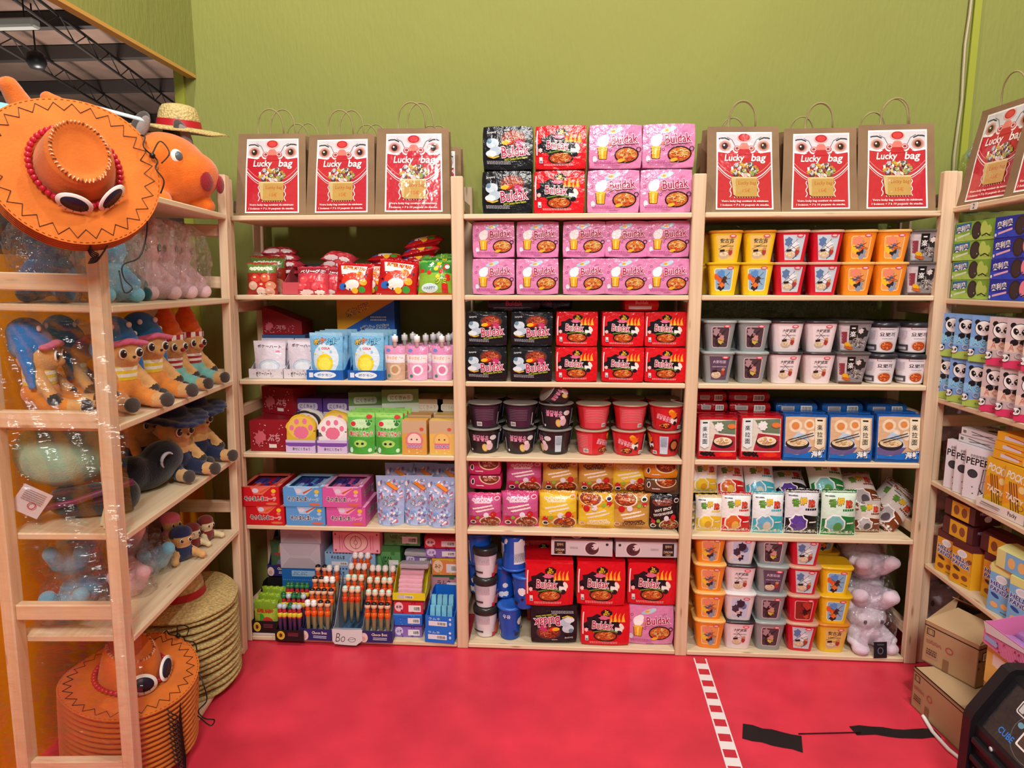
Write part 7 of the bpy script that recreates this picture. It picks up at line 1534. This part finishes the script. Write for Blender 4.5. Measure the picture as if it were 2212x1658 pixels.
# top shelf
putL('toy_round', -.03, .59, LZ[0]+.001, 'round orange plush toy with dark ears lying on the top shelf', -.5, None, 1.22)
o = place_axis('hat_straw', LM @ Vector((-.15, .79, LZ[0]+.285)), (.1, -.12, 1), 0, 'straw hat with red ribbon lying above the round orange toy', None, .86)
kind('stand', 'hat_stand', 'stand', [(None, box_form(.05, .05, .275, '3A322A', {}), 'card', None)])
putL('stand', -.15, .80, LZ[0]+.001, 'dark upright carton holding up the straw hat on the top shelf')
putL('toy_long', -.12, .15, LZ[0]+.001, 'long armed orange plush toy behind the hung cowboy hats', -.9, None, .86)
putL('toy_sky', -.24, .03, LZ[0]+.001, 'sky blue plush toy at the near end of the top shelf', -.9, None, 1.05)
a = Art(2.2); a.rect(0, 0, 2.2, 1, 'C8DCE4'); kind('card_blue', 'price_card', 'card', [(None, box_form(.13, .003, .05, 'C8DCE4', {'front': a}), 'paper', None)])
putL('card_blue', -.1, .3, LZ[0]+.215, 'pale blue card lying on the orange toy behind the hats', -.6, None, None, -1.2, .3)
# second shelf: toys in clear bags
G = 'bagged plush toys on the second shelf'
for kd, x, y, s, rz, l in (('bagged_denim', -.2, .1, .92, -1.2, 'dark blue plush toy in a clear bag at the near end'), ('bagged_blue', -.07, .2, .85, -.6, 'light blue plush toy in a clear bag beside the near post'), ('bagged_teal', -.1, .32, .8, -.4, 'dark teal plush toy in a clear bag'), ('bagged_pink', -.075, .435, .92, -.4, 'pink plush toy in a clear bag, first of three'), ('bagged_pink', -.075, .555, .93, -.35, 'pink plush toy in a clear bag, middle of three'), ('bagged_pink', -.08, .675, .92, -.4, 'pink plush toy in a clear bag beside the far post')):
    putL(kd, x, y, LZ[1]+.001, l+', second shelf, hat shelving', rz, G, s)
# third shelf
G = 'seated plush toys on the third shelf'
for kd, x, y, s, rz, l in (('toy_blue', -.045, .20, 1.0, -.5, 'plush toy in blue hood and orange shorts beside the near post'), ('toy_blue', -.045, .355, 1.02, -.45, 'plush toy in blue hood with pink brim next to the orange hats'), ('toy_orange', -.05, .505, .92, -.4, 'plush toy in tall orange hat next to the blue hoods'), ('toy_orange', -.05, .645, .92, -.45, 'plush toy in tall orange hat beside the far post'), ('toy_blue', -.19, .14, 1.0, .25, 'plush toy in blue hood seen through the near end film'), ('toy_blue', -.2, .3, 1.0, .4, 'plush toy in blue hood sitting in the back row')):
    putL(kd, x, y, LZ[2]+.001, l, rz, G, s)
# fourth shelf
G = 'navy plush toys on the fourth shelf'
putL('toy_navy', -.045, .50, LZ[3]+.001, 'plush toy in wide navy hat, nearer the middle of the fourth shelf', -.45, G, 1.0)
putL('toy_navy', -.05, .665, LZ[3]+.001, 'plush toy in wide navy hat beside the far post', -.45, G, 1.02)
putL('toy_navy', -.2, .6, LZ[3]+.001, 'plush toy in wide navy hat sitting behind two others', -.2, G, 1.0)
putL('toy_mint', -.2, .05, LZ[3]+.085, 'mint green round plush toy at the near end of the fourth shelf', -1.35, None, 1.1)
bm = blob([((0, .06, .045), (.1, .055, .045), '2A2E28'), ((.07, .06, .05), (.05, .05, .05), '262A26'), ((-.05, .055, .05), (.05, .05, .042), '30342C')], .008)
sm = MB(); sm.tube([(-.1, .0, .05), (-.03, .0, .06), (.05, -.002, .085), (.11, .005, .1)], .009, '6A2A44', 8)
tm = MB(); tm.box(-.035, .035, -.001, .001, -.035, .035, 'D8C8C8', Matrix.Translation((-.12, -.01, .075)) @ Matrix.Rotation(.6, 4, 'Y')); ta = Art(1); ta.micro(.15, .85, .7, 6, .04, '9A8A8A'); ta.ring(.6, .4, .12, .12, .03, 'C84A4A', 12)
tm.art(lambda u, v, e: Matrix.Translation((-.12, -.01, .075)) @ Matrix.Rotation(.6, 4, 'Y') @ Vector(((u-.5)*.07, -.0013-e, (v-.5)*.07)), ta)
kind('bag_olive', 'soft_pouch', 'pouch', [('pouch', Raw(bm), 'plush', None), ('strap', sm, 'satin', 0), ('paper_tag', tm, 'paper', 0)])
putL('bag_olive', -.14, .1, LZ[3]+.001, 'dark olive soft pouch with plum strap and paper tag, fourth shelf', -1.2)
fm = MB(); fm.bevbox(-.009, .009, -.004, .004, 0, .17, .002, 'D0BE94')
kind('stick', 'wooden_stick', 'stick', [(None, fm, 'satin', None)])
for k in range(3): putL('stick', -.045-.02*k, .03+.02*k, LZ[3]+.002, 'pale flat stick leaning on the olive pouch, %s' % ('nearest the front post', 'middle one', 'furthest back')[k], -1.3, 'pale sticks', 1, -.3, .15*k-.1)
bm = blob([((0, .06, .05), (.09, .06, .05), '15141A'), ((.05, .05, .08), (.06, .05, .05), '17161C'), ((-.06, .05, .06), (.06, .05, .05), '131218')], .008)
mo = MB(); mo.tube([(.02+.022*math.cos(t*.35+.8), -.006, .085+.022*math.sin(t*.35+.8)) for t in range(10)], [.002, .003, .004, .005, .0055, .0055, .005, .004, .003, .002], 'A8A8B0', 6)
kind('bag_black', 'soft_pouch', 'pouch', [('pouch', Raw(bm), 'plush', None), ('moon_patch', mo, 'satin', 0)])
putL('bag_black', -.07, .36, LZ[3]+.001, 'black soft pouch with grey crescent patch, fourth shelf', -.4, None, 1.1)
# fifth shelf
G = 'bagged plush toys on the fifth shelf'
for kd, x, y, z, s, rz, rx, l in (('bagged_blue', -.2, .06, 0, .85, -1.3, -1.35, 'light blue plush toy in a clear bag lying at the near end'), ('bagged_pink', -.1, .2, 0, .8, -1.1, -1.3, 'pink plush toy in a clear bag lying beside the near post'), ('bagged_blue', -.09, .36, 0, .85, -.6, -1.25, 'light blue plush toy in a clear bag lying in the middle'), ('bagged_pink', -.15, .3, .09, .75, -.9, -1.2, 'pink plush toy in a clear bag lying on top of others'), ('bagged_blue', -.22, .12, .1, .8, -1.2, -1.2, 'light blue plush toy in a clear bag lying on the pink one')):
    putL(kd, x, y, LZ[4]+.07+z, l+', fifth shelf', rz, G, s, rx)
G = 'keyring toys on the fifth shelf'
for kd, x, y, z, s, rz, l in (('mini_pink', -.09, .5, .05, 1.35, -.5, 'pink keyring toy on top of the small pile'), ('mini_navy', -.05, .47, 0, 1.5, -.7, 'navy keyring toy at the shelf edge'), ('mini_navy', -.1, .55, 0, 1.4, -.2, 'navy keyring toy at the back of the small pile'), ('mini_brown', -.06, .57, .0, 1.2, -.6, 'brown and cream keyring toy, inner one'), ('mini_brown', -.04, .65, .0, 1.2, -.4, 'brown and cream keyring toy nearest the far post')):
    putL(kd, x, y, LZ[4]+.001+z, l, rz, G, s)
kind('cardboard_dark', 'cardboard_carton', 'carton', [(None, box_form(.26, .1, .24, '7A5A3A', {}), 'paper', None)])
putL('cardboard_dark', -.19, .6, LZ[4]+.001, 'brown carton standing at the back of the fifth shelf')
# corner column of bagged toys behind the right bay
G = 'bagged plush toys in the corner'
z = 0
for kd, s, l in (('bagged_pale', .96, 'pale plush toy in a clear bag on the floor in the corner'), ('bagged_pale', .96, 'pale plush toy in a clear bag, second from the floor in the corner'), ('bagged_pink', .96, 'pink plush toy in a clear bag, third from the floor in the corner'), ('bagged_pale', .96, 'pale plush toy in a clear bag, fourth from the floor in the corner'), ('bagged_blue', .96, 'blue plush toy in a clear bag, fifth from the floor in the corner'), ('bagged_dark', .96, 'dark plush toy in a clear bag, sixth from the floor in the corner'), ('bagged_blue', .96, 'blue plush toy in a clear bag on top of the corner pile')):
    put(kd, (1.87+jit(.01), .13, z+.001), l, -.7+jit(.2), G, s); z += .277
# pale toys at the foot of the right bay
G = 'pale bagged toys on the bottom shelf'
z = SHZ[5]+.001
put('bagged_pale', (1.58, .04, z), 'pale plush toy in a clear bag at the bottom of the pile, right bay', .1, G, (.98, .9, .66))
put('bagged_pale', (1.582, .055, z+.19), 'pale plush toy lying legs up in the middle of the pile, right bay', -.1, G, (.96, .8, .8), -.95)
put('bagged_pale', (1.584, .06, z+.325), 'pale plush toy in a clear bag on top of the pile, right bay', .1, G, (.95, .75, .72), -.95)
put('bagged_pink', (1.57, .215, z), 'pink plush toy in a clear bag behind the pale pile, right bay', .05, G, (.98, .5, 1.45))
a = Art(.8); a.rect(0, 0, .8, 1, '1E1C24'); a.ring(.4, .45, .16, .2, .03, '8A8A94', 12); a.micro(.2, .85, .4, 2, .03, '6A6A74')
kind('tag_card', 'price_card', 'card', [(None, box_form(.05, .002, .06, '1E1C24', {'front': a}), 'card', None)])
put('tag_card', (1.585, -.005, z), 'black printed card in front of the lowest pale toy', .1, None, 1, -.15)
# stretch film over the near end of the hat shelving
def film():
    mb = MB(); pin = Vector((-.25, 1.40))
    def fn(u, v):
        x = -.325+.37*u; z = .06+1.58*v; d = Vector((x, z))-pin; a = math.atan2(d.y, d.x); r = d.length
        f = .006*math.sin(a*34+2*noise.noise(Vector((x*4, z*3, 1))))*min(1, r*3)*(1 if z < 1.55 else .4)+.006*noise.noise(Vector((x*16, z*22, 2)))+.004*noise.noise(Vector((x*40, z*60, 5)))
        return LM @ Vector((x, -.034+f, z))
    mb.grid(fn, 70, 220, 'FFFFFF', True)
    def fn2(u, v):
        y = -.03+.16*u; z = .35+1.0*v; f = .006*noise.noise(Vector((y*30, z*14, 7)))+.004*noise.noise(Vector((y*60, z*50, 3)))
        return LM @ Vector((.045-.03*u+f, y, z))
    return mb
tag(film().build('stretch_film', 'stretch_film'), 'clear wrinkled stretch film wrapped across the near end of the hat shelving', 'plastic film')
